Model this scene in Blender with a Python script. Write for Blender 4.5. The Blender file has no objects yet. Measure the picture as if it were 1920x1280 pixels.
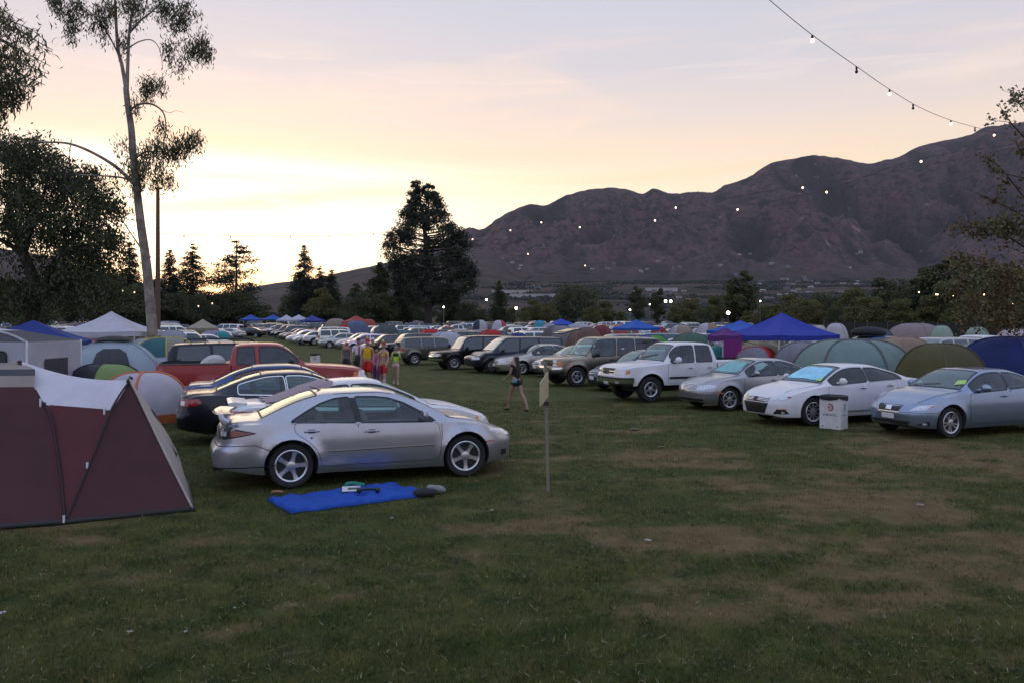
import bpy, bmesh, math, random
import numpy as np
from mathutils import Vector, Matrix, Euler, noise as mnoise
from mathutils.bvhtree import BVHTree
SC = bpy.context.scene
COL = SC.collection
R = math.radians
HOR, FPX, CAMH = 608.0, 1536.0, 2.4      # horizon row, focal length (photo pixels), eye height

def smooth(t):
    t = max(0.0, min(1.0, t)); return t * t * (3 - 2 * t)

def gz(x, y):
    """height of the field: level by the camera, rising gently far off"""
    z = 2.0 * smooth((y - 55.0) / 190.0)
    return z

def at(px, Y, z=None):
    x = (px - 960.0) / FPX * Y
    return Vector((x, Y, gz(x, Y) if z is None else z))

def ray(px, py, Y):
    return Vector(((px - 960.0) / FPX * Y, Y, CAMH + (HOR - py) / FPX * Y))

def pchip(pts):
    xs = np.array([p[0] for p in pts], float); ys = np.array([p[1] for p in pts], float)
    h = np.diff(xs); d = np.diff(ys) / h
    m = np.zeros(len(xs)); m[0] = d[0]; m[-1] = d[-1]
    for i in range(1, len(xs) - 1):
        if d[i - 1] * d[i] > 0:
            w1 = 2 * h[i] + h[i - 1]; w2 = h[i] + 2 * h[i - 1]
            m[i] = (w1 + w2) / (w1 / d[i - 1] + w2 / d[i])
    def f(x):
        x = min(max(x, xs[0]), xs[-1])
        i = min(int(np.searchsorted(xs, x, 'right')) - 1, len(xs) - 2)
        t = (x - xs[i]) / h[i]
        return float(ys[i] * (1 + 2 * t) * (1 - t) ** 2 + m[i] * h[i] * t * (1 - t) ** 2 + ys[i + 1] * t * t * (3 - 2 * t) + m[i + 1] * h[i] * t * t * (t - 1))
    return f

# ---------------------------------------------------------------- objects
def link(o, parent=None):
    COL.objects.link(o)
    if parent is not None: o.parent = parent
    return o

def thing(name, label, cat, loc=(0, 0, 0), rz=0.0, group=None):
    o = bpy.data.objects.new(name, None); o.empty_display_size = 0.2
    link(o); o.location = loc; o.rotation_euler = (0, 0, rz)
    o['label'] = label; o['category'] = cat
    if group: o['group'] = group
    return o

def tag(o, label, cat, group=None):
    o['label'] = label; o['category'] = cat
    if group: o['group'] = group
    return o

def color(o, c):
    o.color = (c[0], c[1], c[2], 1.0); return o

def finish(bm, name, mats, parent=None, col=None, sharp=35, flat=False):
    me = bpy.data.meshes.new(name)
    bm.to_mesh(me); bm.free()
    if not isinstance(mats, (list, tuple)): mats = [mats]
    for m in mats: me.materials.append(m)
    if not flat:
        me.shade_smooth()
        if sharp: me.set_sharp_from_angle(angle=R(sharp))
    o = link(bpy.data.objects.new(name, me), parent)
    if col: color(o, col)
    return o

def np_mesh(name, verts, faces_flat, loops_per, mats, parent=None, col=None, smooth_=False):
    """verts Nx3, faces_flat flat index array, every face with loops_per corners"""
    me = bpy.data.meshes.new(name)
    n = len(verts); nf = len(faces_flat) // loops_per
    me.vertices.add(n); me.vertices.foreach_set('co', np.ascontiguousarray(verts, dtype=np.float32).ravel())
    me.loops.add(len(faces_flat)); me.loops.foreach_set('vertex_index', np.ascontiguousarray(faces_flat, dtype=np.int32))
    me.polygons.add(nf)
    me.polygons.foreach_set('loop_start', np.arange(0, nf * loops_per, loops_per, dtype=np.int32))
    me.polygons.foreach_set('loop_total', np.full(nf, loops_per, dtype=np.int32))
    if smooth_: me.polygons.foreach_set('use_smooth', np.ones(nf, dtype=bool))
    me.update(calc_edges=True); me.validate()
    if not isinstance(mats, (list, tuple)): mats = [mats]
    for m in mats: me.materials.append(m)
    o = link(bpy.data.objects.new(name, me), parent)
    if col: color(o, col)
    return o

def kids(o): return list(o.children)

def dup(root, loc=None, rz=None, scale=None, label=None, group=None, cols=None):
    """copy a thing with its parts and sub-parts; cols maps a part name to a new object colour"""
    def cp(o, parent):
        c = o.copy(); COL.objects.link(c)
        if parent is not None: c.parent = parent
        base = o.name.split('.')[0]
        if cols and base in cols: color(c, cols[base])
        for ch in kids(o): cp(ch, c)
        return c
    r = cp(root, None)
    if loc is not None: r.location = loc
    if rz is not None: r.rotation_euler = (0, 0, rz)
    if scale is not None: r.scale = scale if hasattr(scale, '__len__') else (scale,) * 3
    if label: r['label'] = label
    if group: r['group'] = group
    return r

# ---------------------------------------------------------------- mesh helpers
def add_box(bm, c, s, mat=None, bev=0.0, mi=0):
    r = bmesh.ops.create_cube(bm, size=1.0)
    vs = r['verts']
    bmesh.ops.scale(bm, vec=s, verts=vs)
    fs = list({f for v in vs for f in v.link_faces})
    if bev > 0:
        es = list({e for f in fs for e in f.edges})
        rb = bmesh.ops.bevel(bm, geom=es, offset=bev, segments=2, affect='EDGES', profile=0.5)
        vs = list({v for f in rb['faces'] for v in f.verts} | {v for v in vs if v.is_valid})
        fs = list({f for v in vs for f in v.link_faces})
    if mat is not None: bmesh.ops.transform(bm, matrix=mat, verts=vs)
    bmesh.ops.translate(bm, vec=c, verts=vs)
    for f in fs: f.material_index = mi
    return vs

def frame_for(t):
    t = t.normalized()
    up = Vector((0, 0, 1)) if abs(t.z) < 0.9 else Vector((1, 0, 0))
    a = t.cross(up).normalized(); b = t.cross(a).normalized()
    return a, b

def add_tube(bm, pts, rad, seg=8, cap=True, mi=0):
    pts = [Vector(p) for p in pts]
    n = len(pts)
    if not hasattr(rad, '__len__'): rad = [rad] * n
    rings = []
    a0 = None
    for i, p in enumerate(pts):
        t = (pts[min(i + 1, n - 1)] - pts[max(i - 1, 0)])
        if t.length < 1e-9: t = Vector((0, 0, 1))
        t.normalize()
        if a0 is None: a, b = frame_for(t)
        else:
            a = (a0 - t * a0.dot(t))
            a = a.normalized() if a.length > 1e-6 else frame_for(t)[0]
            b = t.cross(a).normalized()
        a0 = a
        rings.append([bm.verts.new(p + (a * math.cos(k * 2 * math.pi / seg) + b * math.sin(k * 2 * math.pi / seg)) * rad[i]) for k in range(seg)])
    for i in range(n - 1):
        for k in range(seg):
            f = bm.faces.new((rings[i][k], rings[i][(k + 1) % seg], rings[i + 1][(k + 1) % seg], rings[i + 1][k])); f.material_index = mi; f.smooth = True
    if cap:
        for rg, rev in ((rings[0], True), (rings[-1], False)):
            f = bm.faces.new(list(reversed(rg)) if rev else rg); f.material_index = mi
    return rings

def add_lathe(bm, prof, seg=24, axis='Z', center=(0, 0, 0), mi=0):
    """prof: list of (radius, height)"""
    rings = []
    c = Vector(center)
    for r, h in prof:
        ring = []
        for k in range(seg):
            an = 2 * math.pi * k / seg
            if axis == 'Z': v = Vector((r * math.cos(an), r * math.sin(an), h))
            else: v = Vector((r * math.cos(an), h, r * math.sin(an)))
            ring.append(bm.verts.new(c + v))
        rings.append(ring)
    fs = []
    for i in range(len(rings) - 1):
        for k in range(seg):
            f = bm.faces.new((rings[i][k], rings[i][(k + 1) % seg], rings[i + 1][(k + 1) % seg], rings[i + 1][k])); f.material_index = mi; fs.append(f)
    for rg in (rings[0], rings[-1]):
        if prof[0 if rg is rings[0] else -1][0] > 1e-6:
            try:
                f = bm.faces.new(rg); f.material_index = mi; fs.append(f)
            except ValueError: pass
    bmesh.ops.recalc_face_normals(bm, faces=fs)
    return rings

def catmull(pts, n=8):
    pts = [Vector(p) for p in pts]
    out = []
    for i in range(len(pts) - 1):
        p0 = pts[max(i - 1, 0)]; p1 = pts[i]; p2 = pts[i + 1]; p3 = pts[min(i + 2, len(pts) - 1)]
        for k in range(n):
            t = k / n
            out.append(0.5 * ((2 * p1) + (p2 - p0) * t + (2 * p0 - 5 * p1 + 4 * p2 - p3) * t * t + (3 * p1 - p0 - 3 * p2 + p3) * t ** 3))
    out.append(pts[-1])
    return out

def rnd_poly(poly, r, n=4):
    """round the corners of a 2-D polygon"""
    out = []
    N = len(poly)
    for i in range(N):
        a = Vector(poly[i - 1]); b = Vector(poly[i]); c = Vector(poly[(i + 1) % N])
        ra = min(r, (a - b).length * .45, (c - b).length * .45)
        p = b + (a - b).normalized() * ra; q = b + (c - b).normalized() * ra
        for k in range(n + 1):
            t = k / n
            out.append(tuple(p * (1 - t) ** 2 + b * 2 * t * (1 - t) + q * t * t))
    return out

def offset_poly(poly, d):
    """grow a 2-D polygon outward by d"""
    N = len(poly)
    area = sum(poly[i][0] * poly[(i + 1) % N][1] - poly[(i + 1) % N][0] * poly[i][1] for i in range(N))
    s = 1 if area > 0 else -1
    out = []
    for i in range(N):
        a = Vector(poly[i - 1]); b = Vector(poly[i]); c = Vector(poly[(i + 1) % N])
        e1 = (b - a); e2 = (c - b)
        if e1.length < 1e-9 or e2.length < 1e-9: out.append(tuple(b)); continue
        n1 = Vector((e1.y, -e1.x)).normalized() * s; n2 = Vector((e2.y, -e2.x)).normalized() * s
        m = (n1 + n2)
        m = m.normalized() if m.length > 1e-6 else n1
        out.append(tuple(b + m * d / max(0.4, m.dot(n1))))
    return out

# ---------------------------------------------------------------- materials
MATS = {}
class NT:
    def __init__(s, m):
        s.t = m.node_tree; s.n = s.t.nodes; s.l = s.t.links
    def new(s, typ, **kw):
        nd = s.n.new(typ)
        for k, v in kw.items():
            if k in nd.inputs.keys(): nd.inputs[k].default_value = v
            else: setattr(nd, k, v)
        return nd
    def link(s, a, b): s.l.new(a, b)

def base_mat(name):
    m = bpy.data.materials.new(name); m.use_nodes = True
    nt = NT(m); nt.n.clear()
    out = nt.new('ShaderNodeOutputMaterial'); b = nt.new('ShaderNodeBsdfPrincipled')
    nt.link(b.outputs[0], out.inputs['Surface'])
    MATS[name] = m
    return m, nt, b, out

def noisy(name, c=None, rough=.6, metal=0., var=.12, scale=6., coat=0., spec=None, bump=0., bscale=60., transl=0., c2=None, emis=None, rand=0.):
    """principled material; c=None takes the object's own colour. var: small tone variation by noise"""
    m, nt, b, out = base_mat(name)
    tc = nt.new('ShaderNodeTexCoord')
    nz = nt.new('ShaderNodeTexNoise', Scale=scale, Detail=4.0, Roughness=.6)
    nt.link(tc.outputs['Object'], nz.inputs['Vector'])
    hs = nt.new('ShaderNodeHueSaturation')
    if c is None:
        oi = nt.new('ShaderNodeObjectInfo'); src = oi.outputs['Color']
    elif c2 is not None:
        mx = nt.new('ShaderNodeMix', data_type='RGBA'); mx.inputs[6].default_value = (*c, 1); mx.inputs[7].default_value = (*c2, 1)
        cr = nt.new('ShaderNodeMapRange'); cr.inputs[1].default_value = .42; cr.inputs[2].default_value = .6
        nt.link(nz.outputs[0], cr.inputs[0]); nt.link(cr.outputs[0], mx.inputs[0]); src = mx.outputs[2]
    else:
        rgb = nt.new('ShaderNodeRGB'); rgb.outputs[0].default_value = (*c, 1); src = rgb.outputs[0]
    nt.link(src, hs.inputs['Color'])
    mr = nt.new('ShaderNodeMapRange'); mr.inputs[1].default_value = .3; mr.inputs[2].default_value = .7
    mr.inputs[3].default_value = 1 - var; mr.inputs[4].default_value = 1 + var
    nt.link(nz.outputs[0], mr.inputs[0])
    val = mr.outputs[0]
    if rand > 0:
        ge = nt.new('ShaderNodeNewGeometry'); m2 = nt.new('ShaderNodeMapRange'); m2.inputs[3].default_value = 1 - rand; m2.inputs[4].default_value = 1 + rand
        nt.link(ge.outputs['Random Per Island'], m2.inputs[0])
        mm = nt.new('ShaderNodeMath', operation='MULTIPLY'); nt.link(val, mm.inputs[0]); nt.link(m2.outputs[0], mm.inputs[1]); val = mm.outputs[0]
    nt.link(val, hs.inputs['Value'])
    nt.link(hs.outputs[0], b.inputs['Base Color'])
    b.inputs['Roughness'].default_value = rough; b.inputs['Metallic'].default_value = metal
    if coat:
        b.inputs['Coat Weight'].default_value = coat; b.inputs['Coat Roughness'].default_value = .04
    if spec is not None: b.inputs['Specular IOR Level'].default_value = spec
    if bump:
        n2 = nt.new('ShaderNodeTexNoise', Scale=bscale, Detail=3.0); nt.link(tc.outputs['Object'], n2.inputs['Vector'])
        bp = nt.new('ShaderNodeBump', Strength=bump, Distance=.01); nt.link(n2.outputs[0], bp.inputs['Height']); nt.link(bp.outputs[0], b.inputs['Normal'])
    if emis:
        b.inputs['Emission Color'].default_value = (*emis[0], 1); b.inputs['Emission Strength'].default_value = emis[1]
    if transl:
        tr = nt.new('ShaderNodeBsdfTranslucent'); nt.link(hs.outputs[0], tr.inputs['Color'])
        mx = nt.new('ShaderNodeMixShader'); mx.inputs[0].default_value = transl
        nt.link(b.outputs[0], mx.inputs[1]); nt.link(tr.outputs[0], mx.inputs[2]); nt.link(mx.outputs[0], out.inputs['Surface'])
    return m

def glass_mat(name, tint, f0=.06, rough=.02, refl=(1, 1, 1)):
    m = bpy.data.materials.new(name); m.use_nodes = True
    nt = NT(m); nt.n.clear()
    out = nt.new('ShaderNodeOutputMaterial')
    tr = nt.new('ShaderNodeBsdfTransparent'); tr.inputs[0].default_value = (*tint, 1)
    gl = nt.new('ShaderNodeBsdfGlossy', Roughness=rough); gl.inputs['Color'].default_value = (*refl, 1)
    lw = nt.new('ShaderNodeLayerWeight', Blend=.5)
    pw = nt.new('ShaderNodeMath', operation='POWER'); pw.inputs[1].default_value = 4.5
    nt.link(lw.outputs['Facing'], pw.inputs[0])
    nz = nt.new('ShaderNodeTexNoise', Scale=3.0, Detail=3.0)
    mr = nt.new('ShaderNodeMapRange'); mr.inputs[3].default_value = f0; mr.inputs[4].default_value = .85
    nt.link(pw.outputs[0], mr.inputs[0])
    ad = nt.new('ShaderNodeMath', operation='MULTIPLY_ADD'); ad.inputs[1].default_value = .04; nt.link(nz.outputs[0], ad.inputs[0]); nt.link(mr.outputs[0], ad.inputs[2])
    mx = nt.new('ShaderNodeMixShader'); nt.link(ad.outputs[0], mx.inputs[0]); nt.link(tr.outputs[0], mx.inputs[1]); nt.link(gl.outputs[0], mx.inputs[2])
    nt.link(mx.outputs[0], out.inputs['Surface'])
    MATS[name] = m
    return m

M_paint = noisy('metallic_paint', None, rough=.28, metal=.8, var=.05, scale=3, coat=.4)
M_solid = noisy('solid_paint', None, rough=.38, metal=0., var=.05, scale=3, coat=.35)
M_black = noisy('black_trim', (.012, .012, .013), rough=.5, var=.2)
M_seam = noisy('panel_gap', (.01, .01, .01), rough=.9, var=.1)
M_rubber = noisy('tyre_rubber', (.014, .014, .014), rough=.85, var=.25, scale=20, bump=.2)
M_alloy = noisy('alloy_rim', (.58, .58, .6), rough=.28, metal=.85, var=.06, scale=9)
M_chrome = noisy('chrome', (.75, .75, .76), rough=.12, metal=1., var=.03)
M_dark = noisy('cabin_lining', (.03, .03, .032), rough=.9, var=.2)
M_seat = noisy('seat_cloth', (.055, .055, .06), rough=.9, var=.15, bump=.2)
M_plate = noisy('number_plate', (.62, .62, .6), rough=.5, var=.1, scale=40)
M_lens = noisy('lamp_lens', (.55, .57, .6), rough=.12, metal=.35, var=.35, scale=22, coat=1.)
M_red = noisy('tail_lens', (.30, .012, .012), rough=.15, var=.3, scale=25, coat=1.)
M_amber = noisy('amber_lens', (.62, .16, .03), rough=.2, var=.2, scale=25, coat=1.)
M_glass = glass_mat('clear_glass', (.70, .93, .90), f0=.04)
M_wglass = glass_mat('windscreen_glass', (.42, .66, .72), f0=.13, refl=(.86, 1., 1.))
M_tint = glass_mat('tinted_glass', (.10, .13, .135), f0=.045)
M_dglass = noisy('far_car_glass', (.02, .028, .03), rough=.05, var=.3, spec=.9)
M_fglass = noisy('far_windscreen_glass', (.075, .10, .105), rough=.08, var=.3, spec=1., coat=1.)
M_fabric = noisy('tent_fabric', None, rough=.75, var=.10, scale=2.5, bump=.5, bscale=5, transl=.18)
M_mesh = noisy('tent_netting', (.05, .05, .055), rough=.9, var=.2, scale=8)
M_pole = noisy('painted_steel', None, rough=.5, metal=.2, var=.1, scale=8)
M_plain = noisy('plain_surface', None, rough=.7, var=.12, scale=8)
# ================================================================= sky, ground, mountains
def build_world():
    w = bpy.data.worlds.new('World'); SC.world = w; w.use_nodes = True
    nt = NT(w); nt.n.clear()
    out = nt.new('ShaderNodeOutputWorld'); bg = nt.new('ShaderNodeBackground'); nt.link(bg.outputs[0], out.inputs[0])
    tc = nt.new('ShaderNodeTexCoord'); sp = nt.new('ShaderNodeSeparateXYZ'); nt.link(tc.outputs['Generated'], sp.inputs[0])
    def M(op, a, b=None, c=None, clamp=False):
        n = nt.new('ShaderNodeMath', operation=op); n.use_clamp = clamp
        for i, v in enumerate((a, b, c)):
            if v is None: continue
            if isinstance(v, (int, float)): n.inputs[i].default_value = v
            else: nt.link(v, n.inputs[i])
        return n.outputs[0]
    def MX(f, a, b, mode='MIX'):
        n = nt.new('ShaderNodeMix', data_type='RGBA', blend_type=mode)
        for i, v in ((0, f), (6, a), (7, b)):
            if isinstance(v, (int, float)): n.inputs[i].default_value = v
            elif isinstance(v, tuple): n.inputs[i].default_value = (*v, 1)
            else: nt.link(v, n.inputs[i])
        return n.outputs[2]
    X, Y, Z = sp.outputs
    el = M('MULTIPLY', M('ARCSINE', Z), 180 / math.pi)
    az = M('MULTIPLY', M('ARCTAN2', X, Y), 180 / math.pi)
    def ramp(fac, lo, hi, stops):
        mr = nt.new('ShaderNodeMapRange'); mr.inputs[1].default_value = lo; mr.inputs[2].default_value = hi; nt.link(fac, mr.inputs[0])
        cr = nt.new('ShaderNodeValToRGB'); r = cr.color_ramp; r.interpolation = 'EASE'
        while len(r.elements) < len(stops): r.elements.new(.5)
        for e, (p, c) in zip(r.elements, stops): e.position = (p - lo) / (hi - lo); e.color = (*c, 1)
        nt.link(mr.outputs[0], cr.inputs[0]); return cr.outputs[0]
    front = ramp(el, -2, 90, [(-2, (.55, .48, .38)), (1, (.96, .87, .70)), (5, (.96, .87, .70)), (9, (.97, .80, .60)), (12, (.92, .72, .585)), (14.5, (.80, .67, .64)), (17.5, (.67, .62, .67)), (23, (.58, .595, .71)), (40, (.52, .60, .85)), (90, (.58, .68, .96))])
    back = ramp(el, -2, 90, [(-2, (.27, .27, .30)), (3, (.48, .46, .57)), (10, (.58, .58, .78)), (24, (.56, .66, 1.0)), (90, (.58, .68, .96))])
    hl = M('SQRT', M('ADD', M('MULTIPLY', X, X), M('MULTIPLY', Y, Y)))
    cy = M('DIVIDE', Y, M('MAXIMUM', hl, .001))
    mr = nt.new('ShaderNodeMapRange', interpolation_type='SMOOTHSTEP'); mr.inputs[1].default_value = -.35; mr.inputs[2].default_value = .75; nt.link(cy, mr.inputs[0])
    front = MX(1.0, front, (.885, .885, .885), 'MULTIPLY')
    col = MX(mr.outputs[0], back, front)
    # glow where the sun has gone down, left of the middle
    def gauss(a0, sa, e0, se):
        a = M('DIVIDE', M('SUBTRACT', az, a0), sa); e = M('DIVIDE', M('SUBTRACT', el, e0), se)
        return M('EXPONENT', M('MULTIPLY', M('ADD', M('MULTIPLY', a, a), M('MULTIPLY', e, e)), -1))
    g1 = gauss(-21, 17, 7.5, 4.6); g2 = gauss(-16, 34, 6.5, 5.5)
    col = MX(1.0, col, MX(g2, (0, 0, 0), (.10, .06, .0)), 'ADD')
    cut = nt.new('ShaderNodeMapRange', interpolation_type='SMOOTHSTEP'); cut.inputs[1].default_value = 12.0; cut.inputs[2].default_value = 10.2; nt.link(M('ADD', el, M('MULTIPLY', M('ADD', az, 16), .03)), cut.inputs[0])
    g1 = M('MULTIPLY', g1, cut.outputs[0])
    col = MX(1.0, col, MX(g1, (0, 0, 0), (.50, .54, .62)), 'ADD')
    # cloud layers, drawn out along the horizon
    def cloud(scale, zs, thr, soft, det=5.0, rough=.55, off=0.):
        cb = nt.new('ShaderNodeCombineXYZ'); nt.link(M('MULTIPLY', X, scale), cb.inputs[0]); nt.link(M('MULTIPLY', Y, scale), cb.inputs[1]); nt.link(M('ADD', M('MULTIPLY', Z, zs), off), cb.inputs[2])
        nz = nt.new('ShaderNodeTexNoise', Scale=1.0, Detail=det, Roughness=rough); nz.inputs['Distortion'].default_value = .6
        nt.link(cb.outputs[0], nz.inputs['Vector'])
        m = nt.new('ShaderNodeMapRange', interpolation_type='SMOOTHSTEP'); m.inputs[1].default_value = thr; m.inputs[2].default_value = thr + soft; nt.link(nz.outputs[0], m.inputs[0])
        return m.outputs[0]
    def band(e0, w_):
        e = M('DIVIDE', M('SUBTRACT', el, e0), w_); return M('EXPONENT', M('MULTIPLY', M('MULTIPLY', e, e), -1))
    c1 = M('MULTIPLY', cloud(3.2, 22, .47, .25), band(14.5, 4.5))
    col = MX(M('MULTIPLY', c1, .65), col, (.86, .65, .53))
    c2 = M('MULTIPLY', cloud(2.4, 34, .45, .3, off=3.1), band(10.2, 2.8))
    col = MX(M('MULTIPLY', c2, .75), col, (.90, .66, .43))
    c3 = M('MULTIPLY', cloud(1.6, 14, .48, .3, off=7.7), band(20, 4.5))
    col = MX(M('MULTIPLY', c3, .45), col, (.60, .58, .68))
    c5 = M('MULTIPLY', cloud(5.5, 60, .5, .25, off=1.7), band(16.5, 3.0))
    col = MX(M('MULTIPLY', c5, .35), col, (.92, .74, .66))
    e = M('DIVIDE', M('SUBTRACT', M('SUBTRACT', el, 8.1), M('MULTIPLY', M('ADD', az, 17), .10)), .72)
    st = M('EXPONENT', M('MULTIPLY', M('MULTIPLY', e, e), -1))
    st = M('MULTIPLY', st, M('MULTIPLY', cloud(4.0, 18, .18, .25, off=11.), gauss(-14, 17, 7, 30)))
    col = MX(M('MULTIPLY', st, .95), col, (.97, .82, .56))
    c4 = M('MULTIPLY', cloud(3.0, 55, .5, .2, off=5.2), band(4.5, 2.5))
    col = MX(M('MULTIPLY', c4, .22), col, (.95, .84, .58))
    # physical dusk sky underneath
    sky = nt.new('ShaderNodeTexSky'); sky.sky_type = 'NISHITA'; sky.sun_disc = False; sky.sun_elevation = R(2.0); sky.sun_rotation = R(-20); sky.altitude = 300
    dim = MX(1.0, sky.outputs[0], (.06, .06, .06), 'MULTIPLY')
    col = MX(1.0, col, dim, 'ADD')
    nt.link(col, bg.inputs['Color']); bg.inputs['Strength'].default_value = .95
    sun = bpy.data.lights.new('sun', 'SUN'); sun.energy = .16; sun.angle = R(40); sun.color = (1, .80, .55)
    so = bpy.data.objects.new('sun', sun); COL.objects.link(so)
    d = Vector((math.sin(R(-20)) * math.cos(R(5)), math.cos(R(-20)) * math.cos(R(5)), math.sin(R(5))))
    so.rotation_euler = (-d).to_track_quat('-Z', 'Y').to_euler(); so.location = d * 50 + Vector((0, 0, 30))

def fbm(x, y, z=0., oct=4):
    return mnoise.fractal(Vector((x, y, z)), 1.0, 2.0, oct)

def wear_at(x, y):
    """0 lush grass .. 1 bare dry soil"""
    a = fbm(x * .30 + 3, y * .45, 1.3, 5) * .62 + fbm(x * 1.1, y * 1.6, 5.1, 5) * .62
    b = -.10 + .20 * smooth((x + 3) / 9) - .22 * smooth((-x - 2) / 4) * smooth((14 - y) / 6)
    b -= .20 * smooth((y - 16) / 12)
    v = (a + b + .05) / .62
    for (px, py, r, k) in WORN:
        d = math.hypot((x - px) / r, (y - py) / (r * .55))
        if d < 1.6: v += .6 * k * smooth(1.6 - d) * (1 + .8 * fbm(x * 1.5, y * 1.5, 2.))
    return max(0., min(1., v))
def _gp(px, py): Y = CAMH * FPX / (py - HOR); return ((px - 960) / FPX * Y, Y)
WORN = [(*_gp(*p), r, k) for p, r, k in (((1540, 935), 1.1, .8), ((1290, 850), .9, .8), ((1190, 806), .8, .9), ((1020, 905), .8, .7), ((600, 1052), .35, .8), ((1320, 1120), 1.2, .45), ((1500, 1180), 1.0, .4), ((960, 870), .9, .5), ((1180, 1010), 1.1, .35), ((1800, 1100), 1., .3), ((1680, 760), .9, .3), ((650, 1110), .3, .5))]

def build_ground():
    m, nt, b, out = base_mat('turf')
    tc = nt.new('ShaderNodeTexCoord'); at_ = nt.new('ShaderNodeAttribute'); at_.attribute_name = 'wear'
    def noise(s, d=5., r=.6, sc=(1, 1, 1)):
        mp = nt.new('ShaderNodeMapping'); mp.inputs['Scale'].default_value = sc; nt.link(tc.outputs['Object'], mp.inputs[0])
        n = nt.new('ShaderNodeTexNoise', Scale=s, Detail=d, Roughness=r); nt.link(mp.outputs[0], n.inputs['Vector']); return n.outputs[0]
    def mix(f, a, c):
        n = nt.new('ShaderNodeMix', data_type='RGBA')
        for i, v in ((0, f), (6, a), (7, c)):
            if isinstance(v, tuple): n.inputs[i].default_value = (*v, 1)
            elif isinstance(v, float): n.inputs[i].default_value = v
            else: nt.link(v, n.inputs[i])
        return n.outputs[2]
    def rng(f, lo, hi):
        n = nt.new('ShaderNodeMapRange'); n.inputs[1].default_value = lo; n.inputs[2].default_value = hi; nt.link(f, n.inputs[0]); return n.outputs[0]
    def math_(op, a, c):
        n = nt.new('ShaderNodeMath', operation=op)
        for i, v in enumerate((a, c)):
            if isinstance(v, float): n.inputs[i].default_value = v
            else: nt.link(v, n.inputs[i])
        return n.outputs[0]
    green = mix(rng(noise(.35), .38, .62), (.046, .066, .010), (.086, .086, .019))
    green = mix(rng(noise(2.2, 6.), .40, .64), green, (.022, .036, .009))
    green = mix(rng(noise(22., 4., .7, (1, .6, 1)), .45, .72), green, (.088, .084, .034))
    dirt = mix(rng(noise(3.), .35, .65), (.108, .072, .030), (.165, .116, .054))
    dirt = mix(rng(noise(30., 4., .7), .5, .75), dirt, (.060, .050, .022))
    f = math_('ADD', at_.outputs['Fac'], math_('ADD', math_('MULTIPLY', math_('SUBTRACT', noise(7., 6., .75), .5), 1.5), math_('MULTIPLY', math_('SUBTRACT', noise(1.9, 7., .75), .5), 1.9)))
    col = mix(rng(f, .22, .86), green, dirt)
    nt.link(col, b.inputs['Base Color']); b.inputs['Roughness'].default_value = .95; b.inputs['Specular IOR Level'].default_value = .15
    bp = nt.new('ShaderNodeBump', Strength=.7, Distance=.03); nt.link(noise(35., 5., .75), bp.inputs['Height']); nt.link(bp.outputs[0], b.inputs['Normal'])
    def axis(lo, hi, st, far0, far1):
        a = list(np.arange(lo, hi + 1e-6, st)); s = st; x = hi
        while x < far1: s *= 1.18; x += s; a.append(x)
        s = st; x = lo
        while x > far0: s *= 1.25; x -= s; a.insert(0, x)
        return a
    xs = axis(-16, 17, .22, -5000, 5000); ys = axis(4.4, 30, .22, -300, 6500)
    nx, ny = len(xs), len(ys)
    V = np.zeros((ny, nx, 3)); W = np.zeros((ny, nx))
    for j, y in enumerate(ys):
        for i, x in enumerate(xs):
            z = gz(x, y)
            if abs(x) < 20 and y < 36: z += .012 * fbm(x * .9, y * .9, 8.) - .01
            V[j, i] = (x, y, z)
            W[j, i] = wear_at(x, y) if (abs(x) < 120 and y < 160) else .15
    idx = np.arange(nx * ny).reshape(ny, nx)
    F = np.stack([idx[:-1, :-1], idx[:-1, 1:], idx[1:, 1:], idx[1:, :-1]], -1).reshape(-1)
    o = np_mesh('ground', V.reshape(-1, 3), F, 4, m, smooth_=True); o['kind'] = 'structure'
    a = o.data.attributes.new('wear', 'FLOAT', 'POINT'); a.data.foreach_set('value', W.ravel().astype(np.float32))
    # --- short blades near the camera
    rg = np.random.default_rng(5)
    N = 330000
    Y = 5.0 + 21 * rg.random(N) ** 1.7
    X = (rg.random(N) * 2 - 1) * (Y * .66 + .5)
    keep = np.zeros(N, bool); dry = np.zeros(N)
    for i in range(N):
        wv = wv_prev(X[i], Y[i])
        keep[i] = rg.random() > wv * .80 + .06 + .85 * fbm(X[i] * 2.2, Y[i] * 2.6, 4., 3)
    X = X[keep]; Y = Y[keep]; n = len(X)
    h = (.012 + .026 * rg.random(n) ** 1.5) * (1 + .3 * (Y < 9)); wd = (.0022 + .0016 * rg.random(n)) * (Y / 7) ** .8
    an = rg.random(n) * 2 * math.pi; le = h * (.5 + 1.2 * rg.random(n)); la = rg.random(n) * 2 * math.pi
    B = np.stack([X, Y, np.full(n, -.012)], -1); dx = np.stack([np.cos(an) * wd, np.sin(an) * wd, np.zeros(n)], -1)
    T = B + np.stack([np.cos(la) * le, np.sin(la) * le, h + .010], -1)
    V = np.stack([B - dx, B + dx, T], 1).reshape(-1, 3)
    gm = noisy('grass_blade', (.048, .072, .012), rough=.75, var=.3, scale=1.9, c2=(.108, .096, .028), rand=.5, spec=.15)
    g = np_mesh('grass', V, np.arange(3 * n), 3, gm); g['kind'] = 'stuff'
    tag(g, 'short trampled grass blades covering the near field', 'grass')
    # --- dry clippings
    n = 7500
    Y = 5.0 + 19 * rg.random(n) ** 1.6; X = (rg.random(n) * 2 - 1) * (Y * .66 + .5)
    L = .008 + .03 * rg.random(n) ** 3; wd = (.0014 + .0022 * rg.random(n)) * (Y / 7) ** .7
    big = rg.random(n) < .035; L[big] *= 1.5; wd[big] *= 1.6
    an = rg.random(n) * math.pi; c, s = np.cos(an), np.sin(an)
    Zc = np.full(n, .016) + .014 * rg.random(n); tilt = (rg.random(n) - .5) * .02
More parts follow.
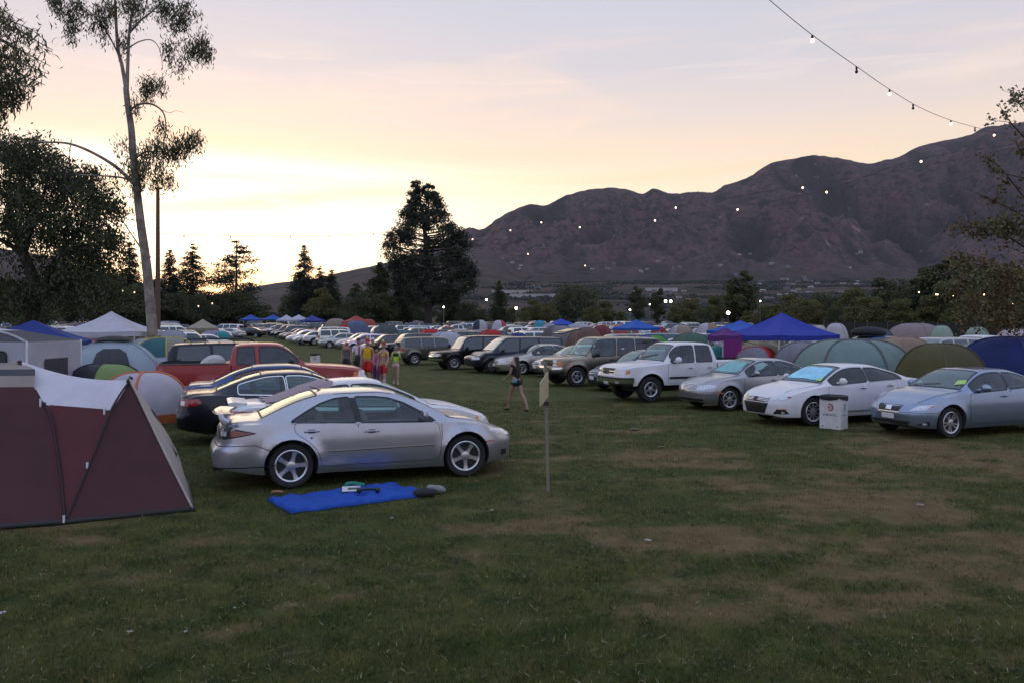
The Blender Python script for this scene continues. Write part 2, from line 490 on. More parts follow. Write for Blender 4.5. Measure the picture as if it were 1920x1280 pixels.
    P = np.stack([X, Y, Zc], -1); a_ = np.stack([c * L, s * L, tilt], -1); b_ = np.stack([-s * wd, c * wd, np.zeros(n)], -1)
    V = np.stack([P - a_ - b_, P + a_ - b_ * .6, P + a_ + b_ * .6, P - a_ + b_], 1).reshape(-1, 3)
    sm = noisy('straw', (.20, .17, .10), rough=.8, var=.3, scale=3, rand=.5)
    g = np_mesh('dry_grass', V, np.arange(4 * n), 4, sm); g['kind'] = 'stuff'
    tag(g, 'pale dry clippings scattered over the near grass', 'dry grass')

_wc = {}
def wv_prev(x, y):
    k = (int(x * 8), int(y * 8))
    if k not in _wc: _wc[k] = wear_at(x, y)
    return _wc[k]

SKY_R = pchip([(300, 585), (520, 575), (640, 552), (720, 524), (790, 480), (850, 440), (868, 432), (882, 428), (897, 431), (930, 412), (980, 388), (1003, 383), (1020, 385), (1050, 372), (1090, 358), (1150, 353), (1180, 356), (1205, 364), (1225, 354), (1260, 363), (1310, 360), (1335, 361), (1360, 348), (1395, 337), (1420, 320), (1460, 303), (1540, 292), (1570, 296), (1630, 307), (1680, 295), (1740, 270), (1800, 258), (1850, 240), (1920, 228), (2100, 205), (2500, 190), (3200, 260), (4400, 420)])
SKY_L = pchip([(-2600, 480), (-1200, 420), (-300, 430), (0, 464), (60, 474), (150, 498), (240, 522), (330, 545), (400, 552), (500, 532), (545, 526), (590, 521), (640, 509), (680, 501), (720, 492), (760, 480), (820, 470), (900, 470), (1000, 520), (1200, 580)])
D0, D1 = 1000., 2500.
def math2(nt, op, a, b):
    n = nt.new('ShaderNodeMath', operation=op); nt.link(a, n.inputs[0]); nt.link(b, n.inputs[1]); return n.outputs[0]

def ridge(x, d):
    w = 300 * fbm(x * .0009, d * .0009, 9.)
    return mnoise.ridged_multi_fractal(Vector(((x + w) * .0024, (d + w) * .0010, 4.2)), 1.0, 2.15, 6, 1.0, 2.0) / 2.0

def ridge2(x, d):
    w = 90 * fbm(x * .003, d * .003, 5.)
    return mnoise.ridged_multi_fractal(Vector(((x + w) * .0062, (d + w) * .0024, 1.7)), .9, 2.1, 4, 1.0, 2.0) / 2.0

def mtn_z(px, d):
    """height of the valley slope and range at photo column px and distance d"""
    Dr = 4300 + 350 * math.sin(px * .004) + 200 * math.sin(px * .011 + 1)
    A = (HOR - SKY_R(px) + 3.6 * fbm(px * .03, 0., 2., 6)) / FPX
    x = (px - 960) / FPX * d
    fade = smooth((px - 560) / 300)
    fan = 2 + (.050 * D1 * fade) * smooth((d - D0) / (D1 - D0)) ** 1.1 + 5 * fbm(x * .004, d * .004, 1.) * smooth((d - 1100) / 500) * fade
    if d <= D1: return min(fan, 2 + A * d * .9)
    t = (d - D1) / (Dr - D1)
    zr = A * Dr; z0 = fan
    if t <= 1:
        rid = ridge(x, d); rid2 = ridge2(x, d)
        sm = fbm(x * .004, d * .003, 2.) * .5
        env = math.sin(math.pi * min(1, t * 1.0)) ** .8
        z = z0 + (zr - z0) * (t ** .92) + (zr * .46) * env * (rid - .62) + 45 * env * sm + zr * .085 * env * (rid2 - .6) * 1.25
        cap = A * d * (1 - .05 * (1 - t))
        if z > cap: z = cap - (z - cap) * .25
        return z if t < .999 else zr
    return zr * (1 - .8 * smooth((t - 1) * 1.1)) - 1 + 0 * t

def build_mountains():
    m, nt, b, out = base_mat('chaparral')
    tc = nt.new('ShaderNodeTexCoord')
    def noise(s, d=6., r=.6, sc=(1, 1, 1)):
        mp = nt.new('ShaderNodeMapping'); mp.inputs['Scale'].default_value = sc; nt.link(tc.outputs['Object'], mp.inputs[0])
        n = nt.new('ShaderNodeTexNoise', Scale=s, Detail=d, Roughness=r); nt.link(mp.outputs[0], n.inputs['Vector']); return n.outputs[0]
    def mix(f, a, c):
        n = nt.new('ShaderNodeMix', data_type='RGBA')
        for i, v in ((0, f), (6, a), (7, c)):
            if isinstance(v, tuple): n.inputs[i].default_value = (*v, 1)
            else: nt.link(v, n.inputs[i])
        return n.outputs[2]
    def rng(f, lo, hi):
        n = nt.new('ShaderNodeMapRange'); n.inputs[1].default_value = lo; n.inputs[2].default_value = hi; nt.link(f, n.inputs[0]); return n.outputs[0]
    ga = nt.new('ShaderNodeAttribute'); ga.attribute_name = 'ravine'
    c = mix(rng(noise(.0025), .40, .6), (.118, .078, .082), (.086, .068, .064))
    c = mix(rng(noise(.012, 8., .7), .42, .66), c, (.165, .098, .088))
    c = mix(rng(noise(.03, 7., .75, (1, .5, 1)), .46, .60), c, (.046, .044, .036))
    c = mix(rng(noise(.06, 5., .7, (1, .6, 1)), .54, .66), c, (.14, .10, .09))
    c = mix(rng(math2(nt, 'ADD', ga.outputs['Fac'], noise(.012, 6., .7)),   .85, 1.6), c, (.036, .038, .032))  # darker ravines: thicker scrub, plus gully shade put into the colour
    c = mix(rng(noise(.02, 6., .62, (1, .45, .6)), .66, .70), c, (.27, .20, .165))
    # valley floor: brown fields
    sp = nt.new('ShaderNodeSeparateXYZ'); nt.link(tc.outputs['Object'], sp.inputs[0])
    fl_ = mix(rng(noise(.006, 5., .6, (.4, 1.6, 1)), .42, .58), (.115, .082, .066), (.07, .062, .046))
    fl_ = mix(rng(noise(.03, 4., .6, (.5, 1.4, 1)), .56, .66), fl_, (.022, .028, .017))
    c = mix(rng(sp.outputs[2], 230, 110), c, fl_)
    nt.link(c, b.inputs['Base Color']); b.inputs['Roughness'].default_value = 1.; b.inputs['Specular IOR Level'].default_value = .05
    bp = nt.new('ShaderNodeBump', Strength=1., Distance=26.); nt.link(noise(.02, 8., .7), bp.inputs['Height']); nt.link(bp.outputs[0], b.inputs['Normal'])
    pxs = np.concatenate([np.arange(320, 2050, 5.5), np.arange(2050, 3000, 40)])
    ds = np.concatenate([np.linspace(D0, D1, 34), np.linspace(D1 + 25, 5000, 96), np.linspace(5100, 7200, 10)])
    V = np.zeros((len(ds), len(pxs), 3))
    for i, px in enumerate(pxs):
        Dr = 4300 + 350 * math.sin(px * .004) + 200 * math.sin(px * .011 + 1)
        row = ds.copy(); k = int(np.argmin(abs(row - Dr))); row[k] = Dr
        for j, d in enumerate(row): V[j, i] = ((px - 960) / FPX * d, d, mtn_z(px, d) if d != Dr else (HOR - SKY_R(px) + 3.6 * fbm(px * .03, 0., 2., 6)) / FPX * Dr + CAMH)
    V[0, :, 2] = -3
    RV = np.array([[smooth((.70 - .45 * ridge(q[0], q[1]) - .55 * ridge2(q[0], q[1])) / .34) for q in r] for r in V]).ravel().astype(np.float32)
    idx = np.arange(V.shape[0] * V.shape[1]).reshape(V.shape[:2])
    F = np.stack([idx[:-1, :-1], idx[:-1, 1:], idx[1:, 1:], idx[1:, :-1]], -1).reshape(-1)
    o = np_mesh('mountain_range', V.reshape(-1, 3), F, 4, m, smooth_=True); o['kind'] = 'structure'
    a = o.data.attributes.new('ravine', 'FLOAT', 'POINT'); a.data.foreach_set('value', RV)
    # low hills on the left
    pxs = np.arange(-1500, 1200, 14); ds = np.concatenate([np.linspace(1500, 3300, 50), np.linspace(3350, 6000, 10)])
    V = np.zeros((len(ds), len(pxs), 3))
    for i, px in enumerate(pxs):
        A = (HOR - SKY_L(px)) / FPX; Dr = 2900 + 200 * math.sin(px * .005)
        for j, d in enumerate(ds):
            x = (px - 960) / FPX * d; t = (d - 1500) / (Dr - 1500)
            if t <= 1: z = A * Dr * t ** 1.1; z += 60 * math.sin(math.pi * t) * (mnoise.ridged_multi_fractal(Vector((x * .002, d * .0012, 7.)), 1., 2.1, 4, 1., 2.) / 2 - .6); z = min(z, A * d)
            else: z = A * Dr * (1 - .9 * smooth((t - 1) / 2))
            V[j, i] = (x, d, z)
    V[0, :, 2] = -3
    idx = np.arange(V.shape[0] * V.shape[1]).reshape(V.shape[:2])
    F = np.stack([idx[:-1, :-1], idx[:-1, 1:], idx[1:, 1:], idx[1:, :-1]], -1).reshape(-1)
    o = np_mesh('low_hills', V.reshape(-1, 3), F, 4, m, smooth_=True); o['kind'] = 'structure'

def build_town():
    rn = random.Random(11)
    wm = [noisy('stucco_' + n, c, rough=.9, var=.1, scale=.3) for n, c in (('white', (.40, .37, .35)), ('cream', (.28, .24, .20)), ('grey', (.18, .17, .18)))]
    rm = [noisy('far_roof_' + n, c, rough=.9, var=.15, scale=.3) for n, c in (('tile', (.15, .08, .06)), ('grey', (.10, .10, .11)), ('pale', (.27, .25, .24)))]
    def house(w, d, h, a, bmat, name='house'):
        root = thing(name, 'pale house on the valley slope below the mountains', 'house', group='houses scattered over the far slope')
        b = bmesh.new(); add_box(b, (0, 0, h / 2 - 2), (w, d, h + 4)); finish(b, 'wall', a, root, flat=True)
        b = bmesh.new(); e = .6
        P = [(-w / 2 - e, -d / 2 - e, h), (w / 2 + e, -d / 2 - e, h), (w / 2 + e, d / 2 + e, h), (-w / 2 - e, d / 2 + e, h), (-w / 2 + d * .3, 0, h + d * .28), (w / 2 - d * .3, 0, h + d * .28)]
        v = [b.verts.new(p) for p in P]
        for f in ((0, 1, 5, 4), (1, 2, 5), (2, 3, 4, 5), (3, 0, 4), (3, 2, 1, 0)): b.faces.new([v[i] for i in f])
        finish(b, 'roof', bmat, root, flat=True)
        b = bmesh.new()
        add_box(b, (0, -d / 2 - .03, h * .55), (w * .5, .1, h * .35))
        finish(b, 'window', M_dark, root, flat=True)
        return root
    protos = []
    spots = []
    for i in range(70):
        if i < 14: px = rn.uniform(880, 1390); y = rn.uniform(492, 515)
        elif i < 28: px = rn.uniform(880, 1290); y = rn.uniform(535, 562)
        elif i < 62: px = 1410 + abs(rn.gauss(0, 110)); y = rn.uniform(520, 566)
        else: px = rn.uniform(1380, 1760); y = rn.uniform(466, 510)
        spots.append((px, y))
    for i, (px, y) in enumerate(spots):
        A = (HOR - y) / FPX
        d = None
        for dd in np.arange(1050, 3300, 12):
            if (mtn_z(px, dd) + 2 - CAMH) / dd >= A: d = dd; break
        if d is None: continue
        k = i % 6
        if len(protos) <= k:
            p = house(rn.uniform(9, 16), rn.uniform(7, 9), rn.uniform(2.6, 4), wm[k % 3], rm[(k * 2) % 3]); protos.append(p); o = p
        else: o = dup(protos[k])
        o.location = ((px - 960) / FPX * d, d, mtn_z(px, d)); o.rotation_euler = (0, 0, rn.uniform(-.7, .7))
    # long pale warehouses on the valley floor
    for (px, y, w) in ((1010, 556, 120), (960, 549, 90), (1240, 545, 70)):
        d = next((dd for dd in np.arange(1050, 3000, 10) if (mtn_z(px, dd) + 2 - CAMH) / dd >= (HOR - y) / FPX), 1400)
        root = thing('warehouse', {1010: 'long low white shed, the nearest one behind the trees', 960: 'long white shed just above and left of the nearest one', 1240: 'short white shed on the valley floor above the floodlights'}[px], 'warehouse', ((px - 960) / FPX * d, d, mtn_z(px, d)), R(6))
        b = bmesh.new(); add_box(b, (0, 0, 2), (w, 24, 9)); finish(b, 'wall', wm[0], root, flat=True)
        b = bmesh.new(); add_box(b, (0, 0, 7), (w + 2, 26, .8)); finish(b, 'roof', rm[2], root, flat=True)
    # scrub and garden trees among the houses: nobody could count them
    n = 9000; rg = np.random.default_rng(3); P = []
    while len(P) < n:
        px = rg.uniform(800, 1960); d = rg.uniform(1080, 2450)
        x = (px - 960) / FPX * d
        if fbm(x * .004, d * .006, 3.) > -.02 + .28 * (d < 1500): P.append((x, d, mtn_z(px, d)))
    P = np.array(P); r = rg.uniform(1.4, 4.4, n)
    V, F = [], []
    ico = bmesh.new(); bmesh.ops.create_icosphere(ico, subdivisions=1, radius=1); iv = np.array([v.co[:] for v in ico.verts]); ifc = np.array([[v.index for v in f.verts] for f in ico.faces]); ico.free()
    V = (iv[None] * (1 + .35 * rg.standard_normal((n, len(iv), 1))) * r[:, None, None] * np.array([1, 1, .9])) + P[:, None, :] + np.array([0, 0, 1.5])
    F = (ifc[None] + (np.arange(n) * len(iv))[:, None, None]).reshape(-1)
    o = np_mesh('far_woods', V.reshape(-1, 3), F, 3, noisy('far_foliage', (.020, .028, .016), rough=1., var=.3, scale=.05, rand=.4)); o['kind'] = 'stuff'
    tag(o, 'dark scrub and garden trees dotted over the far valley slope', 'trees')

def build_haze():
    bm = bmesh.new(); add_box(bm, (0, 3600, 600), (24000, 8400, 1212))
    m = bpy.data.materials.new('valley_air'); m.use_nodes = True; nt = NT(m); nt.n.clear()
    out = nt.new('ShaderNodeOutputMaterial'); v = nt.new('ShaderNodeVolumePrincipled'); v.inputs['Color'].default_value = (.90, .87, 1, 1); v.inputs['Density'].default_value = HAZE
    nt.link(v.outputs[0], out.inputs['Volume'])
    o = finish(bm, 'haze', m, flat=True); o['kind'] = 'stuff'; tag(o, 'thin evening haze filling the valley air', 'haze')
HAZE = 2.0e-5

def build_camera():
    cd = bpy.data.cameras.new('camera'); c = bpy.data.objects.new('camera', cd); COL.objects.link(c)
    c.location = (0, 0, CAMH); c.rotation_euler = (R(90), 0, 0)
    cd.sensor_width = 36; cd.lens = 36 * FPX / 1920; cd.shift_y = -(640 - HOR) / 1920; cd.clip_start = .1; cd.clip_end = 30000
    SC.camera = c
    SC.view_settings.view_transform = 'Standard'; SC.view_settings.look = 'None'; SC.view_settings.exposure = .2; SC.view_settings.gamma = 1
    SC.cycles.max_bounces = 6; SC.cycles.transparent_max_bounces = 12; SC.cycles.diffuse_bounces = 3; SC.cycles.glossy_bounces = 3
    SC.cycles.use_denoising = True; SC.cycles.sample_clamp_indirect = 4
# ================================================================= cars
def body_mesh(S):
    """lofted body shell of a car; x forward, y left, z up. Returns a closed bmesh"""
    L = S['L']; hx = L / 2
    top = pchip(S['top']); belt = pchip(S['belt']); rail = pchip(S['rail']); crown = pchip(S['crown'])
    plan = pchip(S['plan']); side = pchip(S['side']); bot = pchip(S['bot'])
    nose = pchip(S['nose']); tail = pchip(S['tail'])
    xs = set(np.linspace(-hx, hx, 56).tolist()); xs |= {-hx + .02, -hx + .05, hx - .02, hx - .05}
    for p in S['top']: xs.add(min(max(p[0], -hx), hx))
    xs = sorted(xs)
    xs = [x for i, x in enumerate(xs) if i == 0 or x - xs[i - 1] > .008]
    ra = S['ra']
    def section(x):
        zb, zt, zl = bot(x), top(x), belt(x)
        cr = crown(x); zr = max(zt - cr, zl + .004); zl = min(zl, zr - .004)
        w = plan(x); wr = min(rail(x), w * side(zl) - .01)
        pts = [(0, zb), (.45 * w, zb), (.8 * w, zb)]
        nS = 12
        for i in range(nS + 1):
            z = zb + .015 + (zl - zb - .015) * i / nS
            pts.append((w * side(z), z))
        wb = w * side(zl)
        pts.append((wb - .012, zl + .003 + .0 * zt))
        nC = 6
        for i in range(1, nC + 1):
            t = i / nC
            bul = .022 * math.sin(math.pi * t) * min(1, (zr - zl) / .4)
            pts.append((wb - .012 + (wr - wb + .012) * t + bul, zl + .003 + (zr - zl - .003) * t))
        for k in range(1, 9):
            an = math.pi / 2 * k / 8
            y = wr * math.cos(an) ** .8 if k < 8 else 0.
            z = zr + (zt - zr) * math.sin(an) ** .75
            pts.append((y, z))
        return pts
    bm = bmesh.new()
    rows = []
    for x in xs:
        pts = section(x)
        wn = smooth((x - (hx - .75)) / .75); wt = smooth((-x - (hx - .75)) / .75)
        half = []
        for (y, z) in pts:
            xx = x + wn * nose(z) - wt * tail(z)
            for (ax) in S['ax']:
                d = math.hypot(x - ax, z - S['r'])
                if y > .5 and d > ra * .8: y += S.get('flare', .022) * math.exp(-((d - ra) / .075) ** 2) * (1 if z < belt(x) else 0)
            half.append((xx, y, z))
        rows.append(half)
    n = len(rows[0])
    V = []
    for half in rows:
        left = [bm.verts.new(p) for p in half]
        right = [left[0]] + [bm.verts.new((p[0], -p[1], p[2])) for p in half[1:-1]] + [left[-1]]
        V.append((left, right))
    for i in range(len(V) - 1):
        for sgn in (0, 1):
            a, b = V[i][sgn], V[i + 1][sgn]
            for k in range(n - 1):
                q = [a[k], b[k], b[k + 1], a[k + 1]]
                if sgn: q.reverse()
                try: bm.faces.new(q)
                except ValueError: pass
    for e, rev in ((0, 1), (-1, 0)):                       # end caps: strips between mirrored points
        l, r = V[e]; half = rows[e]
        bulge = .05 if rev == 0 else -.04
        prev = None
        NC = 8
        for k in range(n):
            if k == 0 or k == n - 1: cur = [l[k]] * (NC + 1)
            else:
                cur = [l[k]]
                for j in range(1, NC):
                    t = 1 - 2 * j / NC
                    cur.append(bm.verts.new((half[k][0] + bulge * (1 - t * t) * math.sin(math.pi * k / (n - 1)) ** .5, half[k][1] * t, half[k][2])))
                cur.append(r[k])
            if prev:
                for j in range(NC):
                    q = []
                    for v in (prev[j], prev[j + 1], cur[j + 1], cur[j]):
                        if v not in q: q.append(v)
                    if rev == 0: q.reverse()
                    if len(q) > 2:
                        try: bm.faces.new(q)
                        except ValueError: pass
            prev = cur
    bmesh.ops.remove_doubles(bm, verts=bm.verts, dist=.0004)
    bmesh.ops.recalc_face_normals(bm, faces=bm.faces)
    return bm

def extrude_prism(bm, poly, mode, lo, hi):
    def P(u, v, d):
        return (u, d, v) if mode == 'side' else ((u, v, d) if mode == 'top' else (d, u, v))
    a = [bm.verts.new(P(u, v, lo)) for u, v in poly]; b = [bm.verts.new(P(u, v, hi)) for u, v in poly]
    fs = [bm.faces.new(a), bm.faces.new(list(reversed(b)))]
    N = len(poly)
    for i in range(N): fs.append(bm.faces.new((a[i], b[i], b[(i + 1) % N], a[(i + 1) % N])))
    bmesh.ops.recalc_face_normals(bm, faces=fs)

def boolean_cut(o, cutters):
    """subtract each cutter bmesh from object o, keeping the cutter material on the cut faces"""
    tmp = []
    for cbm in cutters:
        me = bpy.data.meshes.new('cut'); cbm.to_mesh(me); cbm.free(); me.materials.append(M_dark)
        c = bpy.data.objects.new('cut', me); COL.objects.link(c); tmp.append(c)
        md = o.modifiers.new('b', 'BOOLEAN'); md.operation = 'DIFFERENCE'; md.object = c; md.solver = 'EXACT'
        md.material_mode = 'TRANSFER'
    dg = bpy.context.evaluated_depsgraph_get()
    nm = bpy.data.meshes.new_from_object(o.evaluated_get(dg))
    o.modifiers.clear(); old = o.data; o.data = nm; bpy.data.meshes.remove(old)
    for c in tmp:
        me = c.data; bpy.data.objects.remove(c); bpy.data.meshes.remove(me)
    nm.shade_smooth(); nm.set_sharp_from_angle(angle=R(32))

class Proj:
    """lays 2-D outlines onto the body skin"""
    def __init__(s, bm, hx):
        s.bvh = BVHTree.FromBMesh(bm); s.hx = hx
        s.cf = hx - .95; s.cr = -hx + .95
    def hit(s, mode, u, v, sg=1):
        if mode == 'side':
            o = Vector((u, 3 * sg, v)); d = Vector((0, -sg, 0))
        elif mode == 'top':
            o = Vector((u, v * sg, 4)); d = Vector((0, 0, -1))
        else:
            f = mode == 'front'
            a = R(u) * sg
            dirx = math.cos(a) * (1 if f else -1); diry = math.sin(a)
            c = Vector(((s.cf if f else s.cr), 0, v))
            d = Vector((-dirx, -diry, 0)); o = c - d * 4
        h = s.bvh.ray_cast(o, d, 8)
        if h[0] is None: return None
        return h[0], h[1], -d
    def patch(s, poly, mode, off=.004, sg=1, step=None, thick=0.):
        bm = bmesh.new()
        vs = [bm.verts.new((p[0], p[1], 0)) for p in poly]
        f = bm.faces.new(vs)
        us = [p[0] for p in poly]; vv = [p[1] for p in poly]
        if step is None: step = (.07, .05) if mode == 'side' else ((.07, .07) if mode == 'top' else (4., .05))
        bmesh.ops.triangulate(bm, faces=bm.faces[:])
        for ax, (lo, hi), st in ((0, (min(us), max(us)), step[0]), (1, (min(vv), max(vv)), step[1])):
            k = max(1, int(math.ceil((hi - lo) / st)))
            for i in range(1, k):
                c = lo + (hi - lo) * i / k
                nrm = (1, 0, 0) if ax == 0 else (0, 1, 0)
                co = (c, 0, 0) if ax == 0 else (0, c, 0)
                bmesh.ops.bisect_plane(bm, geom=bm.verts[:] + bm.edges[:] + bm.faces[:], plane_co=co, plane_no=nrm, dist=1e-6)
        bad = []
        outd = Vector((0, 0, 0))
        for v in bm.verts:
            h = s.hit(mode, v.co.x, v.co.y, sg)
            if h is None: bad.append(v); continue
            outd += h[2]
            v.co = h[0] + (h[1] if h[1].dot(h[2]) > 0 else -h[1]) * off
        if bad: bmesh.ops.delete(bm, geom=bad, context='VERTS')
        for f in bm.faces:
            f.normal_update()
            if f.normal.dot(outd) < 0: f.normal_flip()
        if thick:
            ret = bmesh.ops.extrude_face_region(bm, geom=bm.faces[:])
        return bm
    def ribbon(s, pts, mode, w, off=.003, sg=1, bm=None):
        """narrow strip along a 2-D polyline"""
        bm = bm or bmesh.new()
        P = []
        for i in range(len(pts) - 1):
            a = Vector(pts[i]); b = Vector(pts[i + 1]); k = max(1, int((b - a).length / .07))
            for j in range(k): P.append(a.lerp(b, j / k))
        P.append(Vector(pts[-1]))
        prev = None
        for i, p in enumerate(P):
            t = (P[min(i + 1, len(P) - 1)] - P[max(i - 1, 0)]).normalized(); nn = Vector((-t.y, t.x)) * w / 2
            cur = []
            for q in (p + nn, p - nn):
                h = s.hit(mode, q.x, q.y, sg)
                cur.append(None if h is None else (bm.verts.new(h[0] + (h[1] if h[1].dot(h[2]) > 0 else -h[1]) * off), h[2]))
            if prev and all(cur) and all(prev):
                f = bm.faces.new((prev[0][0], prev[1][0], cur[1][0], cur[0][0])); f.normal_update()
                if f.normal.dot(cur[0][1]) < 0: f.normal_flip()
            prev = cur
        return bm

WHEELS = {}
def wheel_meshes(r, w, style, rr):
    key = (round(r, 3), round(w, 3), style, round(rr, 3))
    if key in WHEELS: return WHEELS[key]
    bm = bmesh.new()                                        # tyre; axis along y, outer face at +y
    h = w / 2
    add_lathe(bm, [(rr - .01, -h * .85), (rr + .02, -h), (r * .93, -h), (r * .985, -h * .8), (r, -h * .5), (r, h * .5), (r * .985, h * .8), (r * .93, h), (rr + .03, h * .98), (rr, h * .86), (rr - .012, h * .55)], 40, 'Y')
    tm = bpy.data.meshes.new('tyre'); bm.to_mesh(tm); bm.free(); tm.materials.append(M_rubber); tm.shade_smooth(); tm.set_sharp_from_angle(angle=R(40))
    bm = bmesh.new()
    add_lathe(bm, [(rr, h * .84), (rr - .012, h * .9), (rr - .03, h * .82), (rr - .035, h * .3)], 36, 'Y')          # lip
    bmesh.ops.delete(bm, geom=[f for f in bm.faces if len(f.verts) > 6], context='FACES')
    add_lathe(bm, [(rr - .03, h * .2), (.02, h * .16), (.001, h * .16)], 28, 'Y', mi=1)                              # dark well
    add_lathe(bm, [(.075, h * .3), (.07, h * .72), (.045, h * .78), (.001, h * .78)], 20, 'Y')                      # hub
    n = {'five': 5, 'six': 6, 'seven': 7, 'ten': 10, 'disc': 12, 'cross': 5}[style]
    for k in range(n):
        an = 2 * math.pi * k / n + .3
        wid = {5: .047, 6: .05, 7: .032, 10: .022, 12: .055}[n]
        for br in ((-1, 1) if style in ('cross',) else (0,)):
            q = []
            for (rad, wd, y) in ((.05, wid * 1.0, h * .74), (rr * .55, wid * .72, h * .7), (rr - .02, wid * 1.05, h * .8)):
                off = br * .03 * (rad / rr) * 1.6
                q.append((rad, (wd if br == 0 else wd * .45), y, off))
            prev = None
            for (rad, wd, y, off) in q:
                c, s_ = math.cos(an), math.sin(an)
                def P(a, b, yy): return (c * a - s_ * b, yy, s_ * a + c * b)
                cur = [bm.verts.new(P(rad, off - wd, y - .03)), bm.verts.new(P(rad, off - wd * .7, y)), bm.verts.new(P(rad, off + wd * .7, y)), bm.verts.new(P(rad, off + wd, y - .03))]
                if prev:
                    for j in range(3): bm.faces.new((prev[j], prev[j + 1], cur[j + 1], cur[j]))
                prev = cur
    bmesh.ops.recalc_face_normals(bm, faces=bm.faces)
    rm = bpy.data.meshes.new('rim'); bm.to_mesh(rm); bm.free(); rm.materials.append(M_alloy); rm.materials.append(M_dark); rm.shade_smooth(); rm.set_sharp_from_angle(angle=R(30))
    WHEELS[key] = (tm, rm)
    return tm, rm

def add_wheels(root, S, parts=True):
    tm, rm = wheel_meshes(S['r'], S.get('tw', .21), S.get('rim', 'five'), S.get('rr', S['r'] * .68))
    for ax in S['ax']:
        for sg in (1, -1):
            w = bpy.data.objects.new('wheel', tm); link(w, root)
            w.location = (ax, sg * S['ty'], S['r'])
            steer = S.get('steer', 0) if ax > 0 else 0
            w.rotation_euler = (0, random.uniform(0, 6.28), (0 if sg > 0 else math.pi) + R(steer))
            if parts:
                r_ = bpy.data.objects.new('rim', rm); link(r_, w)
            else:
                r_ = bpy.data.objects.new('rim', rm); link(r_, w)

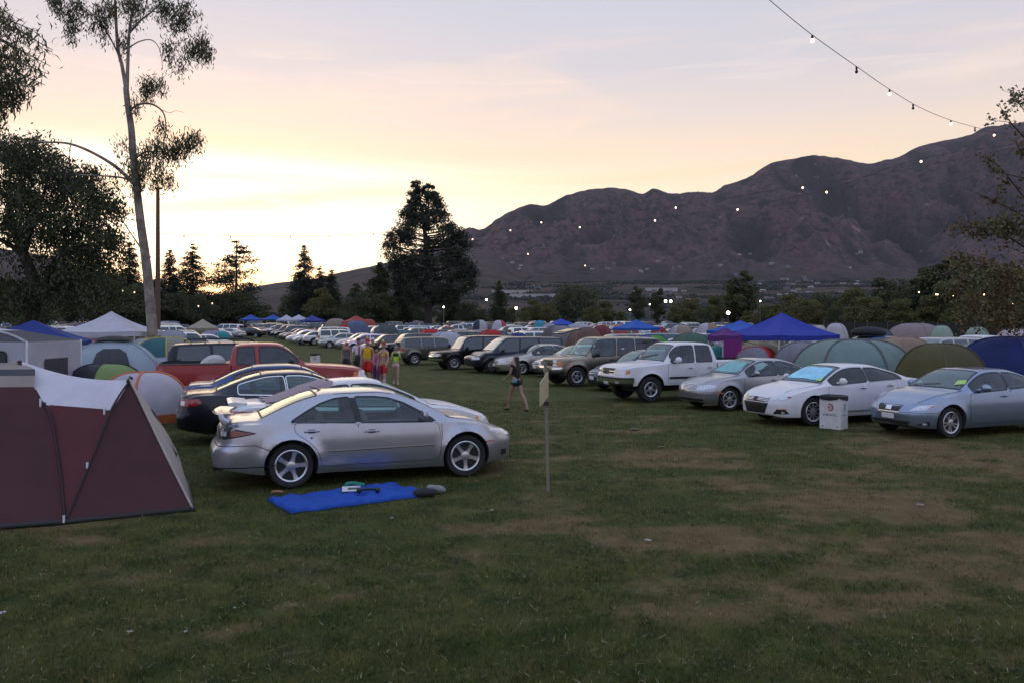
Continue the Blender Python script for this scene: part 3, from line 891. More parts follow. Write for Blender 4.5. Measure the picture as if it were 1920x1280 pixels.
def build_car(S, name, label, cat, col, paint=None, group=None, detail=2, dark_side=None):
    """S: shape table. detail 2 = see-through cabin and all small parts, 1 = fewer parts, 0 = far"""
    paint = paint or M_paint
    hx = S['L'] / 2
    root = thing(name, label, cat, group=group)
    bm = body_mesh(S); pj = Proj(bm, hx)
    body = finish(bm, 'body', [paint, M_dark], root, col)
    cuts = []
    c = bmesh.new()
    for ax in S['ax']:
        for sg in (1, -1):
            mtx = Matrix.Translation((ax, sg * (.46 + .6), S['r'] + .01)) @ Matrix.Rotation(math.pi / 2, 4, 'X')
            bmesh.ops.create_cone(c, cap_ends=True, segments=40, radius1=S['ra'], radius2=S['ra'], depth=1.2, matrix=mtx)
    cuts.append(c)
    if 'bed' in S:
        x0, x1, zf, wb = S['bed']
        c = bmesh.new(); add_box(c, ((x0 + x1) / 2, 0, zf + 1), (x1 - x0, 2 * wb, 2)); cuts.append(c)
    wins = S['windows']
    top = pchip(S['top']); rail = pchip(S['rail'])
    def glass_outline(x0, x1, m, flare=0.):
        k = 7; P = []
        for i in range(k): x = x0 + (x1 - x0) * i / (k - 1); P.append((x, rail(x) - m))
        return P + [(x, -y) for x, y in reversed(P)]
    screens = []
    if 'wind' in S: screens.append(('windscreen', glass_outline(*S['wind'], S.get('wm', .06))))
    if 'rearw' in S: screens.append(('rear_window', glass_outline(*S['rearw'], S.get('rm', .08))))
    if detail == 2:
        c = bmesh.new(); extrude_prism(c, S['cavity'], 'side', -.56, .56); cuts.append(c)
        for wn in wins:
            c = bmesh.new(); extrude_prism(c, wn['poly'], 'side', -1.3, 1.3); cuts.append(c)
        for nm, poly in screens:
            c = bmesh.new(); extrude_prism(c, poly, 'top', S.get('zcut', .85), 2.6); cuts.append(c)
    boolean_cut(body, cuts)
    gl = M_glass if detail == 2 else M_dglass
    # ---- glazing
    for nm, poly in screens:
        b = pj.patch(poly, 'top', .004 if detail < 2 else .0)
        b2 = b
        finish(b2, nm, S.get('wmat') or (M_wglass if detail == 2 else M_fglass), root)
        if detail >= 1:
            b = bmesh.new(); pj.ribbon(list(offset_poly(poly, .012)) + [offset_poly(poly, .012)[0]], 'top', .03, .005, 1, b)
            finish(b, 'window_seal', M_black, root)
    for wn in wins:
        for sg in (1, -1):
            m = M_tint if wn.get('tint') and detail == 2 else gl
            o = finish(pj.patch(wn['poly'], 'side', .0 if detail == 2 else .004, sg), 'side_window', m, root)
            if detail >= 1 and wn.get('frame', True):
                b = bmesh.new(); pl = offset_poly(wn['poly'], .012); pj.ribbon(pl + [pl[0]], 'side', .016 if wn.get('fmat') else .026, .0035, sg, b)
                finish(b, 'frame', wn.get('fmat', M_black), o)
    # ---- pillars between windows
    for poly in S.get('pillars', []):
        for sg in (1, -1): finish(pj.patch(poly, 'side', .0042, sg), 'pillar_trim', M_black, root)
    # ---- doors
    if detail >= 1:
        for d in S.get('doors', []):
            for sg in (1, -1):
                poly = rnd_poly(d['poly'], .07)
                g = finish(pj.patch(offset_poly(poly, .007), 'side', .0015, sg), 'door_gap', M_seam, root)
                dr = finish(pj.patch(poly, 'side', .0035, sg), 'door', paint, root, col)
                hxx, hz = d['handle']
                h = pj.hit('side', hxx, hz, sg)
                if h:
                    b = bmesh.new(); n = h[1] * (1 if h[1].dot(h[2]) > 0 else -1)
                    add_tube(b, catmull([h[0] + Vector((-.1, 0, 0)) + n * .004, h[0] + Vector((-.07, 0, .004)) + n * .035, h[0] + Vector((.07, 0, .004)) + n * .035, h[0] + Vector((.1, 0, 0)) + n * .004], 4), .014, 8)
                    finish(b, 'handle', M_black if S.get('hblack') else paint, dr, col)
                    finish(pj.patch(rnd_poly([(hxx - .06, hz - .025), (hxx + .06, hz - .025), (hxx + .06, hz + .03), (hxx - .06, hz + .03)], .03), 'side', .0045, sg), 'handle_recess', M_black, dr)
    # ---- marked features
    for ft in S.get('features', []):
        nm, mode, geo, mat, off, both = ft[:6]
        lv = ft[6] if len(ft) > 6 else 0
        if detail < lv: continue
        for sg in ((1, -1) if both else (1,)):
            w = None
            if isinstance(geo, tuple) and geo and geo[0] == 'strip': b = pj.ribbon(geo[1], mode, geo[2], off, sg)
            else: b = pj.patch(geo, mode, off, sg)
            if len(b.faces) == 0: b.free(); continue
            mm = paint if mat == 'paint' else mat
            finish(b, nm, mm, root, col if mat == 'paint' else None)
    # ---- mirrors
    if 'mirror' in S:
        mx, mz, ms = S['mirror']
        for sg in (1, -1):
            h = pj.hit('side', mx, mz, sg)
            if not h: continue
            b = bmesh.new(); y = abs(h[0].y)
            bmesh.ops.create_uvsphere(b, u_segments=14, v_segments=10, radius=1)
            for v in b.verts:
                v.co = Vector((v.co.x * .075 * ms - .03 * (abs(v.co.y)), v.co.y * .12 * ms, v.co.z * .085 * ms))
                if v.co.x < -.03 * ms: v.co.x = -.03 * ms
                v.co += Vector((mx, sg * (y + .15 * ms), mz + .04))
            add_tube(b, [(mx + .02, sg * (y - .03), mz - .02), (mx, sg * (y + .1), mz + .01)], [.035, .028], 8)
            finish(b, 'mirror', M_black if S.get('mblack') else paint, root, col)
    add_wheels(root, S)
    if detail == 2 and S.get('seats', True):
        zs = S.get('zseat', .55)
        for sx in S.get('seatx', (.0, -.6)):
            for sy in (.36, -.36):
                b = bmesh.new()
                add_box(b, (sx + .12, sy, zs - .05), (.5, .48, .16), bev=.05)
                add_box(b, (sx - .16, sy, zs + .27), (.16, .46, .62), Matrix.Rotation(-.28, 4, 'Y'), bev=.06)
                add_box(b, (sx - .3, sy, zs + .60), (.1, .26, .16), Matrix.Rotation(-.2, 4, 'Y'), bev=.04)
                finish(b, 'seat', M_seat, root)
        b = bmesh.new(); xw = S.get('swx', .55)
        tor = [(xw + .06 * math.sin(a), .36 + .18 * math.cos(a), zs + .32 + .17 * math.sin(a)) for a in np.linspace(0, 2 * math.pi, 21)]
        add_tube(b, tor, .016, 6, cap=False); add_tube(b, [(xw, .36, zs + .32), (xw + .25, .36, zs + .25)], .03, 6)
        finish(b, 'steering_wheel', M_black, root)
    # ---- door sill & chassis shadow pan
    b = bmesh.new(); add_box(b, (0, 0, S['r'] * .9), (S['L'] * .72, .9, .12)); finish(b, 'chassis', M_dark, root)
    return root, pj

def place_wheel(root, S, px, py, axle, sg, hd):
    """stand the car so that the tyre of one axle touches the ground where the photo shows it"""
    Y = CAMH * FPX / (py - HOR); P = at(px, Y, 0)
    f = Vector((math.cos(R(hd)), math.sin(R(hd)), 0)); l = Vector((-f.y, f.x, 0))
    c = P - f * S['ax'][axle] - l * sg * S['ty']
    root.location = (c.x, c.y, gz(c.x, c.y)); root.rotation_euler = (0, 0, R(hd))
    return root

def P2(*a): return list(a)

def sedan_spec(L=4.75, W=1.78, H=1.44, ax=(1.415, -1.26), r=.325, hood=.98, trunk=1.04, roofx=(.35, -.62), cowl=1.2, deck=-1.72, nose_z=.66, belt=(.90, .955), **kw):
    hx = L / 2; w = W / 2
    wc, dk = cowl, deck
    t = [(-hx, trunk - .1), (-hx + .1, trunk - .03), (-hx + .35, trunk - .005), (dk, trunk), (dk + .07, trunk + .03)]
    t += [(roofx[1] - .22, H - .075), (roofx[1] + .1, H - .012), ((roofx[0] + roofx[1]) / 2 + .2, H), (roofx[0], H - .03), (roofx[0] + .2, H - .095)]
    t += [(wc - .08, hood + .045), (wc, hood + .0), (wc + .4, hood - .055), (hx - .35, nose_z + .12), (hx - .1, nose_z + .04), (hx, nose_z - .02)]
    b = [(-hx, trunk - .16), (-hx + .35, trunk - .06), (dk, trunk - .05), (dk + .6, belt[1] + .01), (-.6, belt[1] - .012), (.5, belt[0] + .005), (wc - .1, belt[0] - .01), (wc + .4, hood - .12), (hx - .35, nose_z + .04), (hx, nose_z - .06)]
    rl = [(-hx, w * .72), (dk, w * .76), (dk + .25, w * .70), (roofx[1], w * .63), (roofx[0], w * .64), (wc, w * .80), (wc + .5, w * .82), (hx - .3, w * .74), (hx, w * .5)]
    cr = [(-hx, .04), (dk - .05, .03), (dk + .1, .04), (roofx[1], .07), (roofx[0], .07), (wc - .1, .035), (wc, .03), (wc + .5, .05), (hx, .04)]
    pl = [(-hx, w * .70), (-hx + .06, w * .80), (-hx + .25, w * .92), (-hx + .7, w * .985), (-hx + 1.3, w), (hx - 1.3, w), (hx - .8, w * .975), (hx - .4, w * .90), (hx - .15, w * .74), (hx - .04, w * .60), (hx, w * .48)]
    sd = [(.15, .90), (.22, .95), (.34, .985), (.52, 1.0), (.68, .998), (.80, .985), (.92, .965), (1.05, .93), (1.2, .9)]
    bo = [(-hx, .34), (-hx + .3, .27), (ax[1] - .5, .22), (ax[1] + .5, .19), (ax[0] - .5, .18), (ax[0] + .5, .2), (hx - .2, .2), (hx, .26)]
    ns = [(.15, -.10), (.3, -.01), (.5, 0), (.58, -.02), (.7, -.09), (.9, -.2)]
    tl = [(.2, -.08), (.38, 0), (.6, 0), (.66, -.05), (.95, -.085), (1.1, -.10)]
    S = dict(L=L, top=t, belt=b, rail=rl, crown=cr, plan=pl, side=sd, bot=bo, nose=ns, tail=tl, ax=ax, r=r, ra=r + .055, ty=w - .135, tw=.2)
    bz = belt
    # glasshouse outlines
    S['wind'] = (roofx[0] + .08, wc - .05); S['rearw'] = (dk + .1, roofx[1] - .08)
    S['cavity'] = [(dk + .45, .42), (wc - .35, .42), (wc - .12, hood - .06), (roofx[0] + .1, H - .12), (roofx[1] - .0, H - .12), (dk + .25, trunk - .04)]
    S['zcut'] = .9
    S['seatx'] = (.05, -.60); S['zseat'] = .50
    S.update(kw)
    return S
def auto_windows(S, cuts, gap=.035, lift=.03, drop=.03, tint=(), ends=None, frame=True, fmat=None):
    """side glass between the x positions in cuts (front to rear), following roof rail and belt"""
    top = pchip(S['top']); crown = pchip(S['crown']); belt = pchip(S['belt'])
    out = []
    for i in range(len(cuts) - 1):
        x1, x0 = cuts[i] - (gap if i > 0 else 0), cuts[i + 1] + (gap if i < len(cuts) - 2 else 0)
        lean = S.get('lean', [0] * len(cuts))
        lo, up = [], []
        k = 9
        for j in range(k):
            t = j / (k - 1)
            xb = x0 + (x1 - x0) * t
            lo.append((xb, belt(xb) + lift))
            sh = lean[i + 1] * (1 - t) + lean[i] * t
            xu = xb + sh
            zu = top(xu) - crown(xu) - drop
            up.append((xu, zu))
        up = [p for p in up if p[1] > belt(p[0]) + lift + .012]
        poly = rnd_poly(lo + up[::-1], S.get('wround', .04), 3)
        w = dict(poly=poly, frame=frame)
        if fmat: w['fmat'] = fmat
        if i in tint: w['tint'] = True
        out.append(w)
    S['windows'] = out
    return S

def doors_for(S, cuts, zlo=.30, handles=True):
    """door outlines under the belt between x cuts; rear edge keeps clear of the wheel arch"""
    belt = pchip(S['belt']); out = []
    for i in range(len(cuts) - 1):
        x1, x0 = cuts[i], cuts[i + 1]
        ax = S['ax'][1]; ra = S['ra'] + .05; zc = S['r']
        poly = [(x1, zlo), (x1 + .03, (zlo + belt(x1)) / 2), (x1 - .01, belt(x1) - .005)]
        n = 5
        for j in range(n + 1):
            z = belt(x0) - .005 + (zlo - belt(x0) + .005) * j / n
            x = x0
            d = ra * ra - (z - zc) ** 2
            if d > 0 and x0 < ax + ra: x = max(x0, ax + math.sqrt(d))
            poly.append((x, z))
        zh = belt(x0) - S.get('hdrop', .13)
        out.append(dict(poly=poly, handle=(x0 + .2 if x0 > ax + .2 else x0 + .24, zh)))
    S['doors'] = out
    return S

def mir(f): return [(-a, b) for a, b in reversed(f)]
def rect(u0, u1, v0, v1, r=.0, n=3):
    p = [(u0, v0), (u1, v0), (u1, v1), (u0, v1)]
    return p
def fl(name, mode, geo, mat, off=.006, both=False, lv=0): return (name, mode, geo, mat, off, both, lv)
def strip(pts, w): return ('strip', pts, w)

def tail_features(zc, h, p0=30, p1=60, plate=.72, white=True):
    f = [fl('tail_light', 'rear', [(p0, zc - h), (p1 - 6, zc - h * .8), (p1, zc), (p1 - 4, zc + h), (p0, zc + h * .9)], M_red, .006, True)]
    if white: f.append(fl('reverse_light', 'rear', rect(p0 + 2, p0 + 12, zc - h * .7, zc + h * .4), M_lens, .009, True))
    f.append(fl('rear_plate', 'rear', rect(-10, 10, plate - .08, plate + .07), M_plate, .008))
    f.append(fl('rear_bumper_line', 'rear', strip([(-66, zc - h - .08), (-30, zc - h - .13), (30, zc - h - .13), (66, zc - h - .08)], .012), M_seam, .003, False, 1))
    return f

# --- silver sedan in front (with boot spoiler)
def spec_hero():
    S = sedan_spec(L=4.66, W=1.78, H=1.385, ax=(1.425, -1.25), r=.33, hood=.965, trunk=1.0, roofx=(.33, -.78), cowl=1.18, deck=-1.74, nose_z=.67, belt=(.89, .945), rim='five', rr=.24, tw=.215, steer=-4)
    S['windows'] = [dict(poly=rnd_poly([(-.215, .935), (.9, .915), (.72, 1.03), (.46, 1.17), (.22, 1.25), (0, 1.275), (-.28, 1.28)], .03, 3)),
                    dict(poly=rnd_poly([(-1.24, .965), (-.31, .942), (-.385, 1.28), (-.6, 1.26), (-.8, 1.20), (-1.02, 1.09)], .03, 3))]
    S['pillars'] = [[(-.305, .938), (-.372, 1.28), (-.287, 1.283), (-.218, .935)], [(-1.065, .96), (-1.04, .96), (-1.0, 1.10), (-1.015, 1.093)], [(.72, .915), (.95, .905), (.74, 1.03)]]
    doors_for(S, [.98, -.27, -1.2], zlo=.315)
    S['mirror'] = (.72, .97, .95); S['flare'] = .036
    S['tail'] = [(.2, -.10), (.36, -.01), (.54, 0), (.60, -.02), (.665, -.10), (.95, -.125), (1.1, -.13)]
    S['wm'] = .075
    S['features'] = [
        fl('tail_light_housing', 'rear', [(27, .75), (42, .742), (66, .82), (67, .835), (45, .915), (27, .905)], M_black, .005, True),
        fl('tail_light', 'rear', [(46, .775), (64, .825), (64, .832), (47, .885)], noisy('dark_tail_lens', (.16, .008, .010), rough=.15, var=.3, scale=25, coat=1.), .008, True),
        fl('reverse_light', 'rear', rnd_poly([(36, .79), (43, .79), (43, .86), (36, .86)], 3, 3), M_lens, .009, True),
        fl('signal_light', 'rear', rnd_poly([(29, .80), (34, .80), (34, .86), (29, .86)], 3, 3), M_lens, .009, True),
        fl('bumper_line', 'rear', strip([(-82, .56), (-66, .66), (-30, .64), (30, .64), (66, .66), (82, .56)], .010), M_seam, .003),
        fl('lower_bumper_line', 'rear', strip([(-84, .36), (-60, .34), (60, .34), (84, .36)], .014), M_seam, .003),
        fl('rear_plate', 'rear', rect(-10, 10, .74, .88), M_plate, .008),
        fl('headlight', 'front', [(30, .60), (48, .63), (63, .72), (61, .745), (45, .715), (30, .67)], M_lens, .006, True),
        fl('side_marker', 'front', rect(57, 67, .535, .56), M_red, .007, True),
        fl('grille', 'front', [(-18, .52), (18, .52), (20, .62), (-20, .62)], M_black, .006),
        fl('lower_intake', 'front', [(-30, .28), (30, .28), (32, .40), (-32, .40)], M_black, .006),
        fl('fog_lamp', 'front', rect(40, 48, .30, .39), M_black, .006, True),
        fl('side_moulding', 'side', strip([(-.72, .535), (.9, .55)], .022), M_alloy, .009, True),
        fl('moulding_shadow', 'side', strip([(-.72, .518), (.9, .533)], .010), M_seam, .006, True),
        fl('bonnet_gap', 'top', strip([(1.12, .70), (1.6, .70), (2.1, .6)], .012), M_seam, .003, True),
        fl('boot_gap', 'top', strip([(-1.76, .60), (-2.1, .62), (-2.26, .60)], .012), M_seam, .003, True),
        fl('wiper', 'top', strip([(1.12, .5), (1.0, -.1)], .03), M_black, .012),
        fl('roof_seam', 'top', strip([(-.6, .52), (.3, .53)], .012), M_black, .003, True),
        fl('fuel_flap', 'side', strip([(-1.48, .80), (-1.66, .80), (-1.66, .94), (-1.48, .94), (-1.48, .80)], .007), M_seam, .003, False),
        fl('front_wing_gap', 'side', strip([(1.02, .86), (1.03, .62)], .008), M_seam, .003, True),
        fl('sill_trim', 'side', strip([(-.78, .275), (.92, .275)], .035), 'paint', .016, True),
        fl('permit_card', 'top', [(.98, -.45), (.92, -.45), (.92, -.58), (.98, -.58)], noisy('green_card', (.38, .62, .16), var=.1), .012),
    ]
    return S

def spec_sport():        # silver blue sedan at the right edge
    S = sedan_spec(L=4.58, W=1.80, H=1.43, ax=(1.46, -1.27), r=.33, hood=1.0, trunk=1.08, roofx=(.22, -.68), cowl=1.05, deck=-1.6, nose_z=.70, belt=(.93, 1.0), rim='cross', rr=.235, lean=[0, -.06, -.08, 0])
    auto_windows(S, [.78, -.28, -1.06, -1.32], gap=.03)
    doors_for(S, [.92, -.29, -1.15]); S['mirror'] = (.58, 1.0, 1.0)
    S['features'] = tail_features(.86, .07) + [
        fl('grille', 'front', [(-15, .545), (15, .545), (20, .68), (-20, .68)], M_black, .007),
        fl('grille_surround', 'front', strip([(-20.5, .685), (-15.5, .54), (15.5, .54), (20.5, .685)], .014), M_chrome, .009),
        fl('emblem', 'front', rnd_poly([(-4.5, .575), (4.5, .575), (4.5, .655), (-4.5, .655)], .04, 4), M_chrome, .012),
        fl('headlight', 'front', [(27, .575), (44, .60), (58, .70), (54, .715), (38, .685)], M_lens, .006, True),
        fl('headlight_amber', 'front', [(48, .63), (57, .695), (53, .70)], M_amber, .008, True),
        fl('front_plate', 'front', rect(-9.5, 9.5, .385, .51), M_plate, .014),
        fl('plate_frame', 'front', strip([(-9.5, .385), (9.5, .385), (9.5, .51), (-9.5, .51), (-9.5, .385)], .012), M_black, .018),
        fl('lower_intake', 'front', [(-25, .255), (25, .255), (30, .355), (-30, .355)], M_black, .006),
        fl('fog_recess', 'front', [(36, .29), (50, .27), (50, .37)], M_black, .006, True),
        fl('fog_lamp', 'front', rect(42, 47, .29, .33), M_lens, .009, True),
        fl('bumper_line', 'front', strip([(-60, .545), (-30, .54), (30, .54), (60, .545)], .008), M_seam, .003),
        fl('bonnet_gap', 'top', strip([(1.0, .72), (1.5, .68), (2.05, .52)], .012), M_seam, .003, True),
        fl('sill_trim', 'side', strip([(-.8, .25), (.98, .25)], .04), 'paint', .014, True),
        fl('roof_glass', 'top', [(-.1, -.4), (.12, -.4), (.12, .4), (-.1, .4)], M_dglass, .004),
        fl('permit_card', 'top', [(.82, .66), (.68, .60), (.74, .42), (.90, .45)], MATS['green_card'], .012),
        fl('wiper', 'top', strip([(.98, -.55), (.88, .1)], .025), M_black, .012),
    ]
    S['wmat'] = M_wglass
    return S

def spec_fastback():     # white four-door with sunshade
    S = sedan_spec(L=4.80, W=1.855, H=1.42, ax=(1.42, -1.29), r=.335, hood=.98, trunk=1.06, roofx=(.25, -.75), cowl=1.1, deck=-1.85, nose_z=.70, belt=(.94, 1.02), rim='ten', rr=.235, lean=[0, -.05, 0])
    auto_windows(S, [.86, -.28, -1.42], gap=.03, tint=(0, 1))
    doors_for(S, [.98, -.28, -1.2]); S['mirror'] = (.64, 1.0, 1.0)
    M_shade = noisy('reflective_sunshade', (.26, .62, .78), rough=.35, metal=.3, var=.25, scale=5)
    S['features'] = tail_features(.88, .08) + [
        fl('grille', 'front', [(-24, .575), (-14, .56), (14, .56), (24, .575), (26, .67), (-26, .67)], M_black, .006),
        fl('grille_bar', 'front', strip([(-25, .655), (25, .655)], .016), M_chrome, .01),
        fl('grille_bar', 'front', strip([(-24.5, .625), (24.5, .625)], .014), M_chrome, .01),
        fl('grille_bar', 'front', strip([(-24, .595), (24, .595)], .014), M_chrome, .01),
        fl('emblem', 'front', rnd_poly([(-4, .565), (4, .565), (4, .665), (-4, .665)], .06, 4), M_black, .014),
        fl('headlight', 'front', [(28, .60), (46, .62), (57, .69), (54, .715), (40, .70), (29, .67)], M_lens, .006, True),
        fl('headlight_amber', 'front', [(51, .66), (56, .69), (53, .71), (49, .70)], M_red, .008, True),
        fl('lower_intake', 'front', [(-19, .29), (19, .29), (25, .54), (-25, .54)], M_black, .006),
        fl('fog_recess', 'front', [(31, .29), (52, .30), (47, .40), (36, .395)], M_black, .006, True),
        fl('fog_lamp', 'front', rect(42, 46, .31, .35), M_lens, .01, True),
        fl('marker_strip', 'front', strip([(36, .405), (48, .41)], .016), M_amber, .009, True),
        fl('bonnet_gap', 'top', strip([(1.0, .74), (1.5, .70), (2.0, .58)], .012), M_seam, .003, True),
        fl('waist_line', 'side', strip([(-1.9, .86), (-.5, .80), (1.0, .76)], .010), M_seam, .002, True),
        fl('chrome_sill', 'side', strip([(-.9, .33), (.95, .31)], .022), M_alloy, .010, True),
        fl('sunshade', 'top', rnd_poly([(.96, -.60), (.98, -.3), (.95, 0), (.98, .3), (.96, .60), (.45, .50), (.43, .2), (.47, .0), (.43, -.2), (.45, -.50)], .05, 2), M_shade, .009),
        fl('permit_card', 'top', [(.99, .64), (.88, .60), (.90, .47), (1.0, .50)], MATS['green_card'], .014),
    ]
    return S

def spec_compact():      # silver sedan with upright chrome grille
    S = sedan_spec(L=4.53, W=1.73, H=1.43, ax=(1.42, -1.30), r=.32, hood=.99, trunk=1.05, roofx=(.25, -.62), cowl=1.08, deck=-1.6, nose_z=.74, belt=(.92, .97), rim='seven', rr=.23, lean=[0, -.05, 0])
    auto_windows(S, [.8, -.25, -1.2], gap=.03)
    doors_for(S, [.94, -.25, -1.15]); S['mirror'] = (.60, .99, .95)
    S['features'] = tail_features(.85, .09) + [
        fl('grille_surround', 'front', rnd_poly([(-16, .55), (16, .55), (19, .73), (-19, .73)], .3, 2), M_chrome, .006),
        fl('grille', 'front', [(-14, .565), (14, .565), (16.5, .715), (-16.5, .715)], MATS['tent_netting'], .009),
        fl('grille_bar', 'front', strip([(-16, .69), (16, .69)], .018), M_chrome, .012),
        fl('grille_bar', 'front', strip([(-15.5, .655), (15.5, .655)], .018), M_chrome, .012),
        fl('grille_bar', 'front', strip([(-15, .62), (15, .62)], .018), M_chrome, .012),
        fl('grille_bar', 'front', strip([(-14.5, .585), (14.5, .585)], .018), M_chrome, .012),
        fl('headlight', 'front', [(24, .585), (34, .575), (42, .62), (56, .655), (55, .73), (42, .735), (33, .70), (25, .70)], M_lens, .006, True),
        fl('side_marker', 'front', rect(56, 68, .49, .52), M_amber, .008, True),
        fl('lower_intake', 'front', [(-36, .28), (36, .28), (34, .345), (-34, .345)], M_black, .006),
        fl('bumper_strip', 'front', strip([(-38, .36), (38, .36)], .02), M_alloy, .010),
        fl('bumper_line', 'front', strip([(-60, .54), (-22, .53), (22, .53), (60, .54)], .008), M_seam, .003),
        fl('bonnet_gap', 'top', strip([(1.0, .70), (1.5, .66), (2.0, .48)], .012), M_seam, .003, True),
        fl('sunshade', 'top', [(.98, -.55), (.98, .50), (.50, .42), (.46, -.44)], noisy('green_sunshade', (.16, .40, .40), rough=.5, var=.2), .007),
    ]
    return S

def spec_sedan(chrome=False, **kw):      # plain saloon
    d = dict(L=4.75, W=1.78, H=1.44, ax=(1.40, -1.30), r=.315, rim='six', rr=.21, lean=[0, -.05, 0], hood=.98, trunk=1.05, roofx=(.28, -.66), cowl=1.12, deck=-1.66, nose_z=.70, belt=(.91, .965))
    d.update(kw); S = sedan_spec(**d)
    c, xr = S['windows_cuts'] if 'windows_cuts' in S else ([.84, -.26, -1.22], -1.15)
    auto_windows(S, c, gap=.03, fmat=M_chrome if chrome else None)
    doors_for(S, [c[0] + .13, c[1], xr]); S['mirror'] = (c[0] - .22, .98, .95)
    S['features'] = tail_features(.86, .075) + [
        fl('grille', 'front', [(-17, .58), (17, .58), (19, .67), (-19, .67)], M_black, .006),
        fl('grille_bar', 'front', strip([(-17, .625), (17, .625)], .014), M_chrome, .009),
        fl('headlight', 'front', [(23, .575), (40, .59), (56, .64), (54, .71), (38, .695), (24, .675)], M_lens, .006, True),
        fl('headlight_amber', 'front', [(49, .62), (55, .645), (53, .70), (49, .69)], M_amber, .008, True),
        fl('lower_intake', 'front', [(-30, .28), (30, .28), (32, .38), (-32, .38)], M_black, .006),
        fl('front_plate', 'front', rect(-9.5, 9.5, .41, .53), M_plate, .010),
        fl('bumper_strip', 'front', strip([(-62, .47), (-12, .46)], .016), M_amber if kw.get('L') == 4.95 else M_seam, .005),
        fl('bonnet_gap', 'top', strip([(1.05, .72), (1.6, .68), (2.1, .52)], .012), M_seam, .003, True),
        fl('side_moulding', 'side', strip([(-.8, .50), (.95, .50)], .03), 'paint', .012, True),
    ]
    return S

def suv_spec(L=5.05, W=1.95, H=1.9, ax=(1.55, -1.45), r=.39, hood=1.13, nose_z=1.02, cowl=1.15, roofx=(.55, -2.2), belt=(1.13, 1.17), zb=.42, tailz=1.62, **kw):
    hx = L / 2; w = W / 2
    t = [(-hx, H - .24), (-hx + .05, H - .12), (-hx + .14, H - .055), (roofx[1] + .3, H - .03), (-.6, H), (roofx[0] - .2, H - .012), (roofx[0], H - .05), (roofx[0] + .12, H - .12), (cowl - .06, hood + .05), (cowl, hood + .0), (cowl + .4, hood - .035), (hx - .3, nose_z + .03), (hx - .07, nose_z), (hx, nose_z - .05)]
    b = [(-hx, belt[1] - .01), (-1.0, belt[1]), (.5, belt[0]), (cowl - .1, belt[0] - .02), (cowl + .4, hood - .10), (hx - .25, nose_z - .06), (hx, nose_z - .10)]
    rl = [(-hx, w * .74), (-hx + .2, w * .78), (roofx[0], w * .76), (cowl, w * .86), (cowl + .5, w * .88), (hx - .25, w * .84), (hx, w * .7)]
    cr = [(-hx, .05), (-hx + .3, .07), (roofx[0], .08), (cowl - .1, .035), (cowl, .03), (cowl + .5, .05), (hx, .05)]
    pl = [(-hx, w * .84), (-hx + .05, w * .92), (-hx + .2, w * .975), (-hx + .8, w), (hx - 1.2, w), (hx - .6, w * .97), (hx - .25, w * .92), (hx - .06, w * .82), (hx, w * .72)]
    sd = [(zb - .1, .90), (zb + .02, .95), (zb + .18, .985), (.85, 1.0), (1.0, .995), (1.15, .975), (1.4, .95)]
    bo = [(-hx, zb + .1), (-hx + .4, zb), (hx - .3, zb), (hx, zb + .06)]
    ns = [(zb, -.06), (zb + .12, 0), (.7, 0), (.78, -.05), (nose_z, -.08), (1.3, -.1)]
    tl = [(zb, -.05), (zb + .12, 0), (.75, 0), (.8, -.06), (1.2, -.08), (H, -.16)]
    S = dict(L=L, top=t, belt=b, rail=rl, crown=cr, plan=pl, side=sd, bot=bo, nose=ns, tail=tl, ax=ax, r=r, ra=r + .075, ty=w - .15, tw=.25, flare=.03, rim='five', rr=r * .58)
    S['wind'] = (roofx[0] + .06, cowl - .05)
    S['cavity'] = [(-hx + .35, .75), (cowl - .3, .75), (cowl - .12, hood - .08), (roofx[0] + .05, H - .15), (-hx + .3, H - .15)]
    S['zcut'] = 1.0; S['zseat'] = .82; S['seatx'] = (.2, -.75); S['hdrop'] = .15; S['swx'] = .75; S['wround'] = .05
    S.update(kw)
    return S

def spec_big_suv(**kw):   # tan full-size SUV
    d = dict(L=4.88, ax=(1.575, -1.40), W=1.98, H=1.91, lean=[0, -.10, -.04, .02], hood=1.17, nose_z=1.08); d.update(kw)
    S = suv_spec(**d)
    auto_windows(S, [.92, -.15, -1.02, -2.28], gap=.05, tint=(1, 2))
    doors_for(S, [1.02, -.14, -1.1], zlo=.5); S['mirror'] = (.78, 1.2, 1.15); S['mblack'] = True; S['hblack'] = True
    S['features'] = [
        fl('grille', 'front', rect(-27, 27, .80, 1.02), M_black, .006),
        fl('grille_bar', 'front', rect(-27, 27, .885, .935), M_chrome, .014),
        fl('headlight', 'front', rect(28, 41, .92, 1.02), M_lens, .008, True),
        fl('parking_lamp', 'front', rect(28, 41, .80, .88), M_lens, .008, True),
        fl('side_marker', 'front', rect(42, 50, .80, 1.0), M_amber, .008, True),
        fl('bumper', 'front', [(-56, .60), (56, .60), (56, .74), (-56, .74)], M_chrome, .02),
        fl('lower_bumper', 'front', [(-56, .46), (56, .46), (56, .595), (-56, .595)], M_black, .015),
        fl('front_plate', 'front', rect(-9, 9, .55, .67), M_plate, .03),
        fl('tail_light', 'rear', rect(38, 47, .85, 1.35), M_red, .006, True),
        fl('rear_glass', 'rear', rect(-32, 32, 1.22, 1.62), M_dglass, .006),
        fl('side_moulding', 'side', strip([(-1.0, .72), (1.0, .72)], .06), M_black, .012, True),
        fl('rocker_panel', 'side', strip([(-1.0, .48), (1.05, .48)], .07), M_black, .004, True),
        fl('bonnet_gap', 'top', strip([(1.1, .84), (1.7, .82), (2.35, .74)], .012), M_seam, .003, True),
        fl('sticker', 'side', rect(-.52, -.40, 1.42, 1.46), M_plate, .008, False),
    ]
    return S

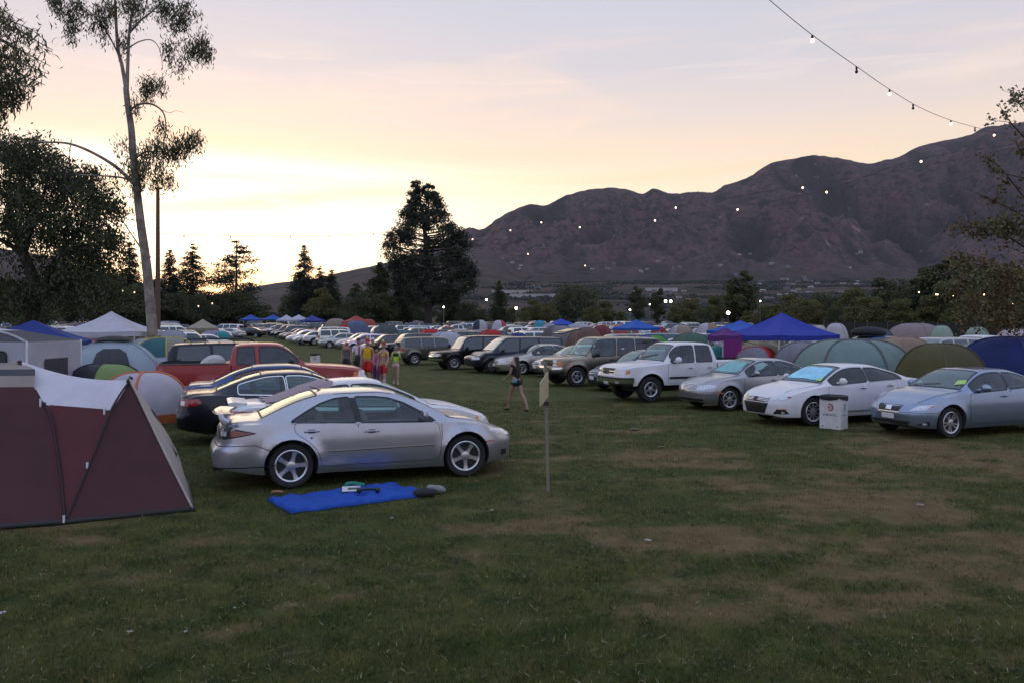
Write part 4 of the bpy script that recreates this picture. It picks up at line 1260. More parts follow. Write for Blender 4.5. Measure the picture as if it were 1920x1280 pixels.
def spec_suv(boxy=False, roofrack=True, chrome=False, **kw):
    d = dict(L=4.75, W=1.88, H=1.76, ax=(1.42, -1.36), r=.37, hood=1.06, nose_z=.96, belt=(1.05, 1.1), lean=[0, -.1, -.05, .08]); d.update(kw)
    S = suv_spec(**d)
    auto_windows(S, [.88, -.16, -1.02, -2.12], gap=.05, tint=(1, 2))
    doors_for(S, [1.0, -.15, -1.08], zlo=.46); S['mirror'] = (.74, 1.12, 1.05); S['mblack'] = not chrome
    nz = S['top'][-1][1]
    S['features'] = [
        fl('grille', 'front', [(-22, nz - .22), (22, nz - .22), (25, nz - .06), (-25, nz - .06)], M_chrome if chrome else M_black, .006),
        fl('grille_bar', 'front', strip([(-23, nz - .14), (23, nz - .14)], .03), M_black if chrome else M_chrome, .012),
        fl('headlight', 'front', [(27, nz - .2), (44, nz - .19), (54, nz - .13), (50, nz - .04), (28, nz - .05)], M_lens, .008, True),
        fl('side_marker', 'front', [(46, nz - .17), (54, nz - .12), (51, nz - .06), (47, nz - .06)], M_amber, .012, True),
        fl('bumper', 'front', [(-56, .50), (56, .50), (56, .62), (-56, .62)], M_chrome if chrome else 'paint', .015),
        fl('lower_bumper', 'front', [(-50, .42), (50, .42), (50, .495), (-50, .495)], M_black, .012),
        fl('tail_light', 'rear', rect(36, 50, .88, 1.15), M_red, .006, True),
        fl('rear_glass', 'rear', rect(-30, 30, 1.15, 1.52), M_dglass, .006),
        fl('rear_plate', 'rear', rect(-9, 9, .78, .9), M_plate, .008),
        fl('side_moulding', 'side', strip([(-1.0, .66), (.95, .66)], .05), M_black, .010, True),
        fl('rocker_panel', 'side', strip([(-1.0, .46), (1.0, .46)], .06), M_black, .004, True),
    ]
    if roofrack:
        for y in (.6,): S['features'].append(fl('roof_rail', 'top', strip([(-1.9, y), (-1.0, y), (.2, y)], .05), M_black, .05, True))
    return S

def pickup_spec(L=5.53, W=1.9, H=1.83, ax=(1.75, -1.5), r=.40, hood=1.18, nose_z=1.07, cowl=1.25, cab=(.72, -.62), bedz=1.17, belt=1.15, zb=.50, **kw):
    hx = L / 2; w = W / 2; cr0 = cab[1]
    t = [(-hx, bedz - .03), (-hx + .04, bedz), (cr0 - .14, bedz + .005), (cr0 - .10, bedz + .01), (cr0 - .05, H - .22), (cr0 + .04, H - .055), (cr0 + .25, H - .015), ((cab[0] + cr0) / 2 + .1, H), (cab[0] - .15, H - .012), (cab[0], H - .05), (cab[0] + .12, H - .125), (cowl - .06, hood + .05), (cowl, hood), (cowl + .4, hood - .03), (hx - .3, nose_z + .02), (hx - .07, nose_z - .03), (hx, nose_z - .09)]
    b = [(-hx, bedz - .06), (cr0 - .15, bedz - .05), (cr0, belt), (cab[0], belt - .015), (cowl - .1, belt - .03), (cowl + .4, hood - .10), (hx - .25, nose_z - .07), (hx, nose_z - .14)]
    rl = [(-hx, w * .9), (cr0 - .12, w * .92), (cr0 - .04, w * .78), (cab[0], w * .74), (cowl, w * .86), (cowl + .5, w * .88), (hx - .25, w * .84), (hx, w * .7)]
    cr = [(-hx, .02), (cr0 - .12, .02), (cr0, .07), (cab[0], .08), (cowl - .1, .035), (cowl, .03), (cowl + .5, .05), (hx, .05)]
    pl = [(-hx, w * .95), (-hx + .04, w * .985), (-hx + .2, w), (hx - 1.2, w), (hx - .6, w * .975), (hx - .25, w * .92), (hx - .06, w * .82), (hx, w * .70)]
    sd = [(zb - .1, .92), (zb + .02, .96), (zb + .18, .99), (.85, 1.0), (1.0, .995), (1.15, .98), (1.4, .955)]
    bo = [(-hx, zb + .12), (-hx + .4, zb + .02), (hx - .3, zb), (hx, zb + .04)]
    ns = [(zb, -.05), (zb + .12, 0), (.8, 0), (.86, -.05), (nose_z, -.08), (1.3, -.1)]
    tl = [(zb, -.02), (1.3, -.02)]
    S = dict(L=L, top=t, belt=b, rail=rl, crown=cr, plan=pl, side=sd, bot=bo, nose=ns, tail=tl, ax=ax, r=r, ra=r + .085, ty=w - .14, tw=.27, flare=.035, rim='five', rr=r * .58)
    S['wind'] = (cab[0] + .06, cowl - .05)
    S['cavity'] = [(cr0 + .12, .78), (cowl - .3, .78), (cowl - .12, hood - .08), (cab[0] + .05, H - .15), (cr0 + .12, H - .15)]
    S['bed'] = (-hx + .07, cr0 - .2, .72, w * .84)
    S['zcut'] = 1.02; S['zseat'] = .85; S['seatx'] = (.3, -.35); S['hdrop'] = .16; S['swx'] = .9; S['wround'] = .06
    S.update(kw)
    return S

def spec_white_pickup():
    S = pickup_spec(lean=[0, -.05, .04], rim='five', hood=1.235, nose_z=1.13, bedz=1.27, belt=1.205)
    auto_windows(S, [1.0, .12, -.52], gap=.05, tint=(1,))
    doors_for(S, [1.12, .12, -.6], zlo=.58); S['mirror'] = (.86, 1.25, 1.25)
    S['features'] = [
        fl('grille_surround', 'front', [(-24, .80), (24, .80), (26, 1.00), (-26, 1.00)], M_chrome, .006),
        fl('grille', 'front', [(-22, .82), (22, .82), (22.5, .88), (-22.5, .88)], M_black, .012),
        fl('grille', 'front', [(-23, .91), (23, .91), (24, .975), (-24, .975)], M_black, .012),
        fl('emblem', 'front', rnd_poly([(-4, .855), (4, .855), (4, .93), (-4, .93)], .04, 3), M_chrome, .018),
        fl('headlight', 'front', rnd_poly([(28, .79), (46, .80), (47, .95), (29, .96)], .05, 2), M_lens, .008, True),
        fl('side_marker', 'front', [(47, .82), (54, .84), (53, .94), (48, .94)], M_amber, .008, True),
        fl('bumper', 'front', [(-60, .60), (60, .60), (60, .72), (-60, .72)], M_chrome, .03),
        fl('lower_bumper', 'front', [(-58, .47), (58, .47), (58, .595), (-58, .595)], M_black, .024),
        fl('bumper_top_trim', 'front', strip([(-60, .745), (60, .745)], .05), M_black, .010),
        fl('front_plate', 'front', rect(-9, 9, .52, .64), M_plate, .04),
        fl('fog_lamp', 'front', rect(30, 37, .54, .60), M_lens, .035, True),
        fl('side_moulding', 'side', strip([(-.55, .74), (1.1, .74)], .07), M_black, .012, True),
        fl('cab_gap', 'side', strip([(-.70, .55), (-.70, 1.22)], .03), M_seam, .003, True),
        fl('tail_light', 'rear', rect(40, 46, .8, 1.1), M_red, .006, True),
        fl('bonnet_gap', 'top', strip([(1.2, .80), (1.8, .78), (2.6, .66)], .012), M_seam, .003, True),
        fl('wiper', 'top', strip([(1.16, -.6), (1.06, .2)], .03), M_black, .014),
    ]
    up = lambda g: ('strip', [(a, z + .06) for a, z in g[1]], g[2]) if isinstance(g, tuple) else [(a, z + .06) for a, z in g]
    S['features'] = [f[:2] + (up(f[2]),) + f[3:] if f[1] == 'front' and 'bumper' not in f[0] and 'plate' not in f[0] else f for f in S['features']]
    return S

def spec_red_pickup():
    S = pickup_spec(L=5.25, W=1.75, H=1.745, ax=(1.68, -1.32), r=.37, hood=1.20, nose_z=1.08, cowl=1.02, cab=(.42, -.78), bedz=1.25, belt=1.19, zb=.50, lean=[0, -.03, .02])
    auto_windows(S, [.80, -.20, -.70], gap=.07, tint=(0, 1))
    doors_for(S, [.95, -.20, -.75], zlo=.5); S['mirror'] = (.62, 1.23, 1.15); S['mblack'] = True
    S['features'] = [
        fl('grille', 'front', [(-22, .80), (22, .80), (24, .99), (-24, .99)], M_black, .006),
        fl('headlight', 'front', [(26, .78), (46, .79), (50, .86), (48, 1.0), (28, .99)], M_lens, .008, True),
        fl('side_marker', 'front', [(49, .80), (56, .82), (56, .96), (50, .99)], M_amber, .008, True),
        fl('bumper', 'front', [(-58, .48), (58, .48), (58, .62), (-58, .62)], M_chrome, .024),
        fl('tail_light', 'side', rect(-2.58, -2.44, .94, 1.14), M_red, .006, True),
        fl('cab_gap', 'side', strip([(-.84, .56), (-.84, 1.18)], .03), M_seam, .003, True),
        fl('bed_rail_cap', 'side', strip([(-2.55, 1.225), (-.9, 1.225)], .03), M_black, .01, True),
        fl('permit_card', 'top', [(.92, -.55), (.80, -.52), (.80, -.36), (.92, -.38)], MATS['green_card'], .012),
    ]
    return S

def spec_jeep():
    S = suv_spec(L=4.41, W=1.76, H=1.66, ax=(1.30, -1.33), r=.355, hood=1.05, nose_z=.98, cowl=1.0, roofx=(.62, -1.9), belt=(1.04, 1.06), zb=.40, lean=[0, -.02, -.02, .05], wround=.05)
    auto_windows(S, [.86, -.1, -.9, -1.92], gap=.07, tint=(0, 1, 2))
    doors_for(S, [.98, -.08, -.96], zlo=.44); S['mirror'] = (.78, 1.1, 1.0); S['mblack'] = True
    S['features'] = [fl('headlight', 'front', rnd_poly(rect(24, 36, .78, .94), .05, 2), M_lens, .01, True), fl('grille', 'front', rect(-20, 20, .74, .92), M_black, .006),
                     fl('tail_light', 'rear', rect(36, 50, .82, 1.0), M_red, .006, True), fl('rear_glass', 'rear', rect(-28, 28, 1.1, 1.42), M_dglass, .006),
                     fl('side_moulding', 'side', strip([(-.95, .62), (.95, .62)], .06), M_black, .010, True), fl('rear_plate', 'rear', rect(-9, 9, .74, .86), M_plate, .008),
                     fl('roof_rail', 'top', strip([(-1.7, .58), (.3, .58)], .05), M_black, .05, True)]
    return S

def spec_hatch():
    S = suv_spec(L=4.1, W=1.72, H=1.50, ax=(1.25, -1.28), r=.31, hood=.98, nose_z=.78, cowl=1.1, roofx=(.35, -1.6), belt=(.94, 1.0), zb=.26, lean=[0, -.06, 0])
    auto_windows(S, [.85, -.2, -1.5], gap=.04)
    doors_for(S, [.98, -.2, -1.0], zlo=.34); S['mirror'] = (.66, 1.0, .9)
    S['features'] = [fl('headlight', 'front', [(25, .60), (52, .64), (50, .74), (27, .72)], M_lens, .006, True), fl('grille', 'front', rect(-18, 18, .60, .69), M_black, .006), fl('lower_intake', 'front', rect(-30, 30, .34, .44), M_black, .006),
                     fl('tail_light', 'rear', rect(38, 50, .8, 1.1), M_red, .006, True), fl('rear_glass', 'rear', rect(-30, 30, 1.05, 1.32), M_dglass, .006)]
    return S

def spec_van(**kw):
    d = dict(L=5.05, W=1.95, H=1.78, ax=(1.62, -1.40), r=.34, hood=1.08, nose_z=.86, cowl=1.55, roofx=(.75, -2.1), belt=(1.02, 1.06), zb=.30, lean=[0, -.1, 0, .05]); d.update(kw)
    S = suv_spec(**d)
    auto_windows(S, [1.22, .15, -.95, -2.2], gap=.05, tint=(1, 2))
    doors_for(S, [1.3, .15, -.98], zlo=.4); S['mirror'] = (1.06, 1.08, 1.0)
    S['features'] = [fl('headlight', 'front', [(26, .64), (54, .68), (52, .80), (28, .79)], M_lens, .006, True), fl('grille', 'front', rect(-20, 20, .64, .76), M_black, .006), fl('lower_intake', 'front', rect(-34, 34, .36, .46), M_black, .006),
                     fl('tail_light', 'rear', rect(40, 50, .9, 1.35), M_red, .006, True), fl('rear_glass', 'rear', rect(-32, 32, 1.12, 1.55), M_dglass, .006)]
    return S
# ================================================================= tents and canopies
def dome_tent(name, label, w, d, h, cols, N=4, sleeve=(.05, .05, .05), door=None, pw=.62, sag=.10, group=None, fly=None, sl_r=.022, twist=None, trim=None, vent=True):
    """dome on N arched poles; cols cycles over the panels; door = index of a panel with a netting door"""
    root = thing(name, label, 'tent', group=group)
    tw = math.pi / N if twist is None else twist
    def pt(a, t, infl=1.0):
        # a: angle, t: 0 base .. 1 apex
        c = max(0., math.cos(t * math.pi / 2)); r = c ** pw; z = math.sin(t * math.pi / 2) ** .92
        k = (a - tw) / (2 * math.pi / N); fr = k - math.floor(k)
        poly = math.cos(math.pi / N) / math.cos((fr - .5) * 2 * math.pi / N)      # flat sided plan
        mix = poly * (1 - .35 * t) + .35 * t
        s = 1 - sag * math.sin(math.pi * fr) ** 2 * math.sin(math.pi * min(1, t + .08)) * .6
        R_ = r * mix * s * infl
        return Vector((R_ * w / 2 * math.cos(a) * 1.18, R_ * d / 2 * math.sin(a) * 1.18, z * h * infl))
    rn = random.Random(label)
    for p in range(N):
        bm = bmesh.new(); na, nt_ = 9, 13; G = []
        for j in range(nt_):
            row = []
            for i in range(na):
                a = tw + (p + i / (na - 1)) * 2 * math.pi / N; v = pt(a, j / (nt_ - 1))
                f = .022 * math.sin(math.pi * i / (na - 1)) * fbm(v.x * 2.5, v.y * 2.5, v.z * 2.5 + p)
                row.append(bm.verts.new(v * (1 + f)))
            G.append(row)
        for j in range(nt_ - 1):
            for i in range(na - 1):
                f = bm.faces.new((G[j][i], G[j][i + 1], G[j + 1][i + 1], G[j + 1][i]))
        bmesh.ops.remove_doubles(bm, verts=bm.verts, dist=.003)
        c = cols[p % len(cols)]
        o = finish(bm, 'panel', M_fabric, root, c, sharp=0)
        if door is not None and p in (door if hasattr(door, '__len__') else (door,)):
            bm = bmesh.new(); G = []
            for j in range(7):
                row = []
                for i in range(7):
                    a = tw + (p + .26 + .48 * i / 6) * 2 * math.pi / N; t = .08 + .52 * j / 6
                    if j == 6 and i in (0, 6): t -= .07
                    row.append(bm.verts.new(pt(a, t, 1.012)))
                G.append(row)
            for j in range(6):
                for i in range(6): bm.faces.new((G[j][i], G[j][i + 1], G[j + 1][i + 1], G[j + 1][i]))
            finish(bm, 'door', M_mesh, root, sharp=0)
    for p in range(N):
        bm = bmesh.new(); a = tw + p * 2 * math.pi / N
        add_tube(bm, [pt(a, t / 12, 1.006) for t in range(13)], sl_r, 6)
        finish(bm, 'pole_sleeve', M_plain, root, sleeve, sharp=0)
    if fly:                                                   # rain fly over the top
        bm = bmesh.new(); na, nt_ = 4 * N + 1, 7; G = []
        for j in range(nt_):
            row = []
            for i in range(na):
                a = tw + i / (na - 1) * 2 * math.pi; t = fly[1] + (1 - fly[1]) * j / (nt_ - 1)
                v = pt(a, t, 1.03 + .03 * (1 - j / (nt_ - 1)))
                row.append(bm.verts.new(v))
            G.append(row)
        for j in range(nt_ - 1):
            for i in range(na - 1): bm.faces.new((G[j][i], G[j][i + 1], G[j + 1][i + 1], G[j + 1][i]))
        bmesh.ops.remove_doubles(bm, verts=bm.verts, dist=.003)
        finish(bm, 'fly_sheet', M_fabric, root, fly[0], sharp=0)
    if trim:                                                  # coloured skirt round the foot
        bm = bmesh.new(); prev = None
        for i in range(4 * N + 1):
            a = tw + i / (4 * N) * 2 * math.pi
            cur = (bm.verts.new(pt(a, .004, 1.012) + Vector((0, 0, 0))), bm.verts.new(pt(a, .10, 1.012)))
            if prev: bm.faces.new((prev[0], cur[0], cur[1], prev[1]))
            prev = cur
        finish(bm, 'skirt', M_fabric, root, trim, sharp=0)
    return root

def canopy(name, label, w, d, eave, peak, col, leg=(.5, .5, .5), valance=.24, flare=.35, group=None, legs=True, cat='canopy'):
    root = thing(name, label, cat, group=group)
    bm = bmesh.new(); n = 10
    for k in range(4):
        c0 = [(-1, -1), (1, -1), (1, 1), (-1, 1)][k]; c1 = [(1, -1), (1, 1), (-1, 1), (-1, -1)][k]
        G = []
        for j in range(n + 1):
            t = j / n; row = []
            for i in range(n + 1):
                u = i / n; x = c0[0] + (c1[0] - c0[0]) * u; y = c0[1] + (c1[1] - c0[1]) * u
                s = 1 - t
                z = eave + (peak - eave) * (t * (1 - flare) + flare * t * t)
                z -= .06 * math.sin(math.pi * u) * math.sin(math.pi * min(1, t + .05)) + (.04 * math.sin(math.pi * u) if j == 0 else 0)
                row.append(bm.verts.new((x * w / 2 * s, y * d / 2 * s, z)))
            G.append(row)
        for j in range(n):
            for i in range(n): bm.faces.new((G[j][i], G[j][i + 1], G[j + 1][i + 1], G[j + 1][i]))
    bmesh.ops.remove_doubles(bm, verts=bm.verts, dist=.004)
    finish(bm, 'roof', M_fabric, root, col, sharp=28)
    bm = bmesh.new()
    for k in range(4):
        c0 = [(-1, -1), (1, -1), (1, 1), (-1, 1)][k]; c1 = [(1, -1), (1, 1), (-1, 1), (-1, -1)][k]; prev = None
        for i in range(n + 1):
            u = i / n; x = (c0[0] + (c1[0] - c0[0]) * u) * w / 2 * 1.004; y = (c0[1] + (c1[1] - c0[1]) * u) * d / 2 * 1.004
            sg = .04 * math.sin(math.pi * u)
            cur = (bm.verts.new((x, y, eave - valance - sg)), bm.verts.new((x, y, eave + .004 - sg)))
            if prev: bm.faces.new((prev[0], cur[0], cur[1], prev[1]))
            prev = cur
    finish(bm, 'valance', M_fabric, root, tuple(v * .93 for v in col), sharp=28)
    if legs:
        for (x, y) in ((-1, -1), (1, -1), (1, 1), (-1, 1)):
            bm = bmesh.new(); X, Y = x * (w / 2 - .04), y * (d / 2 - .04)
            add_box(bm, (X, Y, eave / 2), (.045, .045, eave)); add_box(bm, (X, Y, .01), (.12, .12, .02)); add_box(bm, (X, Y, eave * .48), (.06, .06, .1))
            finish(bm, 'leg', M_pole, root, leg, flat=True)
        for k, (a, b_) in enumerate((((-1, -1), (1, -1)), ((1, -1), (1, 1)), ((1, 1), (-1, 1)), ((-1, 1), (-1, -1)))):
            bm = bmesh.new()
            A = Vector((a[0] * (w / 2 - .05), a[1] * (d / 2 - .05), 0)); B = Vector((b_[0] * (w / 2 - .05), b_[1] * (d / 2 - .05), 0)); m = (A + B) / 2
            z0, z1 = eave - .08, eave - .42
            for (p, q, za, zb) in ((A, m, z0, z1), (A, m, z1, z0), (m, B, z1, z0), (m, B, z0, z1)):
                add_tube(bm, [p + Vector((0, 0, za)), q + Vector((0, 0, zb))], .013, 5)
            finish(bm, 'truss', M_pole, root, leg, sharp=0)
    return root

def cloth(corners, sag=.03, n=12, wr=.006, seed=0, name='panel', parent=None, col=(.5, .5, .5), mat=None, sagdir=None):
    """cloth stretched between 4 corners (in order), slightly hollow"""
    a, b, c, d = [Vector(p) for p in corners]
    nrm = ((b - a).cross(d - a)); nrm = nrm.normalized() if nrm.length > 1e-6 else Vector((0, 0, 1))
    sd = Vector(sagdir) if sagdir else -nrm
    bm = bmesh.new(); G = []
    for j in range(n + 1):
        v = j / n; row = []
        for i in range(n + 1):
            u = i / n
            p = (a * (1 - u) + b * u) * (1 - v) + (d * (1 - u) + c * u) * v
            p = p + nrm * .018 * fbm(u * 3.1 + v * 1.3, v * 2.2 - u, seed + 5.) * math.sin(math.pi * u) * math.sin(math.pi * v) + sd * sag * math.sin(math.pi * u) * math.sin(math.pi * v) + nrm * wr * fbm(p.x * 2.2, p.z * 3 + p.y * 2, seed) * math.sin(math.pi * u) ** .5 * math.sin(math.pi * v) ** .5 * 2
            row.append(bm.verts.new(p))
        G.append(row)
    for j in range(n):
        for i in range(n): bm.faces.new((G[j][i], G[j][i + 1], G[j + 1][i + 1], G[j + 1][i]))
    bmesh.ops.remove_doubles(bm, verts=bm.verts, dist=.002)
    return finish(bm, name, mat or M_fabric, parent, col, sharp=0)

def burgundy_tent():
    A = Vector((-6.89, 11.5, 1.87)); P1 = Vector((-6.16, 10.8, 1.35)); P2_ = Vector((-5.32, 10.9, 1.27)); T = Vector((-5.28, 11.3, 1.62))
    B = Vector((-5.40, 9.9, .02)); F = Vector((-4.12, 10.58, .02)); K = Vector((-4.92, 12.4, .02))
    u = Vector((.88, .47, 0)).normalized(); n = Vector((-.47, .88, 0))
    L = Vector((-8.5, 8.72, .02))
    ori = Vector((-6.3, 11., 0))
    root = thing('cabin_tent', 'large burgundy cabin tent with white fly in the left foreground', 'tent', ori)
    W = lambda *ps: [p - ori for p in ps]
    bur = (.062, .0155, .017); bur2 = (.092, .017, .019); beige = (.30, .25, .21); white = (.62, .59, .64)
    T1 = A + Vector((.02, -.35, -.42))                       # where seam one meets the fly
    Lt = Vector((-9.6, 9.9, 1.62)); At = Vector((-6.40, 10.95, 1.57)); 
    cloth(W(L, B, P1, Lt + Vector((0, -.2, -.1))), .05, 18, .012, 1, 'wall', root, bur)
    cloth(W(P1, At, Lt, Lt + Vector((0, -.2, -.1))), .0, 8, .004, 3, 'wall', root, bur)
    Lb = Lt + Vector((0, .12, .13)); Ab = At + Vector((-.05, .13, .14))
    cloth(W(Lt, At, Ab, Lb), .0, 8, .004, 4, 'band', root, beige)
    Lm = Lb + Vector((0, .15, .07)); Am = Ab + Vector((-.10, .17, .08))
    cloth(W(Lb, Ab, Am, Lm), .0, 6, .004, 5, 'mesh_roof', root, (.05, .05, .06), M_mesh)
    Lr = Lm + Vector((0, .2, .06)); Ar = A + Vector((-.06, .1, -.01))
    cloth(W(Lm, Am, Ar, Lr), .0, 6, .004, 6, 'roof', root, beige)
    cloth(W(B, B, P2_, P1), .03, 16, .012, 7, 'front_panel', root, bur2)
    cloth(W(B, F, T, P2_), .03, 18, .014, 8, 'front_panel', root, bur)
    # white fly, hollow along its top edge
    bm = bmesh.new(); G = []; m = 20
    for i in range(m + 1):
        t = i / m
        topc = A.lerp(T, t); topc.z -= .09 * math.sin(math.pi * t) ** .9; topc.y += .05 * math.sin(math.pi * t)
        bot = P1.lerp(P2_, t); bot.z -= .05 * math.sin(math.pi * t)
        back = topc + n * .9 + Vector((0, 0, .02))
        col = []
        for j in range(7): q = bot.lerp(topc, j / 6) - n * .04 * math.sin(math.pi * j / 6) - n * .012; col.append(bm.verts.new(q - ori))
        for j in range(1, 6): q = topc.lerp(back, j / 5); q.z -= .08 * (j / 5) ** 2; col.append(bm.verts.new(q - ori))
        G.append(col)
    for i in range(m):
        for j in range(len(G[0]) - 1): bm.faces.new((G[i][j], G[i + 1][j], G[i + 1][j + 1], G[i][j + 1]))
    finish(bm, 'fly_sheet', M_fabric, root, white, sharp=0)
    # right hand end and rear
    Tb = T + n * .9
    cloth(W(F, K, Tb, T), .14, 16, .015, 9, 'end_panel', root, (.36, .31, .27), sagdir=(.9, .35, .1))
    q = lambda a, b_: (F * (1 - a) + K * a) * (1 - b_) + (T * (1 - a) + Tb * a) * b_
    bo = lambda a, b_: q(a, b_) + Vector((.9, .35, .1)) * (.14 * math.sin(math.pi * a) * math.sin(math.pi * b_) + .02)
    cloth(W(bo(.3, .35), bo(.6, .35), bo(.62, .75), bo(.36, .75)), .0, 6, .004, 12, 'end_window', root, (.08, .08, .09), M_mesh)
    Lk = L + n * 3.4; Bk = B + n * 3.2
    A2 = A + n * 1.8 - Vector((0, 0, .5)); Tb = Tb - Vector((0, 0, .25))
    cloth(W(K, Bk, A2, Tb), .03, 8, .01, 10, 'rear_panel', root, bur)
    cloth(W(Bk, Lk, Lr + n * 1.4, A2), .03, 8, .01, 11, 'rear_panel', root, bur)
    cloth(W(A - Vector((.06, 0, .02)), Lr, Lr + n * 1.4, A2), .05, 8, .01, 13, 'roof', root, beige)
    # sleeves, guy toggles
    for pts in ([A, T1, P1, P1.lerp(B, .5) + Vector((.05, 0, 0)), B], [T, P2_ + Vector((.0, 0, .02)), P2_.lerp(B, .5), B]):
        bm = bmesh.new(); add_tube(bm, [p - ori - n * .012 for p in catmull(pts, 6)], .016, 6); finish(bm, 'pole_sleeve', M_plain, root, (.02, .008, .01), sharp=0)
    bm = bmesh.new(); add_tube(bm, [p - ori - n * .01 for p in catmull([T + Vector((0, 0, .05)), T.lerp(F, .5), F], 6)], .015, 6); finish(bm, 'edge_piping', M_plain, root, (.35, .30, .27), sharp=0)
    bm = bmesh.new(); add_tube(bm, [T - ori + Vector((-.02, .0, -.02)), T - ori + Vector((.03, 0, .06))], .03, 6); finish(bm, 'pole_tip', M_black, root, sharp=0)
    bm = bmesh.new(); add_tube(bm, [p - ori for p in catmull([A + Vector((-.03, 0, .02)), A + Vector((.04, -.05, -.16)), T1, P1], 6)], .03, 6); finish(bm, 'pole_sleeve', M_plain, root, (.055, .012, .016), sharp=0)
    for p in (P1 + Vector((-.04, -.03, .02)), P2_ + Vector((-.08, -.05, -.02)), P2_.lerp(B, .52) + Vector((.0, -.04, 0)), B + Vector((-.0, -.03, .04))):
        bm = bmesh.new(); add_box(bm, p - ori, (.02, .02, .09 if p.z < 1.2 else .12)); finish(bm, 'toggle', M_plain, root, (.6, .6, .62), flat=True)
    bm = bmesh.new(); add_tube(bm, [q_ - ori for q_ in (L, B, F, K)], .035, 6); finish(bm, 'ground_sheet', M_plain, root, (.02, .02, .02), sharp=0)

def white_cabin_tent():
    """pale wall tent with a wide netting window at the left edge"""
    Y = 22.; root = thing('cabin_tent', 'pale wall tent with wide dark netting window at the left edge', 'tent', at(30, Y))
    w, d, h = 3.3, 2.6, 2.3; wh = (.50, .49, .54)
    c = [Vector((-w, -d / 2, 0)), Vector((w * .32, -d / 2, 0)), Vector((w * .32, d / 2, 0)), Vector((-w, d / 2, 0))]
    up = Vector((0, 0, h - .35))
    cloth([c[0], c[1], c[1] + up - Vector((.05, 0, 0)), c[0] + up], .03, 10, .01, 1, 'wall', root, wh)
    cloth([c[1], c[2], c[2] + up, c[1] + up], .03, 10, .01, 2, 'wall', root, wh)
    cloth([c[2], c[3], c[3] + up, c[2] + up], .03, 10, .01, 3, 'wall', root, wh)
    cloth([c[3], c[0], c[0] + up, c[3] + up], .03, 10, .01, 4, 'wall', root, wh)
    r0 = c[0] + up + Vector((.5, .6, .3)); r1 = c[1] + up + Vector((-1.3, .6, .28)); r2 = c[2] + up + Vector((-1.3, -.6, .28)); r3 = c[3] + up + Vector((.5, -.6, .3))
    for i, q in enumerate(([c[0] + up, c[1] + up, r1, r0], [c[1] + up, c[2] + up, r2, r1], [c[2] + up, c[3] + up, r3, r2], [c[3] + up, c[0] + up, r0, r3])):
        cloth(q, .03, 8, .008, 20 + i, 'mesh_roof', root, (.02, .02, .03), M_mesh)
    cloth([r0, r1, r2, r3], -.15, 8, .008, 30, 'roof', root, wh)
    y = -d / 2 - .015
    pol = rnd_poly([(-1.5, 1.15), (.55, 1.15), (.55, 1.72), (-1.5, 1.72)], .12)
    bm = bmesh.new(); bm.faces.new([bm.verts.new((px, y, pz)) for px, pz in pol]); finish(bm, 'window', M_mesh, root, flat=True)
    bm = bmesh.new(); add_tube(bm, [(px, y, pz) for px, pz in pol + pol[:1]], .02, 5); finish(bm, 'window_trim', M_black, root, sharp=0)
    bm = bmesh.new(); bm.faces.new([bm.verts.new((w * .32 + .015, q, z)) for q, z in ((-.5, .2), (.6, .2), (.6, 1.5), (-.5, 1.5))]); finish(bm, 'door', M_mesh, root, flat=True)
    for p in c:
        bm = bmesh.new(); add_tube(bm, [p, p + up + Vector((0, 0, .02))], .03, 6); finish(bm, 'pole_sleeve', M_plain, root, (.5, .5, .5), sharp=0)
    bm = bmesh.new(); add_tube(bm, catmull([c[0] + up, r0, r1, c[1] + up], 6), .035, 6); finish(bm, 'pole_sleeve', M_plain, root, (.35, .33, .35), sharp=0)
# ================================================================= trees
M_leaf = noisy('leaf_olive', (.085, .094, .026), rough=.6, var=.25, scale=.4, c2=(.13, .118, .034), rand=.4, transl=.25)
M_leafo = noisy('leaf_gum', (.060, .068, .028), rough=.6, var=.25, scale=.4, c2=(.088, .082, .034), rand=.45, transl=.42)
M_leafl = noisy('leaf_broad', (.034, .045, .015), rough=.6, var=.25, scale=.3, c2=(.056, .058, .020), rand=.4, transl=.35)
M_leafd = noisy('leaf_dark', (.044, .058, .018), rough=.65, var=.25, scale=.25, c2=(.078, .080, .024), rand=.4, transl=.12)
M_leafp = noisy('leaf_pine', (.022, .032, .016), rough=.65, var=.25, scale=.4, c2=(.034, .040, .016), rand=.4, transl=.10)
M_leafy = noisy('leaf_yellowing', (.125, .105, .024), rough=.65, var=.25, scale=.3, c2=(.080, .088, .024), rand=.4, transl=.2)
M_leafr = noisy('leaf_russet', (.135, .088, .032), rough=.65, var=.25, scale=.6, c2=(.085, .078, .028), rand=.5, transl=.2)
M_bark = noisy('bark_dark', (.035, .028, .022), rough=.95, var=.3, scale=3, bump=.6, bscale=14)
M_gum = noisy('bark_gum', (.155, .125, .10), rough=.8, var=.2, scale=2.2, c2=(.24, .20, .165), bump=.3, bscale=9)

